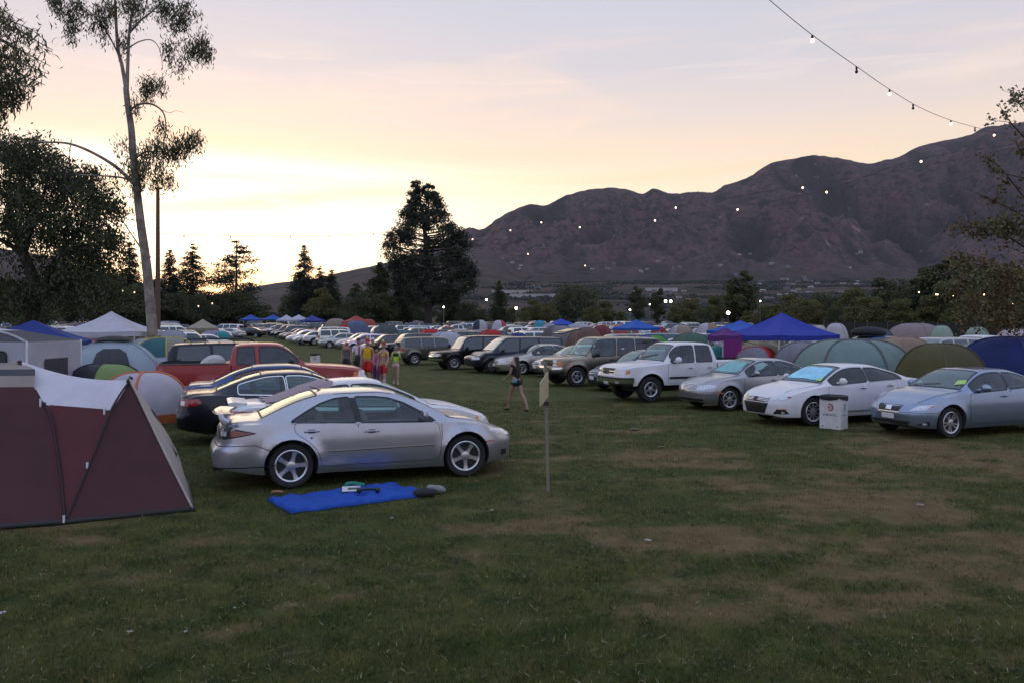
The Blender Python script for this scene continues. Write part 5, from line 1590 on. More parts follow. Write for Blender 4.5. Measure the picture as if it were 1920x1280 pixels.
def leaves(name, C, L, Wd, mat, parent, rg, droop=0.0, aim=None):
    """C: leaf centres Nx3; long axis random, pulled downward by droop or toward aim (Nx3)"""
    n = len(C)
    if n == 0: return None
    d = rg.standard_normal((n, 3)); d /= np.linalg.norm(d, axis=1)[:, None]
    if aim is not None: d = d * .5 + aim
    d[:, 2] -= droop
    d /= np.linalg.norm(d, axis=1)[:, None] + 1e-9
    r = rg.standard_normal((n, 3)); s = np.cross(d, r); s /= np.linalg.norm(s, axis=1)[:, None] + 1e-9
    L = (np.asarray(L) * (.6 + .8 * rg.random(n)))[:, None]; Wd = (np.asarray(Wd) * (.7 + .6 * rg.random(n)))[:, None]
    k = rg.standard_normal((n, 3)) * .12 * L
    V = np.stack([C - d * L / 2, C + s * Wd / 2 + k, C + d * L / 2, C - s * Wd / 2 + k], 1).reshape(-1, 3)
    return np_mesh(name, V, np.arange(4 * n), 4, mat, parent)

def blob(rg, c, r, n, hollow=.25):
    p = rg.standard_normal((n, 3)); p /= np.linalg.norm(p, axis=1)[:, None]
    p *= (hollow + (1 - hollow) * rg.random(n) ** .5)[:, None]
    return np.asarray(c)[None] + p * np.asarray(r)[None]

def broad_tree(name, label, H, Wc, seed, mat, base=.18, n=7000, leaf=.42, clumps=34, trunk=.3, group=None, open_=.0, lean=0., shape=0):
    rg = np.random.default_rng(seed); rn = random.Random(seed)
    root = thing(name, label, 'tree', group=group)
    cz = H * (base + (1 - base) * .5); rz = H * (1 - base) * .5
    cen = []
    k = 0
    while len(cen) < clumps and k < 4000:
        k += 1
        p = rg.standard_normal(3); p /= np.linalg.norm(p); p *= .35 + .62 * rg.random() ** .6
        if shape == 1: p[0:2] *= (1.15 - .6 * (p[2] + 1) / 2)
        if shape == 2: p[0:2] *= .6 + .4 * math.cos(p[2] * 1.4)
        c = np.array([p[0] * Wc / 2 + lean * p[2], p[1] * Wc / 2, cz + p[2] * rz])
        if all(np.linalg.norm(c - q) > Wc * .09 for q in cen): cen.append(c)
    C = []
    per = n // max(1, len(cen))
    for c in cen:
        s = Wc * (.10 + .09 * rn.random())
        C.append(blob(rg, c, (s * 1.25, s * 1.25, s * .8), int(per * (.6 + .8 * rn.random()))))
    leaves('crown', np.concatenate(C), leaf, leaf * .55, mat, root, rg, droop=.25)
    b = bmesh.new()
    fork = Vector((lean * .2, 0, H * (base + .12)))
    add_tube(b, catmull([(0, 0, -.2), (.05 * rn.uniform(-1, 1), .05, H * base * .6), fork], 4), [trunk * (1.25 - .5 * i / 8) for i in range(9)], 8)
    for c in cen[::2]:
        c = Vector(c); mid = fork.lerp(c, .5) + Vector((rn.uniform(-.4, .4), rn.uniform(-.4, .4), -.05 * H * rn.random()))
        pts = catmull([fork, mid, c], 4); add_tube(b, pts, [trunk * .45 * (1 - .85 * i / (len(pts) - 1)) for i in range(len(pts))], 5)
    finish(b, 'trunk', M_bark, root, sharp=0)
    return root

def conifer(name, label, H, Wb, seed, mat=None, prof=None, base=.06, levels=34, arms=8, leaf=.5, droop=.35, trunk=.3, group=None, dens=1., tip=0., gap=0.):
    """layered conifer; prof(t) = relative reach at height t"""
    rg = np.random.default_rng(seed); rn = random.Random(seed); mat = mat or M_leafp
    root = thing(name, label, 'tree', group=group)
    prof = prof or (lambda t: (1 - t) ** .85)
    C, A = [], []
    b = bmesh.new()
    n_t = 8
    add_tube(b, [(0, 0, -.2 + (H + .1) * i / n_t) for i in range(n_t + 1)], [trunk * (1.05 - i / n_t) + .02 for i in range(n_t + 1)], 8)
    for l in range(levels):
        t = base + (1 - base) * (l + rn.random() * .6) / levels
        reach = Wb / 2 * prof(t)
        for a in range(max(3, int(arms * (.5 + .5 * (1 - t))))):
            if rn.random() < gap: continue
            an = rn.uniform(0, 2 * math.pi); ln = reach * rn.uniform(.55, 1.08)
            if ln < .1: ln = .1
            z0 = t * H; dz = -droop * ln * rn.uniform(.5, 1.2)
            d = np.array([math.cos(an), math.sin(an), 0.])
            m = max(10, int(dens * ln * 30))
            s = rg.random(m) ** .7
            P = d[None] * (s * ln)[:, None]; P[:, 2] = z0 + dz * s ** 1.5 + tip * ln * s ** 4
            w_ = .12 * ln + .16
            P += rg.standard_normal((m, 3)) * np.array([w_, w_, w_ * .45])
            C.append(P); A.append(np.repeat(d[None], m, 0) * .9)
            if ln > 1.0 and rn.random() < .6: add_tube(b, [(0, 0, z0), (d[0] * ln * .5, d[1] * ln * .5, z0 + dz * .35), (d[0] * ln * .95, d[1] * ln * .95, z0 + dz * .93 + tip * ln * .8)], [trunk * .22 * (1 - t) + .02, .03, .015], 4)
    C = np.concatenate(C); A = np.concatenate(A)
    leaves('crown', C, leaf, leaf * .5, mat, root, rg, droop=.15, aim=A)
    finish(b, 'trunk', M_bark, root, sharp=0)
    return root

def hero_eucalyptus():
    """slender gum tree standing behind the dome tents; clumps of hanging narrow leaves"""
    Y = 33.; rg = np.random.default_rng(2); rn = random.Random(2)
    root = thing('eucalyptus_tree', 'tall slender gum tree with pale leaning trunk and hanging leaf clumps', 'tree', at(291, Y))
    o = root.location
    def W(px, py, dy=0.): return ray(px, py, Y + dy) - o
    b = bmesh.new()
    def limb(pts, r0, r1, n=6, seg=8):
        P = catmull([W(*p) for p in pts], n); k = len(P)
        add_tube(b, P, [r0 + (r1 - r0) * (i / (k - 1)) for i in range(k)], seg)
    limb([(291, 725), (287, 660), (284, 600), (275, 500), (264, 420), (256, 350)], .25, .155)
    limb([(256, 350), (249, 280), (246, 240), (240, 200), (236, 165)], .155, .115)
    limb([(236, 165), (229, 125), (221, 90), (217, 30), (214, -30), (206, -110)], .085, .035)
    limb([(238, 175), (240, 110), (243, 55), (252, 5), (262, -70)], .08, .03)
    limb([(243, 62), (262, 40), (285, 22), (306, 0), (330, -40)], .045, .015)
    limb([(242, 90), (262, 78), (285, 76), (300, 95, .4), (305, 130, .6)], .03, .01)
    limb([(246, 205), (262, 196), (285, 196), (305, 210), (311, 235), (308, 262)], .05, .018)
    limb([(300, 205), (318, 212), (330, 208), (345, 212)], .014, .005, 4, 5)
    limb([(256, 350), (236, 330), (210, 308), (170, 285), (130, 270), (90, 267), (55, 267)], .085, .025)
    limb([(252, 344), (230, 334), (190, 330), (150, 328, .5)], .05, .02)
    limb([(130, 285), (134, 262), (128, 300), (122, 335)], .022, .008, 4, 5)
    limb([(272, 478), (255, 452), (240, 430), (228, 410)], .04, .012)
    limb([(250, 300), (275, 285), (300, 285), (350, 275)], .04, .012)
    limb([(230, 120), (200, 60), (165, 20), (120, -5)], .04, .012)
    limb([(285, 22), (320, 30), (350, 60), (375, 85)], .025, .008)
    limb([(278, 480), (282, 483)], .03, .05, 3, 6)
    finish(b, 'trunk', M_gum, root, sharp=0)
    C = []
    # clump: (px, py, rx, ry, leaves)
    for (px, py, rx, ry, n) in ((275, 300, 42, 42, 700), (300, 285, 30, 30, 420), (255, 320, 20, 35, 420), (300, 330, 25, 22, 260), (345, 268, 30, 24, 420), (362, 262, 16, 20, 260), (236, 270, 14, 20, 130), (320, 275, 20, 26, 240), (318, 338, 8, 12, 60),
                                (285, 168, 28, 18, 260), (270, 155, 14, 14, 60), (300, 150, 22, 12, 40),
                                (118, 12, 26, 24, 320), (150, 25, 30, 26, 460), (188, 40, 26, 28, 420), (205, 15, 30, 20, 300), (100, 0, 20, 14, 160), (135, 52, 12, 16, 80), (228, 78, 10, 26, 160), (265, 22, 24, 24, 280), (240, 0, 30, 20, 300),
                                (330, 35, 30, 24, 420), (350, 10, 26, 20, 300), (305, 5, 30, 18, 300), (378, 88, 20, 22, 380), (350, 98, 22, 26, 260), (325, 110, 16, 22, 140), (310, 90, 10, 14, 50), (392, 92, 9, 16, 90),
                                (255, 200, 6, 10, 20), (305, 235, 12, 14, 26)):
        s = Y / FPX
        for _ in range(max(3, n // 36)):                       # hanging sprays inside the clump
            c = W(px + rn.gauss(0, rx * .42), py + rn.gauss(0, ry * .42), rn.gauss(0, rx * s * .5))
            m = 46
            p = rg.standard_normal((m, 3)) * np.array([.13, .13, .22]) + np.array(c)[None]
            p[:, 2] -= .12
            C.append(p)
    leaves('crown', np.concatenate(C), .21, .042, M_leafo, root, rg, droop=1.3)
    return root

def near_eucalyptus():
    """gum tree just left of the frame whose leafy twigs hang into the picture"""
    Y = 12.; rg = np.random.default_rng(8); rn = random.Random(8)
    root = thing('eucalyptus_tree', 'near gum tree whose long hanging leaves enter at top left', 'tree', (-10.6, 11.5, 0))
    o = root.location
    b = bmesh.new()
    P = catmull([(0, 0, -.2), (.1, 0, 2.5), (.0, .2, 5), (.4, .3, 8), (.3, .3, 11)], 5); add_tube(b, P, [.3 * (1 - .8 * i / (len(P) - 1)) for i in range(len(P))], 8)
    C, A = [], []
    ends = [(30, 40), (60, 75), (95, 125), (70, 110), (40, 120), (20, 60), (85, 160), (30, 150), (15, 190), (45, 190), (5, 110), (-20, 60), (-30, 150), (10, 225), (25, 30), (100, 95), (60, 130), (-10, 20), (15, 165), (-5, 170), (40, 90), (72, 60), (55, 165), (92, 140)]
    for i, (px, py) in enumerate(ends):
        e = ray(px, py, Y + rn.uniform(-.5, .8)) - o
        s = Vector((rn.uniform(.2, .45), .3, e.z + rn.uniform(-.2, .9)))
        mid = s.lerp(e, .6) + Vector((0, 0, .35))
        pts = catmull([s, mid, e], 5); add_tube(b, pts, [.03 * (1 - .85 * k / (len(pts) - 1)) for k in range(len(pts))], 5)
        m = 150 if i % 4 else 240
        t = rg.random(m) ** .6
        q = np.array([pts[min(len(pts) - 1, int(x * (len(pts) - 1)))][:] for x in t])
        sp = .05 + .10 * rg.random(m)[:, None]
        C.append(q + rg.standard_normal((m, 3)) * sp + np.array([0, 0, -.06]))
    for (px, py, n) in ((12, 170, 420), (-40, 120, 400), (-60, 40, 300), (-30, 210, 260), (0, 185, 220)):
        C.append(blob(rg, ray(px, py, Y + .4) - o, (.32, .4, .3), n))
    C.append(blob(rg, (.3, .2, 9.5), (2.6, 2.5, 1.6), 1800))
    finish(b, 'trunk', M_gum, root, sharp=0)
    leaves('crown', np.concatenate(C), .16, .024, M_leafo, root, rg, droop=1.1)

def big_left_tree():
    """broad dark tree at the left edge"""
    Y = 62.; rg = np.random.default_rng(21); rn = random.Random(21)
    root = thing('broadleaf_tree', 'broad dark tree filling the left edge behind the tents', 'tree', at(55, Y))
    o = root.location
    def W(px, py, dy=0.): return ray(px, py, Y + dy) - o
    b = bmesh.new()
    def limb(pts, r0, r1, n=5, seg=7):
        P = catmull([W(*p) for p in pts], n); k = len(P)
        add_tube(b, P, [r0 + (r1 - r0) * (i / (k - 1)) for i in range(k)], seg)
    limb([(55, 618), (62, 590), (66, 560), (62, 520), (45, 480), (30, 440)], .55, .3)
    limb([(64, 560), (90, 520), (110, 480), (150, 430), (180, 380)], .3, .08)
    limb([(60, 490), (20, 460), (-10, 445), (-40, 430)], .25, .08)
    limb([(45, 480), (60, 420), (80, 370), (95, 310)], .25, .06)
    limb([(90, 520), (140, 500), (190, 490)], .14, .04)
    limb([(30, 440), (15, 380), (20, 330), (30, 290)], .2, .05)
    finish(b, 'trunk', M_bark, root, sharp=0)
    C = []
    for (px, py, rx, ry, n) in ((40, 300, 50, 35, 900), (10, 285, 40, 30, 600), (60, 330, 60, 35, 1100), (120, 345, 45, 35, 800), (155, 365, 45, 35, 800), (195, 385, 32, 30, 500), (215, 400, 16, 24, 200), (20, 370, 50, 35, 1000), (75, 395, 55, 40, 1200), (140, 420, 55, 40, 1200), (195, 440, 34, 40, 600), (215, 470, 20, 40, 350),
                                (30, 430, 45, 30, 700), (90, 460, 60, 40, 1300), (160, 490, 50, 45, 1100), (200, 520, 28, 45, 500), (120, 530, 50, 40, 1100), (60, 545, 45, 35, 900), (10, 560, 40, 30, 700), (160, 560, 45, 28, 700), (205, 560, 22, 28, 260), (-40, 400, 60, 90, 1500), (-50, 530, 60, 50, 1000), (100, 305, 20, 16, 160), (60, 275, 26, 14, 200), (170, 330, 20, 16, 160)):
        s = Y / FPX
        for _ in range(max(3, n // 28)):
            c = W(px + rn.gauss(0, rx * .5), py + rn.gauss(0, ry * .5), rn.gauss(0, 2.2))
            p = rg.standard_normal((58, 3)) * np.array([.42, .42, .40]) + np.array(c)[None]; C.append(p)
    leaves('crown', np.concatenate(C), .32, .12, M_leafl, root, rg, droop=1.0)

def big_pine():
    Y = 165.; rg = np.random.default_rng(31); rn = random.Random(31)
    root = thing('pine_tree', 'tallest pine in the middle with a bare lower trunk and forked top', 'tree', at(803, Y))
    o = root.location
    def W(px, py, dy=0.): return ray(px, py, Y + dy) - o
    b = bmesh.new()
    P = [W(803, 625), W(803, 560), W(802, 500), W(797, 440), W(790, 390), W(781, 345)]
    pts = catmull(P, 4); add_tube(b, pts, [.85 * (1 - .85 * i / (len(pts) - 1)) for i in range(len(pts))], 8)
    P2_ = catmull([W(797, 440), W(803, 395), W(803, 348)], 4); add_tube(b, P2_, [.3 * (1 - .7 * i / (len(P2_) - 1)) for i in range(len(P2_))], 6)
    lo = pchip([(340, 777), (360, 775), (385, 766), (410, 753), (440, 733), (470, 722), (490, 722), (520, 738), (545, 748), (562, 770)])
    hi = pchip([(340, 790), (348, 806), (370, 820), (390, 832), (420, 846), (435, 872), (460, 878), (490, 872), (510, 898), (525, 893), (550, 870), (562, 840)])
    C = []
    for k in range(380):
        py = 343 + 222 * rn.random() ** .8
        a, z = lo(py), hi(py)
        u = rn.random(); u = .5 + .5 * math.copysign(abs(2 * u - 1) ** .75, 2 * u - 1)
        px = a + (z - a) * u + rn.gauss(0, 4)
        dy = rn.gauss(0, 2.6) * (1 - abs(2 * u - 1)) * min(1, (py - 330) / 90)
        c = W(px, py, dy)
        s = rn.uniform(.55, 1.15) * (.36 + .64 * min(1., (py - 335) / 90))
        C.append(rg.standard_normal((95, 3)) * np.array([s * .75, s * .75, s * .55]) + np.array(c)[None])
        t = .8 - (py - 343) / 222 * .55
        trunk_p = W(800, min(py + 12, 580))
        if k % 2 == 0: add_tube(b, [trunk_p, trunk_p.lerp(c, .5) + Vector((0, 0, -.3)), c], [.16, .1, .04], 5)
    finish(b, 'trunk', M_bark, root, sharp=0)
    leaves('crown', np.concatenate(C), .55, .22, M_leafp, root, rg, droop=-.15)

def cedar():
    """spreading deodar with tiered horizontal boughs"""
    root = conifer('cedar_tree', 'wide tiered cedar with flat spreading boughs left of the grass aisle', 19.2, 15, 44, prof=lambda t: (.95 if t < .45 else 1.0 * ((1 - t) / .55) ** .8 + .04), levels=17, arms=8, leaf=.5, droop=.05, tip=.12, base=.05, gap=.08, trunk=.45, dens=.9)
    rg = np.random.default_rng(4)
    return root

def right_tree():
    """sparse russet tree at the right edge"""
    Y = 27.; rg = np.random.default_rng(51); rn = random.Random(51)
    root = thing('sycamore_tree', 'sparse russet leaved tree at the right edge', 'tree', at(1975, Y))
    o = root.location
    def W(px, py, dy=0.): return ray(px, py, Y + dy) - o
    b = bmesh.new(); C = []
    def limb(pts, r0, r1, n=5, seg=6):
        P = catmull([W(*p) for p in pts], n); k = len(P)
        add_tube(b, P, [r0 + (r1 - r0) * (i / (k - 1)) for i in range(k)], seg); return P
    limb([(1975, 790), (1972, 700), (1968, 600), (1975, 450), (1970, 300), (1975, 180), (1972, 80)], .20, .04)
    tw = [((1970, 330), (1930, 270), (1895, 230), (1875, 200)), ((1972, 300), (1940, 240), (1915, 200), (1895, 185)), ((1972, 420), (1920, 370), (1880, 320), (1845, 290)), ((1970, 440), (1910, 400), (1870, 380), (1835, 365)), ((1970, 500), (1900, 450), (1850, 430), (1805, 425)),
          ((1968, 540), (1900, 520), (1850, 500), (1800, 490)), ((1968, 580), (1900, 560), (1850, 545), (1800, 540)), ((1968, 600), (1910, 590), (1860, 585), (1820, 580)), ((1972, 250), (1950, 200), (1930, 190), (1905, 178)), ((1970, 380), (1930, 340), (1900, 330), (1860, 320)),
          ((1970, 470), (1930, 440), (1900, 430), (1870, 420)), ((1968, 560), (1930, 530), (1890, 520), (1860, 515)), ((1968, 620), (1920, 610), (1880, 600), (1850, 596)), ((1972, 360), (1945, 310), (1920, 290), (1900, 262))]
    for k, p in enumerate(tw):
        dy = rn.uniform(-1.2, 1.2)
        P = limb([(a, c, dy * i / 3) for i, (a, c) in enumerate(p)], .035, .008)
        low = p[-1][1] > 400
        for _ in range(4 if low else 2):
            q = P[rn.randrange(len(P) // 2, len(P))]; e = q + Vector((rn.uniform(-.7, .3), rn.uniform(-.6, .6), rn.uniform(-.35, .35))); add_tube(b, [q, e], [.01, .004], 4)
            m = 90 if low else 26
            t = rg.random(m)[:, None]; C.append(np.array(q)[None] * (1 - t) + np.array(e)[None] * t + rg.standard_normal((m, 3)) * (.16 if low else .08))
        m = 120 if low else 36
        idx = rg.integers(len(P) // 3, len(P), m); C.append(np.array([P[i][:] for i in idx]) + rg.standard_normal((m, 3)) * (.2 if low else .10))
    for (px, py, n) in ((1925, 520, 380), (1905, 580, 380), (1880, 545, 220), (1930, 450, 200), (1930, 620, 260), (1960, 380, 220), (1965, 250, 260)):
        C.append(blob(rg, W(px, py), (.85, 1.2, .7), n, .1))
    finish(b, 'trunk', M_bark, root, sharp=0)
    leaves('crown', np.concatenate(C), .12, .085, M_leafr, root, rg, droop=.3)

def build_trees():
    hero_eucalyptus(); near_eucalyptus(); big_left_tree(); big_pine(); right_tree()
    c = cedar(); c.location = at(443, 190); c.scale = (1., 1., 1.08)
    # slim conifers on the far side of the field: (px, top row, distance, width m, label)
    G = 'slim conifers along the far side of the field'
    slim = lambda t: (1 - t) ** .75 * min(1, .55 + t * 3)
    A = conifer('cypress_tree', 'slim pointed conifer just right of the gum tree pole', 20, 12, 61, prof=slim, levels=42, arms=9, leaf=.42, droop=.45, gap=.05, group=G)
    B = conifer('cypress_tree', 'slim pointed conifer between the pole and the cedar', 20, 13, 62, prof=slim, levels=38, arms=9, leaf=.42, droop=.30, gap=.12, group=G)
    def top_scale(o, px, top, Y, H, sx=1.):
        base = at(px, Y); need = CAMH + (HOR - top) / FPX * Y - base.z; s = need / H
        o.location = base; sx *= 1.3 if o.name.startswith('cypress') else 1.
        o.scale = (s * sx, s * sx, s)
    top_scale(A, 318, 467, 185, 20, .9); top_scale(B, 362, 457, 185, 20, 1.0)
    top_scale(dup(A, label='slim conifer peeking out left of the gum trunk', rz=1.1), 243, 452, 190, 20, .9)
    top_scale(dup(A, label='narrow dark conifer, tallest of the trio left of the big pine', rz=2.), 571, 458, 180, 20, .8)
    top_scale(dup(B, label='middle and shortest sided conifer of the trio left of the big pine', rz=3.), 600, 498, 180, 20, .9)
    top_scale(dup(A, label='right hand conifer of the trio left of the big pine', rz=4.), 622, 505, 178, 20, 1.)
    # dark conifers in front of and beside the big pine
    K = conifer('fir_tree', 'bushy dark fir touching the left side of the big pine', 16, 12, 63, mat=M_leafd, prof=lambda t: (1 - t) ** .6, levels=26, arms=10, leaf=.55, droop=.25)
    top_scale(K, 712, 490, 170, 16, 1.)
    top_scale(dup(K, label='small dark fir left of the bushy fir', rz=1.5), 668, 530, 172, 16, 1.1)
    top_scale(dup(K, label='dark fir filling the gap under the pine boughs', rz=2.5), 752, 520, 175, 16, 1.0)
    top_scale(dup(K, label='dark fir right of the pine trunk', rz=.5), 850, 540, 178, 16, 1.1)
    top_scale(dup(K, label='pointed dark fir standing alone right of the pine', rz=3.5), 936, 525, 175, 16, .72)
    # broad trees: prototypes then copies
    G2 = 'broad trees along the far edge of the field'
    pr = {}
    pr['a'] = broad_tree('shade_tree', 'rounded dark green tree between two floodlights', 12, 14, 71, M_leafd, base=.08, n=9000, leaf=.5, clumps=40, group=G2)
    pr['b'] = broad_tree('shade_tree', 'yellow green tree', 11, 11, 72, M_leafy, base=.06, n=8000, leaf=.5, clumps=34, group=G2)
    pr['c'] = broad_tree('shade_tree', 'tall dark tree', 15, 8, 73, M_leafd, base=.08, n=8000, leaf=.5, clumps=36, group=G2, shape=2)
    pr['d'] = broad_tree('shade_tree', 'olive tree', 12, 10, 74, M_leaf, base=.05, n=8000, leaf=.5, clumps=32, group=G2, shape=1)
    Hs = dict(a=12, b=11, c=15, d=12); used = set()
    T = [('b', 605, 540, 176, .9, 'yellow green round tree in front of the conifer trio'), ('d', 538, 556, 230, .8, 'thin pale tree between cedar and conifer trio'), ('d', 500, 572, 215, 1., 'low olive bush tree right of the cedar'),
         ('a', 440, 540, 185, 1.2, 'dense rounded tree under the cedar boughs'), ('a', 325, 545, 180, .8, 'dense round tree at the foot of the slim conifers'), ('c', 280, 520, 172, 1.6, 'dark tree behind the foot of the gum trunk'), ('a', 230, 530, 165, .9, 'dark round tree left of the gum trunk'), ('a', 372, 548, 176, .7, 'round tree beside the second slim conifer'),
         ('a', 700, 545, 168, 1.0, 'round dark tree below the bushy fir'), ('a', 660, 556, 166, .8, 'low dark tree at the left foot of the firs'), ('a', 880, 565, 172, .8, 'low dark tree right of the pine trunk'),
         ('b', 1000, 562, 185, 1., 'yellowing tree right of the lone fir'), ('a', 1073, 532, 190, 1., 'rounded dark green tree in the middle of the far edge'), ('b', 1030, 572, 180, .9, 'low yellowing tree left of the rounded dark tree'), ('d', 1135, 565, 180, 1., 'low olive tree right of the rounded dark tree'), ('c', 1195, 534, 185, .8, 'first of two upright dark trees by the bright floodlight'), ('c', 1232, 538, 190, .8, 'second of two upright dark trees by the bright floodlight'),
         ('b', 1290, 560, 172, 1.1, 'yellow green tree between the two bright floodlights'), ('d', 1340, 556, 168, .9, 'olive tree just left of the brightest floodlight'), ('c', 1392, 504, 170, 1., 'tall dark tree above the brightest floodlight'), ('b', 1375, 545, 175, .8, 'yellowish tree behind the brightest floodlight'), ('d', 1430, 575, 160, .9, 'low olive tree right of the brightest floodlight'),
         ('b', 1480, 552, 150, 1.1, 'yellow green tree above the big blue canopy'), ('a', 1540, 548, 150, .9, 'dark round tree right of the big blue canopy top'), ('d', 1600, 542, 145, 1.0, 'olive tree above the grey dome tent'), ('c', 1665, 515, 140, 1.3, 'dark upright tree left of the tall green tree'), ('a', 1700, 530, 138, .9, 'dense dark tree in the right half of the tree line'), ('c', 1757, 478, 135, 1.3, 'tall green tree, highest of the right tree line'), ('a', 1830, 490, 130, .9, 'dark tree behind the sparse russet tree'), ('b', 1800, 560, 120, .9, 'yellowish bush tree above the blue dome tent'), ('b', 1890, 500, 115, 1., 'yellowish tree at the right edge behind russet leaves'), ('d', 1640, 560, 130, .9, 'low olive tree behind the dark fence'), ('a', 1570, 572, 135, .8, 'low dark tree behind the left end of the fence'), ('a', 1870, 560, 110, .8, 'low dark tree at the right end of the fence'), ('d', 1745, 555, 125, .9, 'low olive tree below the tall green tree'),
         ('a', 130, 520, 150, 1.0, 'dark round tree seen between the left tree and the gum trunk'), ('a', 20, 540, 150, 1.2, 'dark round tree behind the broad left tree'), ('c', 180, 540, 140, 1.1, 'dark upright tree behind the white canopy'), ('d', 1165, 585, 178, .9, 'lowest olive bush left of the two upright dark trees'), ('d', 960, 578, 180, .9, 'low olive bush right of the lone fir'), ('a', 790, 560, 190, .9, 'dark tree behind the pine trunk'), ('d', 830, 572, 195, 1.0, 'olive tree behind the pine trunk'),
         ('b', 1110, 575, 172, .8, 'low yellowing bush tree before the rounded dark tree'), ('d', 1265, 575, 165, .9, 'low olive bush under the double floodlight'), ('a', 1315, 580, 160, .9, 'low dark bush between double and brightest floodlight'), ('b', 1405, 582, 150, .8, 'low yellowing bush under the tall dark tree'), ('a', 1450, 570, 155, 1., 'dark tree behind the big blue canopy peak'), ('b', 1515, 562, 140, 1., 'yellow green tree right above the blue canopy slope'), ('b', 1620, 556, 128, 1., 'yellow green tree above the roof bag suv'), ('d', 1690, 562, 122, 1., 'olive bush tree before the dense dark tree'), ('d', 1780, 530, 125, 1.2, 'olive tree just right of the tall green tree'), ('b', 1850, 545, 105, 1.1, 'yellowish tree low behind the russet tree'), ('a', 1720, 520, 150, 1.2, 'wide dark tree left of the tall green tree'), ('d', 905, 580, 172, .9, 'low olive bush between pine and lone fir'), ('d', 985, 585, 168, .8, 'tiny olive bush beside the low floodlight'), ('a', 60, 560, 130, 1.2, 'dark bushy tree low behind the broad left tree'), ('a', 520, 585, 200, .9, 'far low bush at the end of the aisle')]
    for i, (k, px, top, Y, sx, lab) in enumerate(T):
        if k in used: o = dup(pr[k])
        else: o = pr[k]; used.add(k)
        o['label'] = lab; o.rotation_euler = (0, 0, i * 1.7)
        top_scale(o, px, top, Y, Hs[k] * .99, sx)
# ================================================================= people
def skin_mesh(name, pts, edges, rad, mat, parent, col=None, sub=2, root=0):
    me = bpy.data.meshes.new(name); me.from_pydata([tuple(p) for p in pts], edges, []); me.update()
    o = bpy.data.objects.new(name, me); COL.objects.link(o)
    md = o.modifiers.new('skin', 'SKIN'); md.use_smooth_shade = True
    sv = me.skin_vertices[0].data
    for i, r in enumerate(rad):
        sv[i].radius = r if hasattr(r, '__len__') else (r, r)
        sv[i].use_root = (i == root)
    sb = o.modifiers.new('sub', 'SUBSURF'); sb.levels = sub; sb.render_levels = sub
    dg = bpy.context.evaluated_depsgraph_get()
    nm = bpy.data.meshes.new_from_object(o.evaluated_get(dg))
    o.modifiers.clear(); o.data = nm; bpy.data.meshes.remove(me)
    nm.materials.clear(); nm.materials.append(mat); nm.shade_smooth()
    o.name = name
    if parent is not None: o.parent = parent
    if col: color(o, col)
    return o

M_skin = noisy('skin', None, rough=.55, var=.08, scale=12)
M_cloth = noisy('garment', None, rough=.9, var=.15, scale=14, bump=.3, bscale=40)
M_hair = noisy('hair', None, rough=.5, var=.25, scale=30, bump=.5, bscale=80)

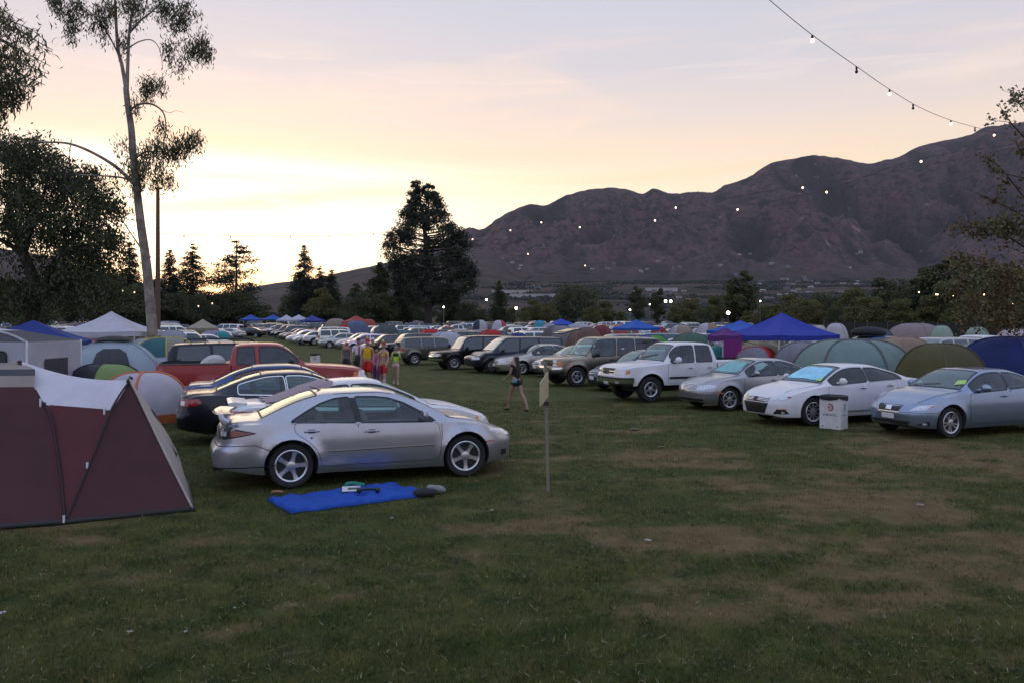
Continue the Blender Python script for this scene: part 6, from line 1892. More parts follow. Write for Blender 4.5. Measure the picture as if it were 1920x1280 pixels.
def person(label, loc, facing, H=1.72, stride=.0, skin=(.26, .14, .09), arms=((.10, .05), (.10, .05)), female=False, lean=0.):
    """continuous body in rest height 1.72, facing -Y turned by facing; arms = per side (swing forward, elbow bend)"""
    root = thing('person', label, 'person', loc, facing)
    root.scale = (H / 1.72,) * 3
    P, E, Rr = [], [], []
    J = {}
    def add(n, p, r, par=None):
        J[n] = len(P); P.append(Vector(p)); Rr.append(r)
        if par is not None: E.append((J[par], J[n]))
    hw = .085 if not female else .09; sw = .185 if not female else .155
    add('pelvis', (0, 0, .95), (.145, .10)); add('waist', (0, -.0, 1.10), (.125, .09) if not female else (.105, .08), 'pelvis'); add('chest', (0, -.005, 1.28), (.15, .105) if not female else (.125, .10), 'waist')
    add('collar', (0, .005, 1.42), (.10, .075), 'chest'); add('neck', (0, .0, 1.49), .052, 'collar'); add('skull', (0, -.012, 1.575), (.070, .082), 'neck'); add('brow', (0, -.010, 1.645), (.073, .088), 'skull'); add('crown', (0, .004, 1.695), (.052, .062), 'brow')
    add('nose', (0, -.108, 1.60), .011, 'skull')
    for s, sd in ((1, 'l'), (-1, 'r')):
        k = stride * s
        add('hip' + sd, (s * hw, 0, .88), .092, 'pelvis'); add('knee' + sd, (s * (hw + .005), -.17 * k - .015, .50 + .01 * abs(k)), .058, 'hip' + sd)
        fk = -.30 * k if k > 0 else -.42 * k
        add('calf' + sd, (s * (hw + .005), (-.17 * k + fk) / 2 + .01, .34), .056, 'knee' + sd)
        add('ankle' + sd, (s * hw, fk, .085 + (.03 if k < 0 else 0)), .036, 'calf' + sd); add('heel' + sd, (s * hw, fk + .035, .038), .036, 'ankle' + sd); add('toe' + sd, (s * (hw + .015), fk - .15, .03), (.042, .026), 'ankle' + sd)
        sw_, eb = arms[0 if s > 0 else 1]
        sh = Vector((s * sw, .005, 1.39)); add('shoulder' + sd, sh, .056, 'collar')
        ua = Vector((s * .18, -math.sin(sw_), -math.cos(sw_))).normalized() * .28; el = sh + ua; add('elbow' + sd, el, .038, 'shoulder' + sd)
        fa = Vector((s * .04, -math.sin(sw_ + eb), -math.cos(sw_ + eb))).normalized() * .25; wr = el + fa; add('wrist' + sd, wr, .025, 'elbow' + sd)
        fd = fa.normalized(); palm = wr + fd * .075; add('palm' + sd, palm, (.034, .018), 'wrist' + sd)
        side = Vector((0, 1, 0)); side = (side - fd * side.dot(fd)).normalized()
        for q, (o_, ln) in enumerate(((-.026, .070), (-.009, .082), (.009, .076), (.026, .058))):
            add('f%d%s' % (q, sd), palm + side * o_ + fd * .035, .0095, 'palm' + sd); add('t%d%s' % (q, sd), palm + side * (o_ * 1.1) + fd * (.035 + ln * .8) + Vector((-s * .02, 0, 0)), .0075, 'f%d%s' % (q, sd))
        add('thumb' + sd, palm - side * .05 - fd * .01, .0105, 'palm' + sd); add('thumbtip' + sd, palm - side * .062 + fd * .03, .008, 'thumb' + sd)
    body = skin_mesh('body', P, E, Rr, M_skin, root, skin)
    # eyes, mouth
    for s in (1, -1):
        bm = bmesh.new(); bmesh.ops.create_uvsphere(bm, u_segments=8, v_segments=6, radius=.012, matrix=Matrix.Translation((s * .030, -.083, 1.625))); finish(bm, 'eye', M_black, root)
    bm = bmesh.new(); bmesh.ops.create_uvsphere(bm, u_segments=8, v_segments=6, radius=1, matrix=Matrix.Translation((0, -.082, 1.555)) @ Matrix.Diagonal((.022, .010, .006, 1))); finish(bm, 'mouth', M_plain, root, (.25, .06, .05))
    for s in (1, -1):
        bm = bmesh.new(); bmesh.ops.create_uvsphere(bm, u_segments=8, v_segments=6, radius=1, matrix=Matrix.Translation((s * .075, .0, 1.605)) @ Matrix.Diagonal((.010, .018, .030, 1))); finish(bm, 'ear', M_skin, root, skin)
    g = dict(root=root, P=P, J=J)
    return g

def garment(g, name, items, col, mat=None, sub=2, extra=()):
    """items: list of (joint or point, radius, index of parent in list)"""
    pts, ed, rr = [], [], []
    for i, (j, r, par) in enumerate(items):
        pts.append(g['P'][g['J'][j]] if isinstance(j, str) else Vector(j)); rr.append(r)
        if par is not None: ed.append((par, i))
    return skin_mesh(name, pts, ed, rr, mat or M_cloth, g['root'], col, sub)

def lerpj(g, a, b, t): return g['P'][g['J'][a]].lerp(g['P'][g['J'][b]], t)

def top_wear(g, col, sleeve=.6, female=False, crop=False, name='shirt'):
    w = (.16, .118) if not female else (.135, .108)
    it = [('chest', w, None), ((0, 0, 1.12), (w[0] - .012, w[1] - .01), 0), ((0, 0, 1.18 if crop else .94), (w[0] + .002, w[1] + .0), 1 if not crop else 0), ((0, .005, 1.41), (.115, .088), 0)]
    if crop: it[1] = ((0, 0, 1.22), (w[0] - .006, w[1] - .006), 0)
    for s in 'lr':
        it.append(('shoulder' + s, .068, 3)); k = len(it) - 1
        if sleeve > .05: it.append((lerpj(g, 'shoulder' + s, 'elbow' + s, sleeve), .062, k))
    return garment(g, name, it, col)

def legs_wear(g, col, frac=.9, rad=(.115, .09), name='shorts', calf=False):
    it = [((0, 0, 1.02), (.150, .112), None), ((0, 0, .92), (.158, .12), 0)]
    for s in 'lr':
        it.append(('hip' + s, rad[0], 1)); k = len(it) - 1
        it.append((lerpj(g, 'hip' + s, 'knee' + s, frac), rad[1], k))
        if calf: it.append(('calf' + s, .072, k + 1)); it.append((lerpj(g, 'calf' + s, 'ankle' + s, .9), .055, k + 2))
    return garment(g, name, it, col)

def foot_wear(g, col, sock=None):
    for s in 'lr':
        garment(g, 'shoe', [('heel' + s, .045, None), (lerpj(g, 'heel' + s, 'toe' + s, .5), (.045, .04), 0), ('toe' + s, (.05, .034), 1)], col, M_plain)
        if sock: garment(g, 'sock', [(lerpj(g, 'calf' + s, 'knee' + s, .6), .064, None), ('calf' + s, .063, 0), ('ankle' + s, .043, 1)], sock)

def hair(g, col, length=.0):
    it = [((0, .012, 1.66), (.080, .092), None), ((0, .03, 1.60), (.078, .070), 0)]
    if length > .05: it += [((0, .06, 1.50), (.085, .050), 1), ((0, .085, 1.50 - length * .5), (.095, .045), 2), ((0, .085, 1.50 - length), (.070, .030), 3)]
    return garment(g, 'hair', it, col, M_hair)

def hat(g, col, brim=True, tall=.07):
    bm = bmesh.new(); add_lathe(bm, [(.150 if brim else .093, 0), (.150 if brim else .094, .012), (.090, .018), (.086, tall), (.05, tall + .035), (.001, tall + .04)], 16); 
    bmesh.ops.translate(bm, vec=(0, -.0, 1.665), verts=bm.verts); return finish(bm, 'hat', M_cloth, g['root'], col)

def build_people():
    # woman in black seen from behind, walking away over the grass
    g = person('woman in black seen from behind with long dark hair, crossing the grass', at(968, 22.9, 0), R(222), 1.56, stride=.95, female=True, skin=(.30, .17, .11), arms=((.25, .7), (.15, .9)))
    top_wear(g, (.012, .012, .014), .3, True); legs_wear(g, (.012, .012, .014), .42, (.122, .105)); hair(g, (.008, .007, .007), .52); foot_wear(g, (.012, .012, .012))
    b = bmesh.new(); add_box(b, (-.17, -.02, .90), (.10, .16, .22), bev=.03); finish(b, 'shoulder_bag', M_black, g['root'])
    b = bmesh.new(); add_box(b, (.135, .10, .93), (.10, .05, .12), bev=.015); finish(b, 'pouch', M_plain, g['root'], (.06, .32, .38))
    # strolling group in costume
    gr = 'group of friends strolling up the grass aisle'
    g = person('man in yellow vest and baggy red shorts with red cap', at(689, 32.5), R(5), 1.78, stride=.5, skin=(.34, .19, .13), arms=((.1, .2), (-.1, .3)))
    top_wear(g, (.62, .36, .01), 0.); legs_wear(g, (.42, .012, .012), 1.08, (.145, .135)); hair(g, (.05, .03, .02)); hat(g, (.45, .03, .03), False); foot_wear(g, (.4, .4, .4))
    b = bmesh.new(); add_lathe(b, [(.0, 0), (.045, .02), (.04, .09), (.001, .12)], 10); bmesh.ops.translate(b, vec=(0, -.06, 1.76), verts=b.verts); finish(b, 'hat_badge', M_plain, g['root'], (.6, .4, .08))
    g['root']['group'] = gr
    g = person('woman in yellow crop top, red shorts and striped pink knee socks', at(719, 30.2), R(-10), 1.72, stride=.75, female=True, skin=(.36, .20, .14), arms=((.3, .5), (-.1, .5)))
    top_wear(g, (.60, .34, .02), .45, True, True); legs_wear(g, (.36, .02, .02), .8, (.118, .10)); hair(g, (.03, .02, .015), .2); hat(g, (.30, .06, .04), False); foot_wear(g, (.45, .4, .4), (.50, .32, .40))
    b = bmesh.new(); add_lathe(b, [(.0, 0), (.045, .02), (.04, .09), (.001, .12)], 10); bmesh.ops.translate(b, vec=(0, -.06, 1.74), verts=b.verts); finish(b, 'hat_badge', M_plain, g['root'], (.6, .45, .10))
    g['root']['group'] = gr
    g = person('woman in lime green top and pale shorts with long dark hair', at(742, 33.0), R(8), 1.54, stride=.45, female=True, skin=(.36, .21, .15), arms=((.2, 1.6), (.2, 1.4)))
    top_wear(g, (.42, .75, .04), 0., True); legs_wear(g, (.52, .36, .32), .40, (.12, .112)); hair(g, (.012, .010, .010), .35); foot_wear(g, (.6, .6, .62))
    b = bmesh.new(); add_box(b, (0, -.11, 1.33), (.24, .05, .14), bev=.02); finish(b, 'bib', M_cloth, g['root'], (.02, .02, .02))
    g['root']['group'] = gr
    g = person('man in white shirt with red scarf carrying a black bag', at(672, 35.5), R(0), 1.76, stride=.4, skin=(.30, .18, .12), arms=((.25, .7), (.1, .3)))
    top_wear(g, (.60, .55, .62), .9); legs_wear(g, (.14, .12, .09), 1.1, (.12, .10), 'trousers', True); hair(g, (.03, .02, .015)); foot_wear(g, (.05, .05, .05)); hat(g, (.10, .02, .02), False)
    b = bmesh.new(); add_box(b, (.05, -.125, 1.2), (.07, .02, .42), bev=.008); finish(b, 'scarf', M_cloth, g['root'], (.42, .02, .02))
    b = bmesh.new(); add_box(b, (-.02, -.22, .86), (.22, .12, .44), Matrix.Rotation(.3, 4, 'Y'), bev=.03); finish(b, 'bag', M_black, g['root'])
    g['root']['group'] = gr
    g = person('woman in dark red and grey strapless dress at the left of the group', at(650, 36.5), R(-5), 1.66, stride=.2, female=True, skin=(.32, .15, .11), arms=((.1, .3), (.1, .3)))
    top_wear(g, (.10, .02, .02), 0., True, True); legs_wear(g, (.03, .03, .035), .7, (.13, .13), 'skirt'); hair(g, (.06, .02, .02), .25); foot_wear(g, (.05, .05, .05))
    b = bmesh.new(); add_lathe(b, [(.142, 0), (.138, .1), (.135, .2), (.12, .26)], 20); bmesh.ops.translate(b, vec=(0, 0, 1.0), verts=b.verts); bmesh.ops.scale(b, vec=(1, .78, 1), verts=b.verts); finish(b, 'bodice', M_cloth, g['root'], (.10, .10, .12))
    g['root']['group'] = gr
    g = person('small figure in magenta top and purple leggings between the yellow tops', at(706, 33.4), R(0), 1.42, stride=.2, female=True, skin=(.30, .17, .12), arms=((.1, .3), (.1, .3)))
    top_wear(g, (.42, .06, .30), .4, True); legs_wear(g, (.10, .03, .16), 1.0, (.11, .09), 'leggings', True); hair(g, (.05, .03, .02), .2); foot_wear(g, (.1, .05, .1))
    g['root']['group'] = gr
    g = person('person in black top behind the yellow vest man', at(699, 36.8), R(0), 1.76, stride=.2, skin=(.30, .17, .12), arms=((.1, .3), (.1, .3)))
    top_wear(g, (.012, .012, .012), .9); legs_wear(g, (.04, .04, .05), 1.1, (.12, .10), 'trousers', True); hair(g, (.012, .01, .01)); foot_wear(g, (.05, .05, .05)); hat(g, (.5, .5, .5), False)
    g['root']['group'] = gr
# ================================================================= small things
def text_mesh(s, size, name, mat, parent, loc, rot, col=None):
    cu = bpy.data.curves.new('t', 'FONT'); cu.body = s; cu.size = size; cu.align_x = 'CENTER'; cu.extrude = .001
    o = bpy.data.objects.new('t', cu); COL.objects.link(o)
    me = bpy.data.meshes.new_from_object(o.evaluated_get(bpy.context.evaluated_depsgraph_get()))
    bpy.data.objects.remove(o); me.materials.clear(); me.materials.append(mat)
    n = link(bpy.data.objects.new(name, me), parent); n.location = loc; n.rotation_euler = rot
    if col: color(n, col)
    return n

def rubbish_box(label, loc, rz, detail=True):
    root = thing('rubbish_box', label, 'rubbish box', loc, rz)
    w, d, h = .50, .36, .74; wh = (.56, .54, .52)
    bm = bmesh.new(); t = .012
    for c, s in (((0, -d / 2, h / 2), (w, t, h)), ((0, d / 2, h / 2), (w, t, h)), ((-w / 2, 0, h / 2), (t, d - t, h)), ((w / 2, 0, h / 2), (t, d - t, h)), ((0, 0, .01), (w - t, d - t, .012))): add_box(bm, c, s)
    finish(bm, 'carton', M_plain, root, wh, flat=True)
    bm = bmesh.new(); k = 28; prev = None                      # bin liner folded over the rim
    for i in range(k + 1):
        a = 2 * math.pi * i / k; cx, cy = math.cos(a), math.sin(a)
        sx = math.copysign(abs(cx) ** .25, cx) * (w / 2 + .025); sy = math.copysign(abs(cy) ** .25, cy) * (d / 2 + .025)
        lo = .03 + .045 * (.5 + .5 * math.sin(a * 3 + 1)) + .02 * math.sin(a * 7)
        cur = [bm.verts.new(p) for p in ((sx, sy, h - lo), (sx * 1.02, sy * 1.02, h + .015), (sx * .9, sy * .9, h + .03), (sx * .86, sy * .84, h - .1))]
        if prev:
            for j in range(3): bm.faces.new((prev[j], cur[j], cur[j + 1], prev[j + 1]))
        prev = cur
    add_box(bm, (0, 0, h - .11), (w * .85, d * .8, .01))
    finish(bm, 'bin_liner', M_black, root)
    def ring(y, rot, nm, cols, sc):
        bm = bmesh.new(); prev = None
        for i in range(27):
            a = -2.2 + 4.4 * i / 26; wd = .030 if nm else .03
            cur = (bm.verts.new((math.cos(a) * .085 * sc, 0, math.sin(a) * .085)), bm.verts.new((math.cos(a) * .055 * sc, 0, math.sin(a) * .055)))
            if prev: bm.faces.new((prev[0], cur[0], cur[1], prev[1]))
            prev = cur
        for z in (.02, -.02, 0.): 
            q = [bm.verts.new(p) for p in ((-.06 * sc, 0, z - .006), (.035 * sc, 0, z - .006), (.035 * sc, 0, z + .006), (-.06 * sc, 0, z + .006))]; bm.faces.new(q)
        return finish(bm, 'logo', M_plain, root, cols, flat=True)
    o = ring(0, 0, 1, (.36, .03, .04), 1.); o.location = (0, -d / 2 - .008, .50)
    o = ring(0, 0, 1, (.10, .12, .35), .8); o.location = (w / 2 + .008, 0, .50); o.rotation_euler = (0, 0, math.pi / 2)
    if detail:
        text_mesh('ESSENTIAL', .072, 'lettering', M_plain, root, (0, -d / 2 - .007, .30), (math.pi / 2, 0, 0), (.05, .05, .06))
        text_mesh('ESSENTIAL', .042, 'lettering', M_plain, root, (w / 2 + .007, 0, .31), (math.pi / 2, 0, math.pi / 2), (.06, .12, .3))
    for x in (-.17, .17):
        bm = bmesh.new(); bmesh.ops.create_circle(bm, cap_ends=True, radius=.018, segments=10); o = finish(bm, 'sticker', M_plain, root, (.40, .05, .06), flat=True); o.location = (x, -d / 2 - .008, .06); o.rotation_euler = (math.pi / 2, 0, 0)

def sign_post():
    root = thing('sign_post', 'pale leaning post with thin yellowish board seen nearly edge on', 'sign post', at(1028, 11.8))
    bm = bmesh.new(); add_box(bm, (-.02, 0, .86), (.045, .035, 1.96), Matrix.Rotation(R(-1.2), 4, 'Y')); finish(bm, 'post', M_plain, root, (.19, .165, .12), flat=True)
    bm = bmesh.new(); a = R(66)
    for (z0, z1, zz0, zz1) in ((1.33, 1.60, 1.44, 1.74),):
        u = Vector((math.cos(a), math.sin(a), 0)); n = Vector((-u.y, u.x, 0)) * .008
        c = Vector((-.07, -.23, 0)); P = [c - u * .15 + Vector((0, 0, 1.26)), c + u * .15 + Vector((0, 0, 1.38)), c + u * .15 + Vector((0, 0, 1.73)), c - u * .15 + Vector((0, 0, 1.58))]
        f0 = [bm.verts.new(p - n) for p in P]; f1 = [bm.verts.new(p + n) for p in P]
        bm.faces.new(f0); bm.faces.new(f1[::-1])
        for i in range(4): bm.faces.new((f0[i], f1[i], f1[(i + 1) % 4], f0[(i + 1) % 4]))
        bmesh.ops.recalc_face_normals(bm, faces=bm.faces)
    finish(bm, 'board', M_plain, root, (.40, .35, .21), flat=True)
    bm = bmesh.new(); add_box(bm, (-.03, -.03, 1.27), (.07, .06, .05)); finish(bm, 'bracket', M_black, root, flat=True)

def blanket():
    c = [_gp(502, 938), _gp(548, 962), _gp(806, 928), _gp(738, 908)]
    C = [Vector((p[0], p[1], 0)) for p in c]; ori = sum(C, Vector()) / 4
    bm = bmesh.new(); n = 44; m = 16; G = []
    for j in range(m + 1):
        v = j / m; row = []
        for i in range(n + 1):
            u = i / n
            p = (C[0] * (1 - v) + C[1] * v) * (1 - u) + (C[3] * (1 - v) + C[2] * v) * u
            e = min(u, 1 - u, v * .5, (1 - v) * .5)
            p.z = .04 + .04 * fbm(p.x * 4, p.y * 6, 1.) + .024 * math.sin(u * 50 + 3 * v) * (.4 + .6 * fbm(u * 6, v * 4, 3.) ** 2) + .035 * smooth(e * 8)
            p.x += .05 * fbm(u * 9, v * 3, 7.); p.y += .06 * fbm(u * 8, v * 3, 9.)
            row.append(bm.verts.new(p - ori))
        G.append(row)
    for j in range(m):
        for i in range(n): bm.faces.new((G[j][i], G[j][i + 1], G[j + 1][i + 1], G[j + 1][i]))
    rim = [G[0][i] for i in range(n + 1)] + [G[j][n] for j in range(1, m + 1)] + [G[m][i] for i in range(n - 1, -1, -1)] + [G[j][0] for j in range(m - 1, 0, -1)]
    lo = [bm.verts.new((v.co.x * 1.004, v.co.y * 1.004, 0)) for v in rim]
    for i in range(len(rim)): bm.faces.new((rim[i], rim[(i + 1) % len(rim)], lo[(i + 1) % len(rim)], lo[i]))
    bmesh.ops.recalc_face_normals(bm, faces=bm.faces)
    o = finish(bm, 'sleeping_bag', M_fabric, None, (.005, .070, .40), sharp=0); o.location = ori
    tag(o, 'bright blue sleeping bag spread on the grass beside the silver sedan', 'sleeping bag')
    def on(px, py, z=.085): p = _gp(px, py); return Vector((p[0], p[1], z))
    root = thing('leaflet', 'white printed leaflet lying on the blue sleeping bag', 'leaflet', on(659, 927), R(12))
    bm = bmesh.new(); add_box(bm, (0, 0, .004), (.26, .36, .006)); finish(bm, 'sheet', M_plain, root, (.6, .6, .58), flat=True)
    bm = bmesh.new(); add_box(bm, (.02, -.02, .009), (.14, .14, .003)); finish(bm, 'picture', M_plain, root, (.08, .09, .10), flat=True)
    bm = bmesh.new(); rn = random.Random(3); add_tube(bm, catmull([(-.14, 0, .03), (-.05, .04, .05), (.06, .0, .045), (.15, .03, .03)], 5), [.012, .025, .03, .034, .03, .03, .027, .03, .034, .03, .027, .03, .03, .025, .02, .012], 8)
    o = finish(bm, 'garment', M_cloth, None, (.02, .20, .15)); o.location = on(664, 919, .05); tag(o, 'small green cloth behind the white leaflet', 'cloth')
    root = thing('headphones', 'black headphones lying on the blue sleeping bag', 'headphones', on(690, 934), R(8))
    bm = bmesh.new(); add_tube(bm, [(.13 * math.cos(a), .09 * math.sin(a), .03) for a in np.linspace(-.4, 3.4, 16)], .018, 7); finish(bm, 'headband', M_black, root)
    for x in (-.12, .13):
        bm = bmesh.new(); bmesh.ops.create_uvsphere(bm, u_segments=12, v_segments=8, radius=.05, matrix=Matrix.Translation((x, -.03, .04)) @ Matrix.Diagonal((.7, 1, .8, 1))); finish(bm, 'ear_pad', M_black, root)
    root = thing('stuff_sack', 'dark stuff sack at the right end of the blue sleeping bag', 'stuff sack', on(797, 930, 0.), R(15))
    bm = bmesh.new(); add_lathe(bm, [(.001, -.17), (.035, -.16), (.055, -.11), (.06, 0), (.055, .11), (.035, .16), (.001, .17)], 14, 'Y'); bmesh.ops.rotate(bm, verts=bm.verts, matrix=Matrix.Rotation(math.pi / 2, 3, 'Z')); bmesh.ops.translate(bm, verts=bm.verts, vec=(0, 0, .056)); finish(bm, 'sack', M_fabric, root, (.025, .025, .03))
    bm = bmesh.new(); add_tube(bm, catmull([(.16, 0, .055), (.21, .02, .04), (.27, -.01, .015)], 4), .008, 5); finish(bm, 'drawstring', M_black, root)
    bm = bmesh.new(); add_tube(bm, catmull([(-.13, 0, .05), (-.05, .02, .06), (.05, .0, .055), (.14, .01, .03)], 4), [.02, .05, .06, .06, .055, .05, .05, .055, .055, .05, .045, .03, .02], 9)
    o = finish(bm, 'water_bag', M_fabric, None, (.26, .27, .26)); o.location = on(817, 923, .0); tag(o, 'crumpled pale grey bag beyond the dark stuff sack', 'bag')
    bm = bmesh.new(); add_tube(bm, catmull([(-.08, 0, .015), (0, .01, .02), (.09, 0, .015)], 3), [.01, .018, .02, .02, .02, .018, .01], 6)
    o = finish(bm, 'bottle_label', M_plain, None, (.30, .13, .07)); o.name = 'wrapper'; o.location = on(519, 930, .05); tag(o, 'small brown wrapper at the left corner of the sleeping bag', 'wrapper')

def litter():
    rn = random.Random(9)
    L = [(1215, 1015, .07, (.55, .56, .62), 'white folded paper scrap on the grass right of the sign post'), (1725, 948, .09, (.5, .5, .48), 'white paper scrap on the worn grass at the far right'), (1190, 805, .22, (.26, .22, .17), 'flattened pale card on the grass left of the silver compact sedan'),
         (735, 973, .05, (.5, .46, .38), 'tiny pale scrap below the blue sleeping bag'), (893, 903, .06, (.40, .13, .06), 'orange peel scrap under the sedan nose'), (4, 1152, .06, (.5, .55, .6), 'white scrap at the bottom left edge'), (440, 1143, .03, (.45, .43, .38), 'pale bottle cap in the left foreground grass'), (243, 1188, .05, (.45, .43, .36), 'pale scrap low in the left foreground'), (348, 1188, .04, (.45, .43, .38), 'pale pebble sized scrap left of the straw stalk'),
         (905, 735, .2, (.28, .24, .18), 'flat pale card on the grass left of the woman in black'), (918, 728, .06, (.5, .5, .5), 'white speck of paper near the woman in black'), (600, 1052, .22, (.13, .095, .075), 'bare sandy clod patch stone in the foreground grass'), (1660, 826, .12, (.24, .21, .15), 'pale card in front of the white rubbish box'), (1240, 838, .12, (.23, .19, .13), 'dry pale scrap before the silver compact sedan'), (922, 958, .05, (.5, .48, .4), 'tiny scrap left of the sign post foot')]
    for px, py, s, c, lab in L:
        if 'stone' in lab: continue
        p = _gp(px, py); bm = bmesh.new(); n = 5
        G = [[bm.verts.new(((i / n - .5) * s * (1 + .2 * rn.uniform(-1, 1)), (j / n - .5) * s * .7 * (1 + .2 * rn.uniform(-1, 1)), .012 + s * .14 * fbm(i * .7 + px, j * .7, 3.))) for i in range(n + 1)] for j in range(n + 1)]
        for j in range(n):
            for i in range(n): bm.faces.new((G[j][i], G[j][i + 1], G[j + 1][i + 1], G[j + 1][i]))
        bmesh.ops.solidify(bm, geom=bm.faces[:], thickness=.003)
        o = finish(bm, 'paper_scrap', M_plain, None, c, sharp=25); o.location = (p[0], p[1], .012); o.rotation_euler = (0, 0, rn.uniform(0, 3)); tag(o, lab, 'litter')

M_bulb = noisy('lit_bulb', (.9, .85, .75), emis=((1., .62, .36), 5.)); M_flood = noisy('lit_floodlight', (.9, .9, .85), emis=((1., .96, .80), 11.))
M_cable = noisy('cable', (.02, .018, .016), rough=.7)
def string_lights(label, pts, bulbs, r=.006, br=.045, unlit=()):
    """pts: (px, py, Y) along the cable; bulbs: (px, Y) lit lamps hung where the cable passes"""
    P3 = [ray(*p) for p in pts]; o = P3[0]
    root = thing('string_lights', label, 'string lights', o, group='festoon cables of warm bulbs')
    bm = bmesh.new(); cv = catmull(P3, 10); add_tube(bm, [p - o for p in cv], r, 5); finish(bm, 'cable', M_cable, root, sharp=0)
    def on(px, Y=None):
        best = min(cv, key=lambda q: abs(960 + q.x / q.y * FPX - px)); i = cv.index(best)
        for a, b in zip(cv[:-1], cv[1:]):
            pa, pb = 960 + a.x / a.y * FPX, 960 + b.x / b.y * FPX
            if (pa - px) * (pb - px) <= 0 and pa != pb: return a.lerp(b, (px - pa) / (pb - pa))
        return best
    for px in list(bulbs) + list(unlit):
        p = on(px) - o; lit = px in bulbs
        bm = bmesh.new(); add_lathe(bm, [(.001, .0), (.022, -.005), (.024, -.06), (.018, -.075)], 8); bmesh.ops.translate(bm, vec=p, verts=bm.verts); k = finish(bm, 'socket', M_cable, root)
        bm = bmesh.new(); add_lathe(bm, [(.014, -.07), (br * .8, -.10), (br, -.07 - br), (br * .75, -.07 - br * 1.9), (.002, -.07 - br * 2.25)], 12); bmesh.ops.translate(bm, vec=p, verts=bm.verts)
        finish(bm, 'bulb', M_bulb if lit else M_black, root)

def build_lights():
    string_lights('long festoon cable sagging across the upper right sky', [(1400, -40, 13), (1440, -2, 14.), (1523, 66, 15.6), (1610, 128, 17.6), (1668, 168, 19.5), (1725, 202, 21.5), (1783, 226, 24.), (1840, 242, 27.5), (1864, 248, 29.), (1975, 262, 40)], (1523, 1668, 1783, 1864), unlit=(1606, 1712, 1828), r=.007, br=.036)
    string_lights('upper festoon of bulbs crossing in front of the mountain', [(1975, 262, 34), (1727, 298, 37), (1550, 356, 41), (1383, 389, 46), (1228, 410, 51), (1087, 423, 57), (957, 429, 63), (830, 432, 70)], (1727, 1550, 1383, 1228, 1087, 957), br=.05)
    string_lights('lower festoon of bulbs crossing in front of the mountain', [(1975, 262, 36), (1700, 318, 40), (1505, 348, 45), (1267, 386, 52), (1015, 414, 61), (886, 446, 68), (780, 460, 75)], (1505, 1267, 1015, 886), br=.05)
    string_lights('faint cable of dark bulbs across the bright sky left of the pine', [(296, 438, 58), (430, 442, 66), (600, 442, 76), (660, 440, 80), (800, 432, 90)], (), unlit=(345, 432, 545, 617, 700), r=.016, br=.06)
    string_lights('low festoon of bulbs before the right tree line', [(1640, 530, 60), (1723, 545, 58), (1787, 551, 55), (1845, 549, 52), (1900, 566, 47), (1975, 575, 44)], (1723, 1755, 1758, 1787, 1816, 1845, 1900), br=.045)
    string_lights('short festoon of bulbs among the dark left trees', [(60, 505, 110), (110, 514, 110), (160, 540, 110), (245, 545, 112), (360, 572, 115), (420, 560, 120)], (108, 152, 158, 230, 252, 372, 398), br=.07)
    string_lights('short festoon of bulbs glimmering over the valley slope', [(830, 452, 85), (990, 474, 90), (1097, 496, 92), (1180, 500, 95)], (990, 1097), br=.06)
    for px, py, Y, rr, lab in ((1365, 588, 150, .32, 'brightest floodlight among the trees behind the blue canopies'), (1252, 566, 175, .28, 'double floodlight on a pole between two upright dark trees'), (968, 579, 170, .26, 'floodlight low beside the lone dark fir'), (912, 563, 185, .22, 'floodlight right of the big pine boughs'), (1181, 582, 170, .18, 'small floodlight left of the double floodlight'), (832, 577, 160, .16, 'small floodlight right of the pine trunk'), (1425, 566, 150, .13, 'small lamp right of the tall dark tree'), (1218, 572, 172, .12, 'tiny lamp between the double and the small floodlight')):
        p = ray(px, py, Y); b0 = at(px, Y)
        root = thing('floodlight', lab, 'floodlight', b0)
        bm = bmesh.new(); add_tube(bm, [(0, 0, -.2), (0, 0, p.z - b0.z)], .09, 7); finish(bm, 'pole', M_pole, root, (.12, .12, .12))
        for x in ((-.5, .6) if lab.startswith('double') else (0.,)):
            bm = bmesh.new(); add_box(bm, (x, 0, p.z - b0.z + .1), (rr * 2.2, .3, rr * 2.2), bev=.05); h = finish(bm, 'lamp_housing', M_black, root)
            bm = bmesh.new(); add_lathe(bm, [(.001, -.28), (rr * .7, -.25), (rr, -.14)], 16, 'Y', (x, 0, p.z - b0.z + .1)); finish(bm, 'lamp', M_flood, h)

def field_pole():
    Y = 44.; b0 = at(296, Y); top = ray(296, 352, Y)
    root = thing('utility_pole', 'dark wooden pole standing just right of the gum trunk', 'pole', b0)
    bm = bmesh.new(); add_tube(bm, [(0, 0, -.2), (0, 0, 4), (.0, 0, top.z - b0.z)], [.15, .13, .09], 9); finish(bm, 'shaft', M_plain, root, (.10, .055, .035))
    bm = bmesh.new(); add_box(bm, (.06, 0, top.z - b0.z - .05), (.34, .1, .1)); finish(bm, 'bracket', M_black, root, flat=True)

def fence():
    a, b = at(1545, 98), at(2150, 72); n = 16
    root = thing('fence', 'dark screened fence running behind the tents on the right', 'fence', a)
    d = b - a; h = 2.45
    bm = bmesh.new(); G = [(Vector((d.x * i / 40, d.y * i / 40, gz(0, a.y + d.y * i / 40) - a.z))) for i in range(41)]
    lo = [bm.verts.new(p + Vector((0, 0, .05))) for p in G]; hi = [bm.verts.new(p + Vector((0, .02 * math.sin(i * 2.), h - .04 * abs(math.sin(i * .8))))) for i, p in enumerate(G)]
    for i in range(40): bm.faces.new((lo[i], lo[i + 1], hi[i + 1], hi[i]))
    finish(bm, 'screen', M_fabric, root, (.014, .016, .014), sharp=0)
    for i in range(n + 1):
        bm = bmesh.new(); p = G[int(i * 40 / n)]; add_tube(bm, [p + Vector((0, -.06, 0)), p + Vector((0, -.06, h + .12))], .04, 6); finish(bm, 'post', M_pole, root, (.10, .10, .10))

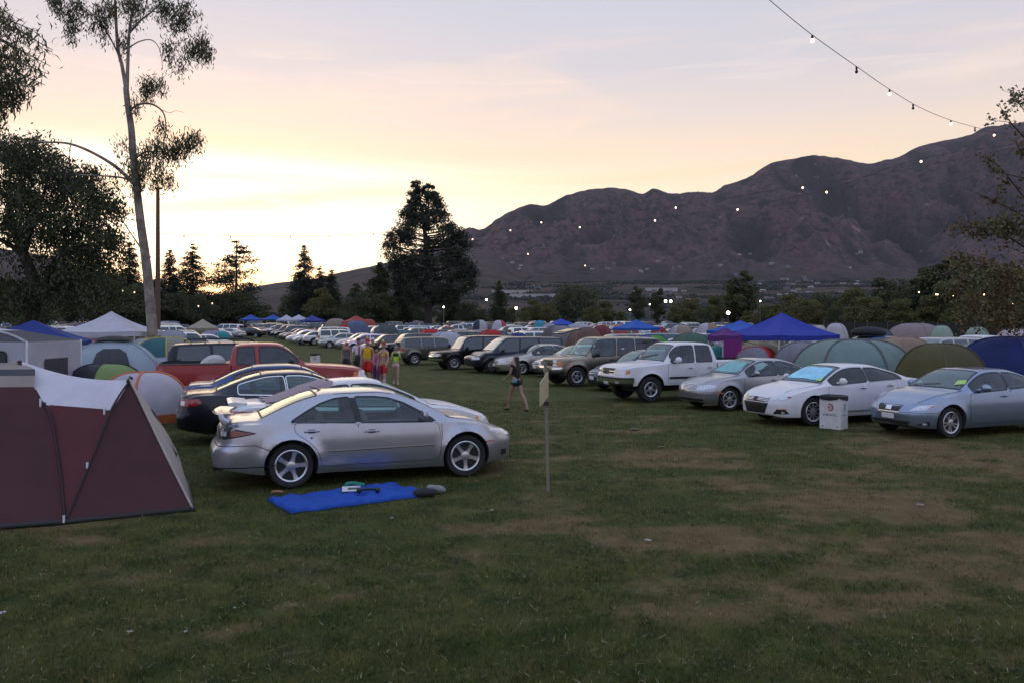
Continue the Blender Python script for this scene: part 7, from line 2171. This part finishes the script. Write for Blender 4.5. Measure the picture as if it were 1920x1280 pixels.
# ================================================================= parked cars
SILVER = (.33, .335, .36); WHITE = (.62, .61, .62); BLACK = (.010, .010, .012)
HD, HR = 20.5, 202.
def near_cars():
    S = spec_hero(); r, pj = build_car(S, 'parked_car', 'silver sedan with boot spoiler parked beside the blue sleeping bag', 'car', (.40, .41, .455))
    place_wheel(r, S, 545, 913, 1, -1, HD)
    bm = bmesh.new()                                          # boot spoiler
    prev = None
    for i in range(17):
        y = -.60 + 1.2 * i / 16; k = 1 - (abs(y) / .60) ** 6 * .25; x = -2.33 + .10 * (y / .6) ** 2
        ring = [(x, 1.085), (x + .03, 1.107), (x + .12, 1.105), (x + .24, 1.083), (x + .12, 1.075)]
        cur = [bm.verts.new((px, y, pz)) for px, pz in ring]
        if prev:
            for j in range(5): bm.faces.new((prev[j], prev[(j + 1) % 5], cur[(j + 1) % 5], cur[j]))
        else: bm.faces.new(cur)
        prev = cur
    bm.faces.new(prev[::-1])
    for s in (1, -1):
        add_tube(bm, [(-2.22, s * .585, 1.09), (-2.2, s * .60, 1.03), (-2.12, s * .61, .97)], [.045, .05, .07], 8)
    bmesh.ops.recalc_face_normals(bm, faces=bm.faces); finish(bm, 'spoiler', M_paint, r, (.40, .41, .455))
    bm = bmesh.new(); add_tube(bm, [(-.72, 0, 1.355), (-.77, 0, 1.38), (-.90, 0, 1.43)], [.02, .012, .005], 6); finish(bm, 'aerial', M_black, r)
    bm = bmesh.new(); add_tube(bm, [(-2.33, -.5, .30), (-2.1, -.5, .31)], .03, 10); finish(bm, 'exhaust', M_dark, r)
    # white sedan with a blanket over its rear window
    S = spec_sedan(H=1.42, roofx=(.22, -.55), deck=-1.6, rim='five'); r, pj = build_car(S, 'parked_car', 'white sedan with pink grey cloth draped over its rear window', 'car', WHITE, M_solid)
    r.location = (-2.82, 15.3, 0); r.rotation_euler = (0, 0, R(HD)); w_root = r
    bm = bmesh.new(); bmesh.ops.create_uvsphere(bm, u_segments=3, v_segments=3, radius=.001); bm.free()
    b = bmesh.new(); prev = None
    for i in range(13):
        y = -.62 + 1.24 * i / 12; k = smooth((abs(y) - .40) / .2)
        cur = [b.verts.new((x, y * (1 - .1 * k), z)) for x, z in ((-2.34, 1.0), (-2.36, 1.06), (-2.28, 1.075), (-2.05, 1.05), (-2.15, 1.0))]
        if prev:
            for j in range(5): b.faces.new((prev[j], prev[(j + 1) % 5], cur[(j + 1) % 5], cur[j]))
        else: b.faces.new(cur)
        prev = cur
    b.faces.new(prev[::-1]); bmesh.ops.recalc_face_normals(b, faces=b.faces); finish(b, 'spoiler', M_solid, r, WHITE)
    b = bmesh.new(); G = []
    for i in range(23):
        row = []
        for j in range(17):
            x = -1.78 + 1.15 * i / 22 + .05 * math.sin(j * .8); y = -.60 + 1.2 * j / 16
            h = pj.hit('top', x, y)
            z = (h[0].z if h else 1.0) + .022 + .014 * math.sin(j * 2.1 + i * .3) * (.5 + .5 * fbm(x * 3, y * 3, 2.)) + .01 * fbm(x * 7, y * 7, 4.)
            row.append(b.verts.new((x, y, z)))
        G.append(row)
    for i in range(22):
        for j in range(16): b.faces.new((G[i][j], G[i + 1][j], G[i + 1][j + 1], G[i][j + 1]))
    o = finish(b, 'cloth', M_fabric, None, (.36, .27, .29), sharp=0); o.location = r.location; o.rotation_euler = r.rotation_euler
    tag(o, 'pink grey cloth laid over the rear window of the white sedan', 'cloth')
    S = spec_sedan(chrome=True, H=1.43, roofx=(.2, -.7), deck=-1.72); r, pj = build_car(S, 'parked_car', 'black sedan with chrome window trim between white and blue sedans', 'car', (.018, .021, .030))
    r.location = (-4.62, 17.6, 0); r.rotation_euler = (0, 0, R(HD))
    S = spec_sedan(H=1.45, roofx=(.25, -.75), deck=-1.75, rim='seven'); r, pj = build_car(S, 'parked_car', 'dark blue sedan beside the red pickup', 'car', (.035, .065, .17))
    r.location = (-5.52, 20.05, 0); r.rotation_euler = (0, 0, R(HD - 1))
    bm = bmesh.new(); add_tube(bm, [(-.80, 0, 1.40), (-.95, 0, 1.46)], [.012, .005], 5); finish(bm, 'aerial', M_black, r)
    S = spec_red_pickup(); r, pj = build_car(S, 'pickup_truck', 'red extended cab pickup with open bed', 'pickup truck', (.27, .010, .011), M_solid)
    r.location = (-7.12, 23.6, 0); r.rotation_euler = (0, 0, R(HD - 2)); r.scale = (1.08,) * 3
    o = bpy.data.objects.new('x', None)
    bm = bmesh.new(); add_tube(bm, catmull([(-.35, 0, .18), (-.1, .03, .30), (.12, 0, .36), (.34, .02, .22)], 4), [.04, .1, .14, .17, .19, .2, .2, .19, .18, .17, .14, .1, .05], 10)
    o = finish(bm, 'plastic_bag', M_fabric, None, (.60, .57, .55)); f = Vector((math.cos(R(HD - 2)), math.sin(R(HD - 2)), 0)); p = r.location + f * (-1.4) + Vector((f.y, -f.x, 0)) * .45
    o.location = (p.x, p.y, 1.02); o.rotation_euler = (0, 0, R(20)); tag(o, 'pale plastic bag heaped in the red pickup bed behind the cab', 'bag')
    S = spec_suv(H=1.82, L=4.9); r, pj = build_car(S, 'suv', 'black suv with roof rack showing above the red pickup bed', 'suv', (.014, .015, .018), detail=1)
    r.location = (-9.0, 27.6, 0); r.rotation_euler = (0, 0, R(HD))
    b = bmesh.new()
    for x in np.linspace(-1.7, .1, 5): add_tube(b, [(x, -.62, 1.90), (x, .62, 1.90)], .018, 6)
    for y in (-.62, .62): add_tube(b, [(-1.9, y, 1.84), (-1.8, y, 1.92), (.15, y, 1.92), (.3, y, 1.82)], .025, 6)
    finish(b, 'roof_rack', M_black, r)
    # --- right row, nearest first
    S = spec_sport(); r, pj = build_car(S, 'parked_car', 'silver blue sedan at the right edge with lime card on dashboard', 'car', (.25, .31, .42)); place_wheel(r, S, 1777, 820, 0, 1, HR)
    S = spec_fastback(); r, pj = build_car(S, 'parked_car', 'white fastback sedan with bright blue sunshade behind the rubbish box', 'car', WHITE, M_solid); place_wheel(r, S, 1521, 797, 0, 1, HR)
    S = spec_compact(); r, pj = build_car(S, 'parked_car', 'silver sedan with upright chrome grille beside the white pickup', 'car', SILVER); place_wheel(r, S, 1365, 769, 0, 1, HR)
    S = spec_white_pickup(); r, pj = build_car(S, 'pickup_truck', 'white extended cab pickup with chrome bumper and black side moulding', 'pickup truck', WHITE, M_solid); place_wheel(r, S, 1217, 753, 0, 1, HR)
    S = spec_sedan(rim='seven', H=1.46, L=4.5, W=1.72); r, pj = build_car(S, 'parked_car', 'blue sedan mostly hidden between white pickup and tan suv', 'car', (.045, .085, .20)); place_wheel(r, S, 1168, 733, 0, 1, HR)
    S = spec_big_suv(); r, pj = build_car(S, 'suv', 'tan full size suv with black window glass', 'suv', (.235, .20, .155)); place_wheel(r, S, 1080, 724, 0, 1, HR)
    S = spec_sedan(L=4.6, H=1.45, rim='six'); r, pj = build_car(S, 'parked_car', 'silver sedan left of the tan suv, behind the woman in black', 'car', (.42, .43, .47)); place_wheel(r, S, 1050, 707, 0, 1, HR)
    S = spec_sedan(L=4.95, W=1.83, H=1.44, nose_z=.74, rim='five'); r, pj = build_car(S, 'parked_car', 'pale beige sedan with amber bumper strip, left of the woman in black', 'car', (.44, .41, .38)); place_wheel(r, S, 978, 702, 0, 1, HR)
    S = spec_van(); r, pj = build_car(S, 'minivan', 'dark blue minivan with raised tailgate', 'minivan', (.022, .028, .045), detail=1); place_wheel(r, S, 921, 699, 0, 1, HR)
    b = bmesh.new(); add_box(b, (-2.95, 0, 2.05), (1.15, 1.35, .06), Matrix.Rotation(R(14), 4, 'Y'), bev=.02); tg = finish(b, 'tailgate', M_paint, r, (.05, .05, .055))
    b = bmesh.new(); add_box(b, (-2.9, 0, 2.085), (.6, 1.1, .012), Matrix.Rotation(R(14), 4, 'Y')); finish(b, 'rear_window', M_dglass, tg, flat=True)
    for k, (px, c) in enumerate(((898, (.5, .38, .02)), (880, (.5, .38, .02)))):
        pass
    S = spec_suv(chrome=True, H=1.80, L=4.85, rim='five'); r, pj = build_car(S, 'suv', 'black suv with shining chrome grille and bumper', 'suv', (.014, .014, .016), detail=1); place_wheel(r, S, 851, 693, 0, 1, HR)
    S = spec_jeep(); r, pj = build_car(S, 'suv', 'grey green boxy suv parked facing away behind the strollers', 'suv', (.155, .155, .135), detail=1); place_wheel(r, S, 777, 684, 1, -1, 22)
    S = spec_suv(H=1.72, L=4.7); r, pj = build_car(S, 'suv', 'dark blue suv left of the boxy grey green suv', 'suv', (.03, .045, .075), detail=1); place_wheel(r, S, 742, 669, 0, 1, HR)
    S = spec_sedan(L=4.7, H=1.55); r, pj = build_car(S, 'parked_car', 'maroon car behind the strolling group', 'car', (.055, .022, .024), detail=1); place_wheel(r, S, 700, 664, 0, 1, HR)
    S = spec_sedan(L=4.8, H=1.48); r, pj = build_car(S, 'parked_car', 'pale silver sedan just right of the white suv by the aisle', 'car', (.45, .45, .46), detail=1); place_wheel(r, S, 652, 656, 0, 1, HR)
    S = spec_suv(H=1.93, L=5.1, W=1.95, roofrack=False); r, pj = build_car(S, 'suv', 'white suv with dark windows standing at the aisle edge', 'suv', WHITE, M_solid, detail=1); place_wheel(r, S, 589, 650, 0, 1, HR); r.location.z = gz(*r.location[:2])

FAR = {}
def far_proto():
    """simpler cars for the distant rows, built once and copied"""
    for k, f, paint in (('sedan', lambda: spec_sedan(), M_paint), ('suv', lambda: spec_suv(roofrack=False), M_paint), ('pickup', spec_white_pickup, M_solid), ('van', spec_van, M_paint), ('hatch', spec_hatch, M_paint)):
        S = f(); keep = ('headlight', 'tail_light', 'grille', 'rear_glass', 'bumper', 'side_moulding')
        S['features'] = [x for x in S.get('features', []) if x[0] in keep and not (x[0] == 'grille_bar')]
        for w in S['windows']: w['frame'] = False
        S.pop('mirror', None); S['doors'] = []
        n = {'sedan': 'parked_car', 'suv': 'suv', 'pickup': 'pickup_truck', 'van': 'minivan', 'hatch': 'parked_car'}[k]
        r, pj = build_car(S, n, 'far car', {'sedan': 'car', 'hatch': 'car', 'suv': 'suv', 'pickup': 'pickup truck', 'van': 'minivan'}[k], (.5, .5, .5), paint, detail=0)
        FAR[k] = [r, False]

def far_car(kind, px, Y, rz, c, label, group=None, pos=None):
    r, used = FAR[kind]
    p = at(px, Y) if pos is None else Vector((pos[0], pos[1], gz(*pos)))
    if used: r = dup(r, cols={'body': c, 'bumper': c, 'side_moulding': c})
    else:
        FAR[kind][1] = True
        for ch in kids(r):
            if ch.name.split('.')[0] in ('body', 'bumper', 'side_moulding'): color(ch, c)
    r.location = p; r.rotation_euler = (0, 0, R(rz)); r['label'] = label
    if group: r['group'] = group
    elif 'group' in r: del r['group']
    return r

C_ = dict(white=(.60, .60, .61), silver=(.36, .37, .39), grey=(.13, .13, .14), black=(.012, .012, .014), blue=(.035, .06, .15), red=(.20, .015, .018), tan=(.26, .22, .17), maroon=(.07, .02, .024), teal=(.04, .13, .15), green=(.03, .06, .04))
def far_cars():
    far_proto()
    T = [('sedan', 467, 118, 176, 'black', 'black sedan side on, alone at the far end of the grass aisle'), ('van', 425, 128, 170, 'white', 'white van behind the black sedan at the aisle end'), ('sedan', 405, 108, 150, 'white', 'white sedan left of the black sedan at the aisle end'), ('sedan', 430, 112, 160, 'silver', 'silver car half behind the black sedan at the aisle end'),
         ('suv', 355, 66, 20, 'white', 'white suv seen rear on above the black suv roof rack'), ('sedan', 372, 58, 22, 'blue', 'dark blue car between the white suv and the red pickup'), ('sedan', 392, 74, 22, 'white', 'white car right of the white suv seen rear on'), ('sedan', 575, 96, 202, 'white', 'white sedan directly behind the white suv by the aisle'), ('sedan', 590, 90, 202, 'silver', 'silver sedan squeezed against the white suv by the aisle'),
         ('suv', 548, 112, 202, 'black', 'black suv first in the far right hand row past the aisle'), ('suv', 526, 124, 202, 'grey', 'grey suv second in the far right hand row past the aisle'), ('sedan', 566, 106, 202, 'grey', 'dark grey sedan in front of the blue canopy far left'), ('suv', 505, 136, 202, 'tan', 'tan suv third in the far right hand row past the aisle'),
         ('sedan', 1130, 53, 202, 'silver', 'silver car below the maroon dome tent'), ('suv', 1158, 55, 202, 'grey', 'dark wagon between the silver car and the teal glass car'), ('van', 1215, 58, 202, 'teal', 'teal car behind the blue and green dome tent'), ('suv', 990, 70, 202, 'white', 'white suv behind the dark blue minivan'), ('sedan', 940, 82, 202, 'silver', 'silver car above the red dome tent'), ('sedan', 975, 90, 202, 'white', 'white car behind the white suv in the middle'), ('suv', 905, 78, 202, 'black', 'black suv left of the red dome tent'), ('sedan', 1005, 84, 202, 'grey', 'grey car right of the white suv in the middle'), ('suv', 865, 70, 202, 'black', 'black suv beside the white dome tent in the middle'),
         ('suv', 1632, 45, 202, 'blue', 'dark blue suv carrying a black roof bag'), ('van', 1762, 40, 205, 'silver', 'silver minivan behind the olive dome tent'), ('pickup', 1838, 44, 206, 'white', 'white pickup with bright blue sunshade behind the blue dome'), ('sedan', 1690, 41, 205, 'grey', 'dark grey car behind the tan dome tent'), ('suv', 1315, 60, 202, 'silver', 'silver car roof showing above the green tent'), ('sedan', 1255, 58, 202, 'white', 'white car left of the green tent'), ('van', 1530, 36, 202, 'white', 'white van under the right side of the blue canopy'), ('pickup', 125, 105, 160, 'white', 'white pickup under the dark left trees'), ('suv', 70, 110, 170, 'grey', 'grey suv under the dark left trees'), ('sedan', 40, 115, 20, 'white', 'white car at the foot of the broad left tree'), ('sedan', 262, 96, 150, 'black', 'dark car right of the white canopy peak'), ('suv', 248, 104, 160, 'silver', 'silver suv right of the white canopy peak'),
         ('van', 780, 112, 170, 'white', 'white camper van left of the pine trunk'), ('suv', 768, 100, 190, 'white', 'white suv below the white camper van'), ('pickup', 858, 118, 200, 'white', 'white pickup right of the pine trunk')]
    for k, px, Y, rz, c, lab in T: far_car(k, px, Y, rz, C_[c], lab)
    # rows further off: lateral offset t and distance s along the aisle
    a = Vector((-.39, .92)); l = Vector((.92, .39)); P0 = Vector((.1, 22.8)); rn = random.Random(77)
    pal = ['white', 'white', 'white', 'silver', 'silver', 'silver', 'grey', 'black', 'black', 'blue', 'red', 'tan', 'maroon']
    names = {'sedan': 'car', 'hatch': 'hatchback', 'suv': 'suv', 'van': 'minivan', 'pickup': 'pickup'}
    placed = [Vector((o.location.x, o.location.y)) for o in COL.objects if o.parent is None and o.get('category') in ('car', 'suv', 'minivan', 'pickup truck')]
    cnt = 0
    for t in (7.5, 17, 22.5, 32, 37.5, 47, 52.5, 62, 67.5, 77, 82, 92, -7.5, -17, -22.5, -32, -37.5, -47):
        s = 40 + rn.random() * 3
        while s < 210:
            s += 2.75 + rn.random() * .5
            if rn.random() < (.42 if t > 0 else .55): continue
            p = P0 + a * s + l * t + Vector((rn.uniform(-.3, .3), rn.uniform(-.3, .3)))
            px = 960 + p.x / p.y * FPX
            if p.y < 72 or p.y > 175 or px < -30 or px > 1560 - max(0, 110 - p.y) * 2: continue
            if t > 0 and p.y < 85 and 1020 < px: continue
            if any((q - p).length < 2.6 for q in placed): continue
            if abs(px - 803) < 8 and p.y > 150: continue
            placed.append(p)
            k = rn.choice(['sedan', 'sedan', 'sedan', 'suv', 'suv', 'suv', 'van', 'pickup', 'hatch']); c = rn.choice(pal)
            side = 'right' if t > 0 else 'left'
            col = tuple(v * rn.uniform(.85, 1.1) for v in C_[c])
            far_car(k, 0, 0, (202 if rn.random() < .7 else 22) if t > 0 else (22 if rn.random() < .7 else 202), col, 'small %s %s in the distant parked rows on the %s' % (c, names[k], side), 'distant %s %ss on the %s' % (c, names[k], side), pos=(p.x, p.y))
            cnt += 1
    print('far cars', cnt)
    # roof bag and sunshade on two of them
    p = at(1632, 45); bm = bmesh.new(); bmesh.ops.create_uvsphere(bm, u_segments=18, v_segments=10, radius=1)
    for v in bm.verts: v.co = Vector((v.co.x * 1.15, v.co.y * .62, max(v.co.z, -.55) * .32))
    o = finish(bm, 'roof_bag', M_fabric, None, (.015, .015, .02)); o.location = p + Vector((-.1, 0, 1.76 + .19)); o.rotation_euler = (0, 0, R(202)); tag(o, 'black soft bag strapped on the dark blue suv roof', 'roof bag')

# ================================================================= tents in the field
W1 = (.48, .47, .50); GREY = (.20, .20, .21); TAN = (.28, .21, .155); BLUE = (.012, .035, .28); BLUE2 = (.015, .09, .42)
def all_tents():
    burgundy_tent(); white_cabin_tent()
    def put(o, px, Y, rz=0.): o.location = at(px, Y); o.rotation_euler = (0, 0, R(rz)); return o
    D = dome_tent
    put(D('dome_tent', 'white dome tent with orange poles and orange skirt behind the burgundy tent', 1.85, 1.85, 1.22, [(.50, .46, .50), (.44, .40, .46), (.50, .46, .50), (.5, .47, .5)], 4, (.50, .13, .04), trim=(.50, .13, .04), door=1, sl_r=.03), 270, 20.2, 58)
    put(D('dome_tent', 'small dark dome tent with one lime green panel', 2.1, 2.0, 1.30, [(.035, .035, .045), (.035, .035, .045), (.035, .035, .045), (.20, .29, .10)], 4, (.02, .02, .02)), 199, 23., -38)
    o = D('dome_tent', 'large pale blue grey dome tent with dark window and black cap', 3.9, 3.3, 1.95, [(.33, .39, .43), (.33, .39, .43), (.32, .38, .42), (.33, .39, .43)], 4, (.26, .31, .34), pw=1.2, sag=.05, door=2, fly=((.03, .03, .03), .72)); put(o, 213, 27, 22)
    put(D('dome_tent', 'pale low annex tent left of the large blue grey dome', 2.2, 2., 1.25, [(.33, .36, .42)], 4, (.3, .3, .35), pw=.7), 135, 26.5, 10)
    put(D('dome_tent', 'pale low annex tent right of the gum trunk', 2.0, 2., 1.25, [(.33, .37, .43)], 4, (.3, .3, .35), pw=.7), 300, 28, 10)
    put(canopy('canopy', 'white peaked canopy with flared roof under the left trees', 3.0, 3.0, 2.13, 2.93, (.52, .50, .54), (.5, .5, .5), .20, .55), 209, 33.5, 4)
    o = canopy('canopy', 'dark blue canopy with sloping roof behind the pale wall tent', 3.4, 3.0, 1.82, 2.55, (.010, .028, .19), (.4, .4, .4), .14, .2); put(o, 62, 29.5, 20)
    put(D('dome_tent', 'white and green dome tent left of the white canopy', 2.6, 2.4, 1.85, [W1, (.20, .27, .14), W1, W1], 4, (.4, .4, .4)), 130, 32, 40)
    put(D('dome_tent', 'white dome tent with yellow poles left of the gum trunk', 2.8, 2.6, 1.85, [W1, (.46, .45, .44), (.45, .46, .46)], 4, (.50, .38, .08), door=3, sl_r=.035), 262, 33, 20)
    put(D('dome_tent', 'tan tent with yellow edge right of the gum trunk', 2.2, 2.4, 1.9, [(.26, .25, .19), (.03, .12, .13), (.26, .25, .19), (.3, .28, .22)], 4, (.45, .36, .06)), 312, 31, 65)
    put(D('dome_tent', 'grey dome tent with dark opening behind the utility pole', 2.9, 2.6, 1.95, [(.30, .30, .34)], 4, (.2, .2, .2), door=3), 323, 60, 20)
    put(D('dome_tent', 'red and white striped tent under the white canopy', 2.4, 2.4, 1.7, [(.36, .05, .06), W1], 6, (.4, .1, .1)), 165, 40, 20)
    put(D('dome_tent', 'lavender tent far beyond the utility pole', 2.4, 2.2, 2.0, [(.36, .32, .50)], 4, (.3, .3, .4), pw=.9), 398, 100, 20)
    put(D('dome_tent', 'teal dome tent beside the far white cars', 2.3, 2.2, 1.4, [(.03, .26, .26), (.10, .32, .28)], 4, (.02, .1, .1)), 417, 90, 20)
    o = canopy('canopy', 'tan canopy with steep lean far behind the utility pole', 3.0, 3.0, 1.9, 2.8, (.34, .29, .22), flare=.1); put(o, 380, 85, 20)
    # right hand side, behind the front row
    put(D('dome_tent', 'olive green dome tent behind the silver blue sedan', 2.2, 2.3, 1.84, [(.056, .052, .016), (.080, .072, .020), (.074, .066, .020), (.056, .052, .016)], 4, (.06, .05, .02), pw=.70, sag=.08), 1764, 23.6, 22)
    put(D('dome_tent', 'dark blue dome tent with black opening at the right edge', 3.35, 3.0, 1.98, [(.010, .026, .135)], 4, (.01, .02, .10), pw=.60, door=2), 1898, 27, 30)
    put(D('dome_tent', 'big pale grey green dome tent with dark crossed poles', 3.55, 3.3, 1.88, [(.17, .25, .225), (.19, .265, .24), (.17, .25, .225), (.165, .24, .23)], 6, (.10, .095, .10), pw=.55, sag=.03, sl_r=.035), 1598, 27.5, 12)
    put(D('dome_tent', 'grey tent with lilac flap left of the big grey green dome', 2.3, 2.3, 1.75, [(.25, .24, .27), (.20, .19, .22), (.25, .24, .27)], 4, (.12, .11, .12)), 1513, 29.5, 40)
    put(D('dome_tent', 'tan dome tent between grey green and olive domes', 2.3, 2.2, 1.9, [(.30, .215, .15)], 4, (.25, .17, .12)), 1692, 31.5, 20)
    put(D('dome_tent', 'pale sage tent left of the dark blue dome', 2.4, 2.4, 1.68, [(.21, .28, .23)], 4, (.17, .23, .19)), 1838, 31, 20)
    put(canopy('canopy', 'big royal blue canopy with pointed roof and white legs', 2.95, 2.95, 2.0, 2.85, (.016, .035, .33), (.52, .50, .46), .18, .3), 1466, 31.8, 24)
    put(canopy('canopy', 'bright blue canopy partly behind the big royal blue canopy', 3.0, 3.0, 2.0, 2.65, BLUE2, valance=.2), 1388, 53, 30)
    put(canopy('canopy', 'bright blue canopy with teal side in the middle distance', 3.0, 3.0, 2.05, 2.78, BLUE2, valance=.2), 1193, 72, 25)
    put(canopy('canopy', 'bright blue canopy small in the centre distance', 3.0, 3.0, 2.0, 2.75, (.015, .06, .40), valance=.2), 1052, 112, 25)
    o = canopy('canopy', 'purple gazebo with magenta cloth walls', 1.1, 1.1, 2.0, 2.28, (.11, .022, .17), (.5, .4, .5), .2, .2); put(o, 1359, 30.6, 24); o.scale = (.82, .82, 1.)
    cloth([(-.5, -.57, .1), (.5, -.57, .1), (.5, -.56, 1.85), (-.5, -.56, 1.85)], .03, 8, .02, 1, 'side_curtain', o, (.20, .018, .17))
    cloth([(.57, -.5, .1), (1.5, .2, .1), (.56, .5, 1.85), (.56, -.5, 1.85)], .03, 8, .02, 2, 'side_curtain', o, (.34, .05, .28))
    put(D('dome_tent', 'red and grey dome tent under the blue canopy', 1.9, 1.9, 1.56, [(.40, .018, .018), (.20, .18, .22), (.42, .018, .018), (.20, .18, .22)], 4, (.35, .02, .03)), 1418, 30.5, 60)
    put(D('dome_tent', 'white and teal dome tent right of the white pickup cab', 1.7, 1.7, 1.56, [(.44, .46, .47), (.44, .46, .47), (.02, .20, .19), (.44, .46, .47)], 4, (.3, .33, .34)), 1352, 31.5, 330)
    put(D('dome_tent', 'tan tent behind the red and grey dome', 2.0, 2.0, 1.75, [(.26, .21, .13)], 4, (.2, .16, .1)), 1428, 34.5, 20)
    put(D('dome_tent', 'dark green lumpy tent behind the white pickup', 2.7, 2.4, 1.9, [(.055, .12, .085), (.045, .10, .07)], 4, (.04, .08, .06), pw=.8), 1296, 45, 20)
    put(D('dome_tent', 'blue and bright green dome tent behind the tan suv', 2.0, 2.0, 1.83, [(.02, .05, .26), (.02, .05, .26), (.02, .05, .26), (.07, .26, .03)], 4, (.02, .04, .2)), 1222, 43.5, 300)
    put(D('dome_tent', 'tall grey tent with curved wall above the silver sedan', 2.2, 2.2, 2.3, [(.22, .20, .21), (.08, .085, .09)], 4, (.15, .14, .14), pw=.5), 1047, 51, 20)
    put(D('dome_tent', 'brown tent with pale round door above the tan suv', 2.3, 2.2, 2.2, [(.15, .085, .065), (.15, .085, .065), (.14, .08, .06), (.32, .28, .25)], 4, (.2, .12, .09)), 1096, 49, 15)
    put(D('dome_tent', 'white dome tent with red peak behind it in the middle', 2.9, 2.6, 1.85, [(.42, .42, .46), (.34, .34, .40)], 4, (.2, .2, .22)), 836, 60, 25)
    put(D('dome_tent', 'red dome tent behind the white dome in the middle', 2.2, 2.2, 2.0, [(.42, .02, .025)], 4, (.3, .02, .02)), 806, 64, 20)
    put(D('dome_tent', 'red dome tent between black suv and blue dome', 2.1, 2.0, 2.0, [(.40, .018, .022), (.34, .016, .02)], 4, (.25, .02, .02)), 920, 57, 20)
    put(D('dome_tent', 'small navy dome tent right of the red dome', 1.4, 1.4, 1.8, [(.02, .04, .17)], 4, (.02, .03, .12)), 971, 57, 20)
    T = [(1277, 72, 2.2, 2.3, [(.32, .25, .20), (.40, .37, .38)], 'tan and white dome tent above the green tent'), (1327, 70, 2.1, 2.45, [(.30, .19, .12), (.44, .42, .46)], 'rusty tan and white dome tent left of the purple gazebo'), (1568, 60, 2.1, 2.45, [(.46, .43, .45)], 'white dome tent with rounded top right of the blue canopy'), (1535, 62, 1.6, 2.3, [(.46, .42, .38)], 'cream dome tent tucked against the blue canopy'), (1645, 49, 2.0, 2.15, [(.06, .08, .11)], 'dark slate dome tent right of the roof bag'), (1716, 62, 4.2, 2.45, [(.27, .21, .21), (.24, .19, .19)], 'long pinkish grey tent before the dark fence'), (1765, 55, 2.0, 2.3, [(.28, .35, .28)], 'pale green dome tent behind the silver minivan'), (1832, 58, 1.7, 2.2, [(.25, .33, .28)], 'small pale green dome tent before the fence'), (1905, 50, 2.4, 2.1, [(.42, .35, .36)], 'pale pink dome tent at the right edge'),
         (1085, 88, 3.2, 2.3, [(.38, .38, .42), (.32, .32, .37)], 'wide white tent left of the maroon dome'), (1128, 84, 2.2, 2.15, [(.17, .03, .045)], 'maroon dome tent in the middle distance'), (1163, 80, 2.0, 2.1, [(.34, .06, .03)], 'orange red dome tent beside the bright blue canopy'), (724, 92, 3.2, 2.1, [(.055, .075, .075), (.07, .085, .085)], 'wide dark grey tent left of the pine trunk'), (668, 104, 3.2, 2.5, [(.10, .13, .22)], 'blue grey tent in the distance left of the dark grey tent'), (630, 128, 3.4, 2.6, [(.27, .22, .17)], 'beige tent far beyond the white suv'), (645, 92, 1.4, 2.2, [(.42, .02, .02)], 'small red dome above the pale silver sedan'), (760, 74, 1.9, 1.8, [(.06, .14, .14)], 'dark teal tent behind the boxy suv'), (900, 115, 2.0, 2.5, [(.45, .46, .5), (.03, .04, .07)], 'white and black umbrella tent right of the pine'), (936, 112, 2.2, 2.5, [(.44, .04, .06), (.46, .46, .5)], 'red and white umbrella tent right of the pine'), (1012, 118, 2.4, 2.4, [(.05, .26, .36)], 'turquoise tent left of the small centre canopy'), (1235, 74, 1.6, 2.1, [(.30, .03, .03)], 'small red tent right of the bright blue canopy'), (1030, 100, 2.0, 2.2, [(.30, .32, .36)], 'silver dome tent below the small centre canopy'), (690, 118, 2.6, 2.6, [(.34, .07, .05)], 'faded red dome far left of the pine trunk'), (1450, 50, 2., 2.2, [(.08, .12, .10)], 'dark green tent behind the royal blue canopy legs')]
    for i, (px, Y, w, h, cs, lab) in enumerate(T):
        if 'umbrella' in lab or 'wide' in lab: pass
        put(D('dome_tent', lab, w, w * .95, h - max(0., gz(0, Y) * .0), cs, 4, tuple(c * .6 for c in cs[0])), px, Y, 15 + i * 23)
    K = [(537, 150, 'white', (.46, .45, .54), 'white peaked canopy at the far end of the aisle'), (586, 140, 'blue', (.035, .04, .24), 'violet blue canopy right of the far white canopy'), (470, 160, 'blue', (.02, .08, .36), 'first blue canopy left of the far white canopy'), (512, 165, 'blue', (.02, .09, .38), 'second blue canopy just left of the far white canopy'), (668, 125, 'red', (.33, .05, .05), 'red topped canopy far left of the pine'), (560, 158, 'white', (.46, .44, .52), 'lavender white canopy behind the far violet canopy')]
    for px, Y, n, c, lab in K: put(canopy('canopy', lab, 3.6, 3.6, 2.2, 3.15, c, flare=.45), px, Y, px % 40)

def build_all():
    build_world(); build_camera(); build_ground(); build_mountains(); build_haze(); build_town(); build_trees()
    near_cars(); far_cars(); all_tents(); build_people()
    rubbish_box('white cardboard rubbish box with black liner before the white fastback', at(1563, 19.0), R(-46))
    rubbish_box('small far rubbish box seen past the red pickup bonnet', at(591, 46), R(5), False)
    sign_post(); blanket(); litter(); build_lights(); field_pole(); fence()
random.seed(4)
build_all()
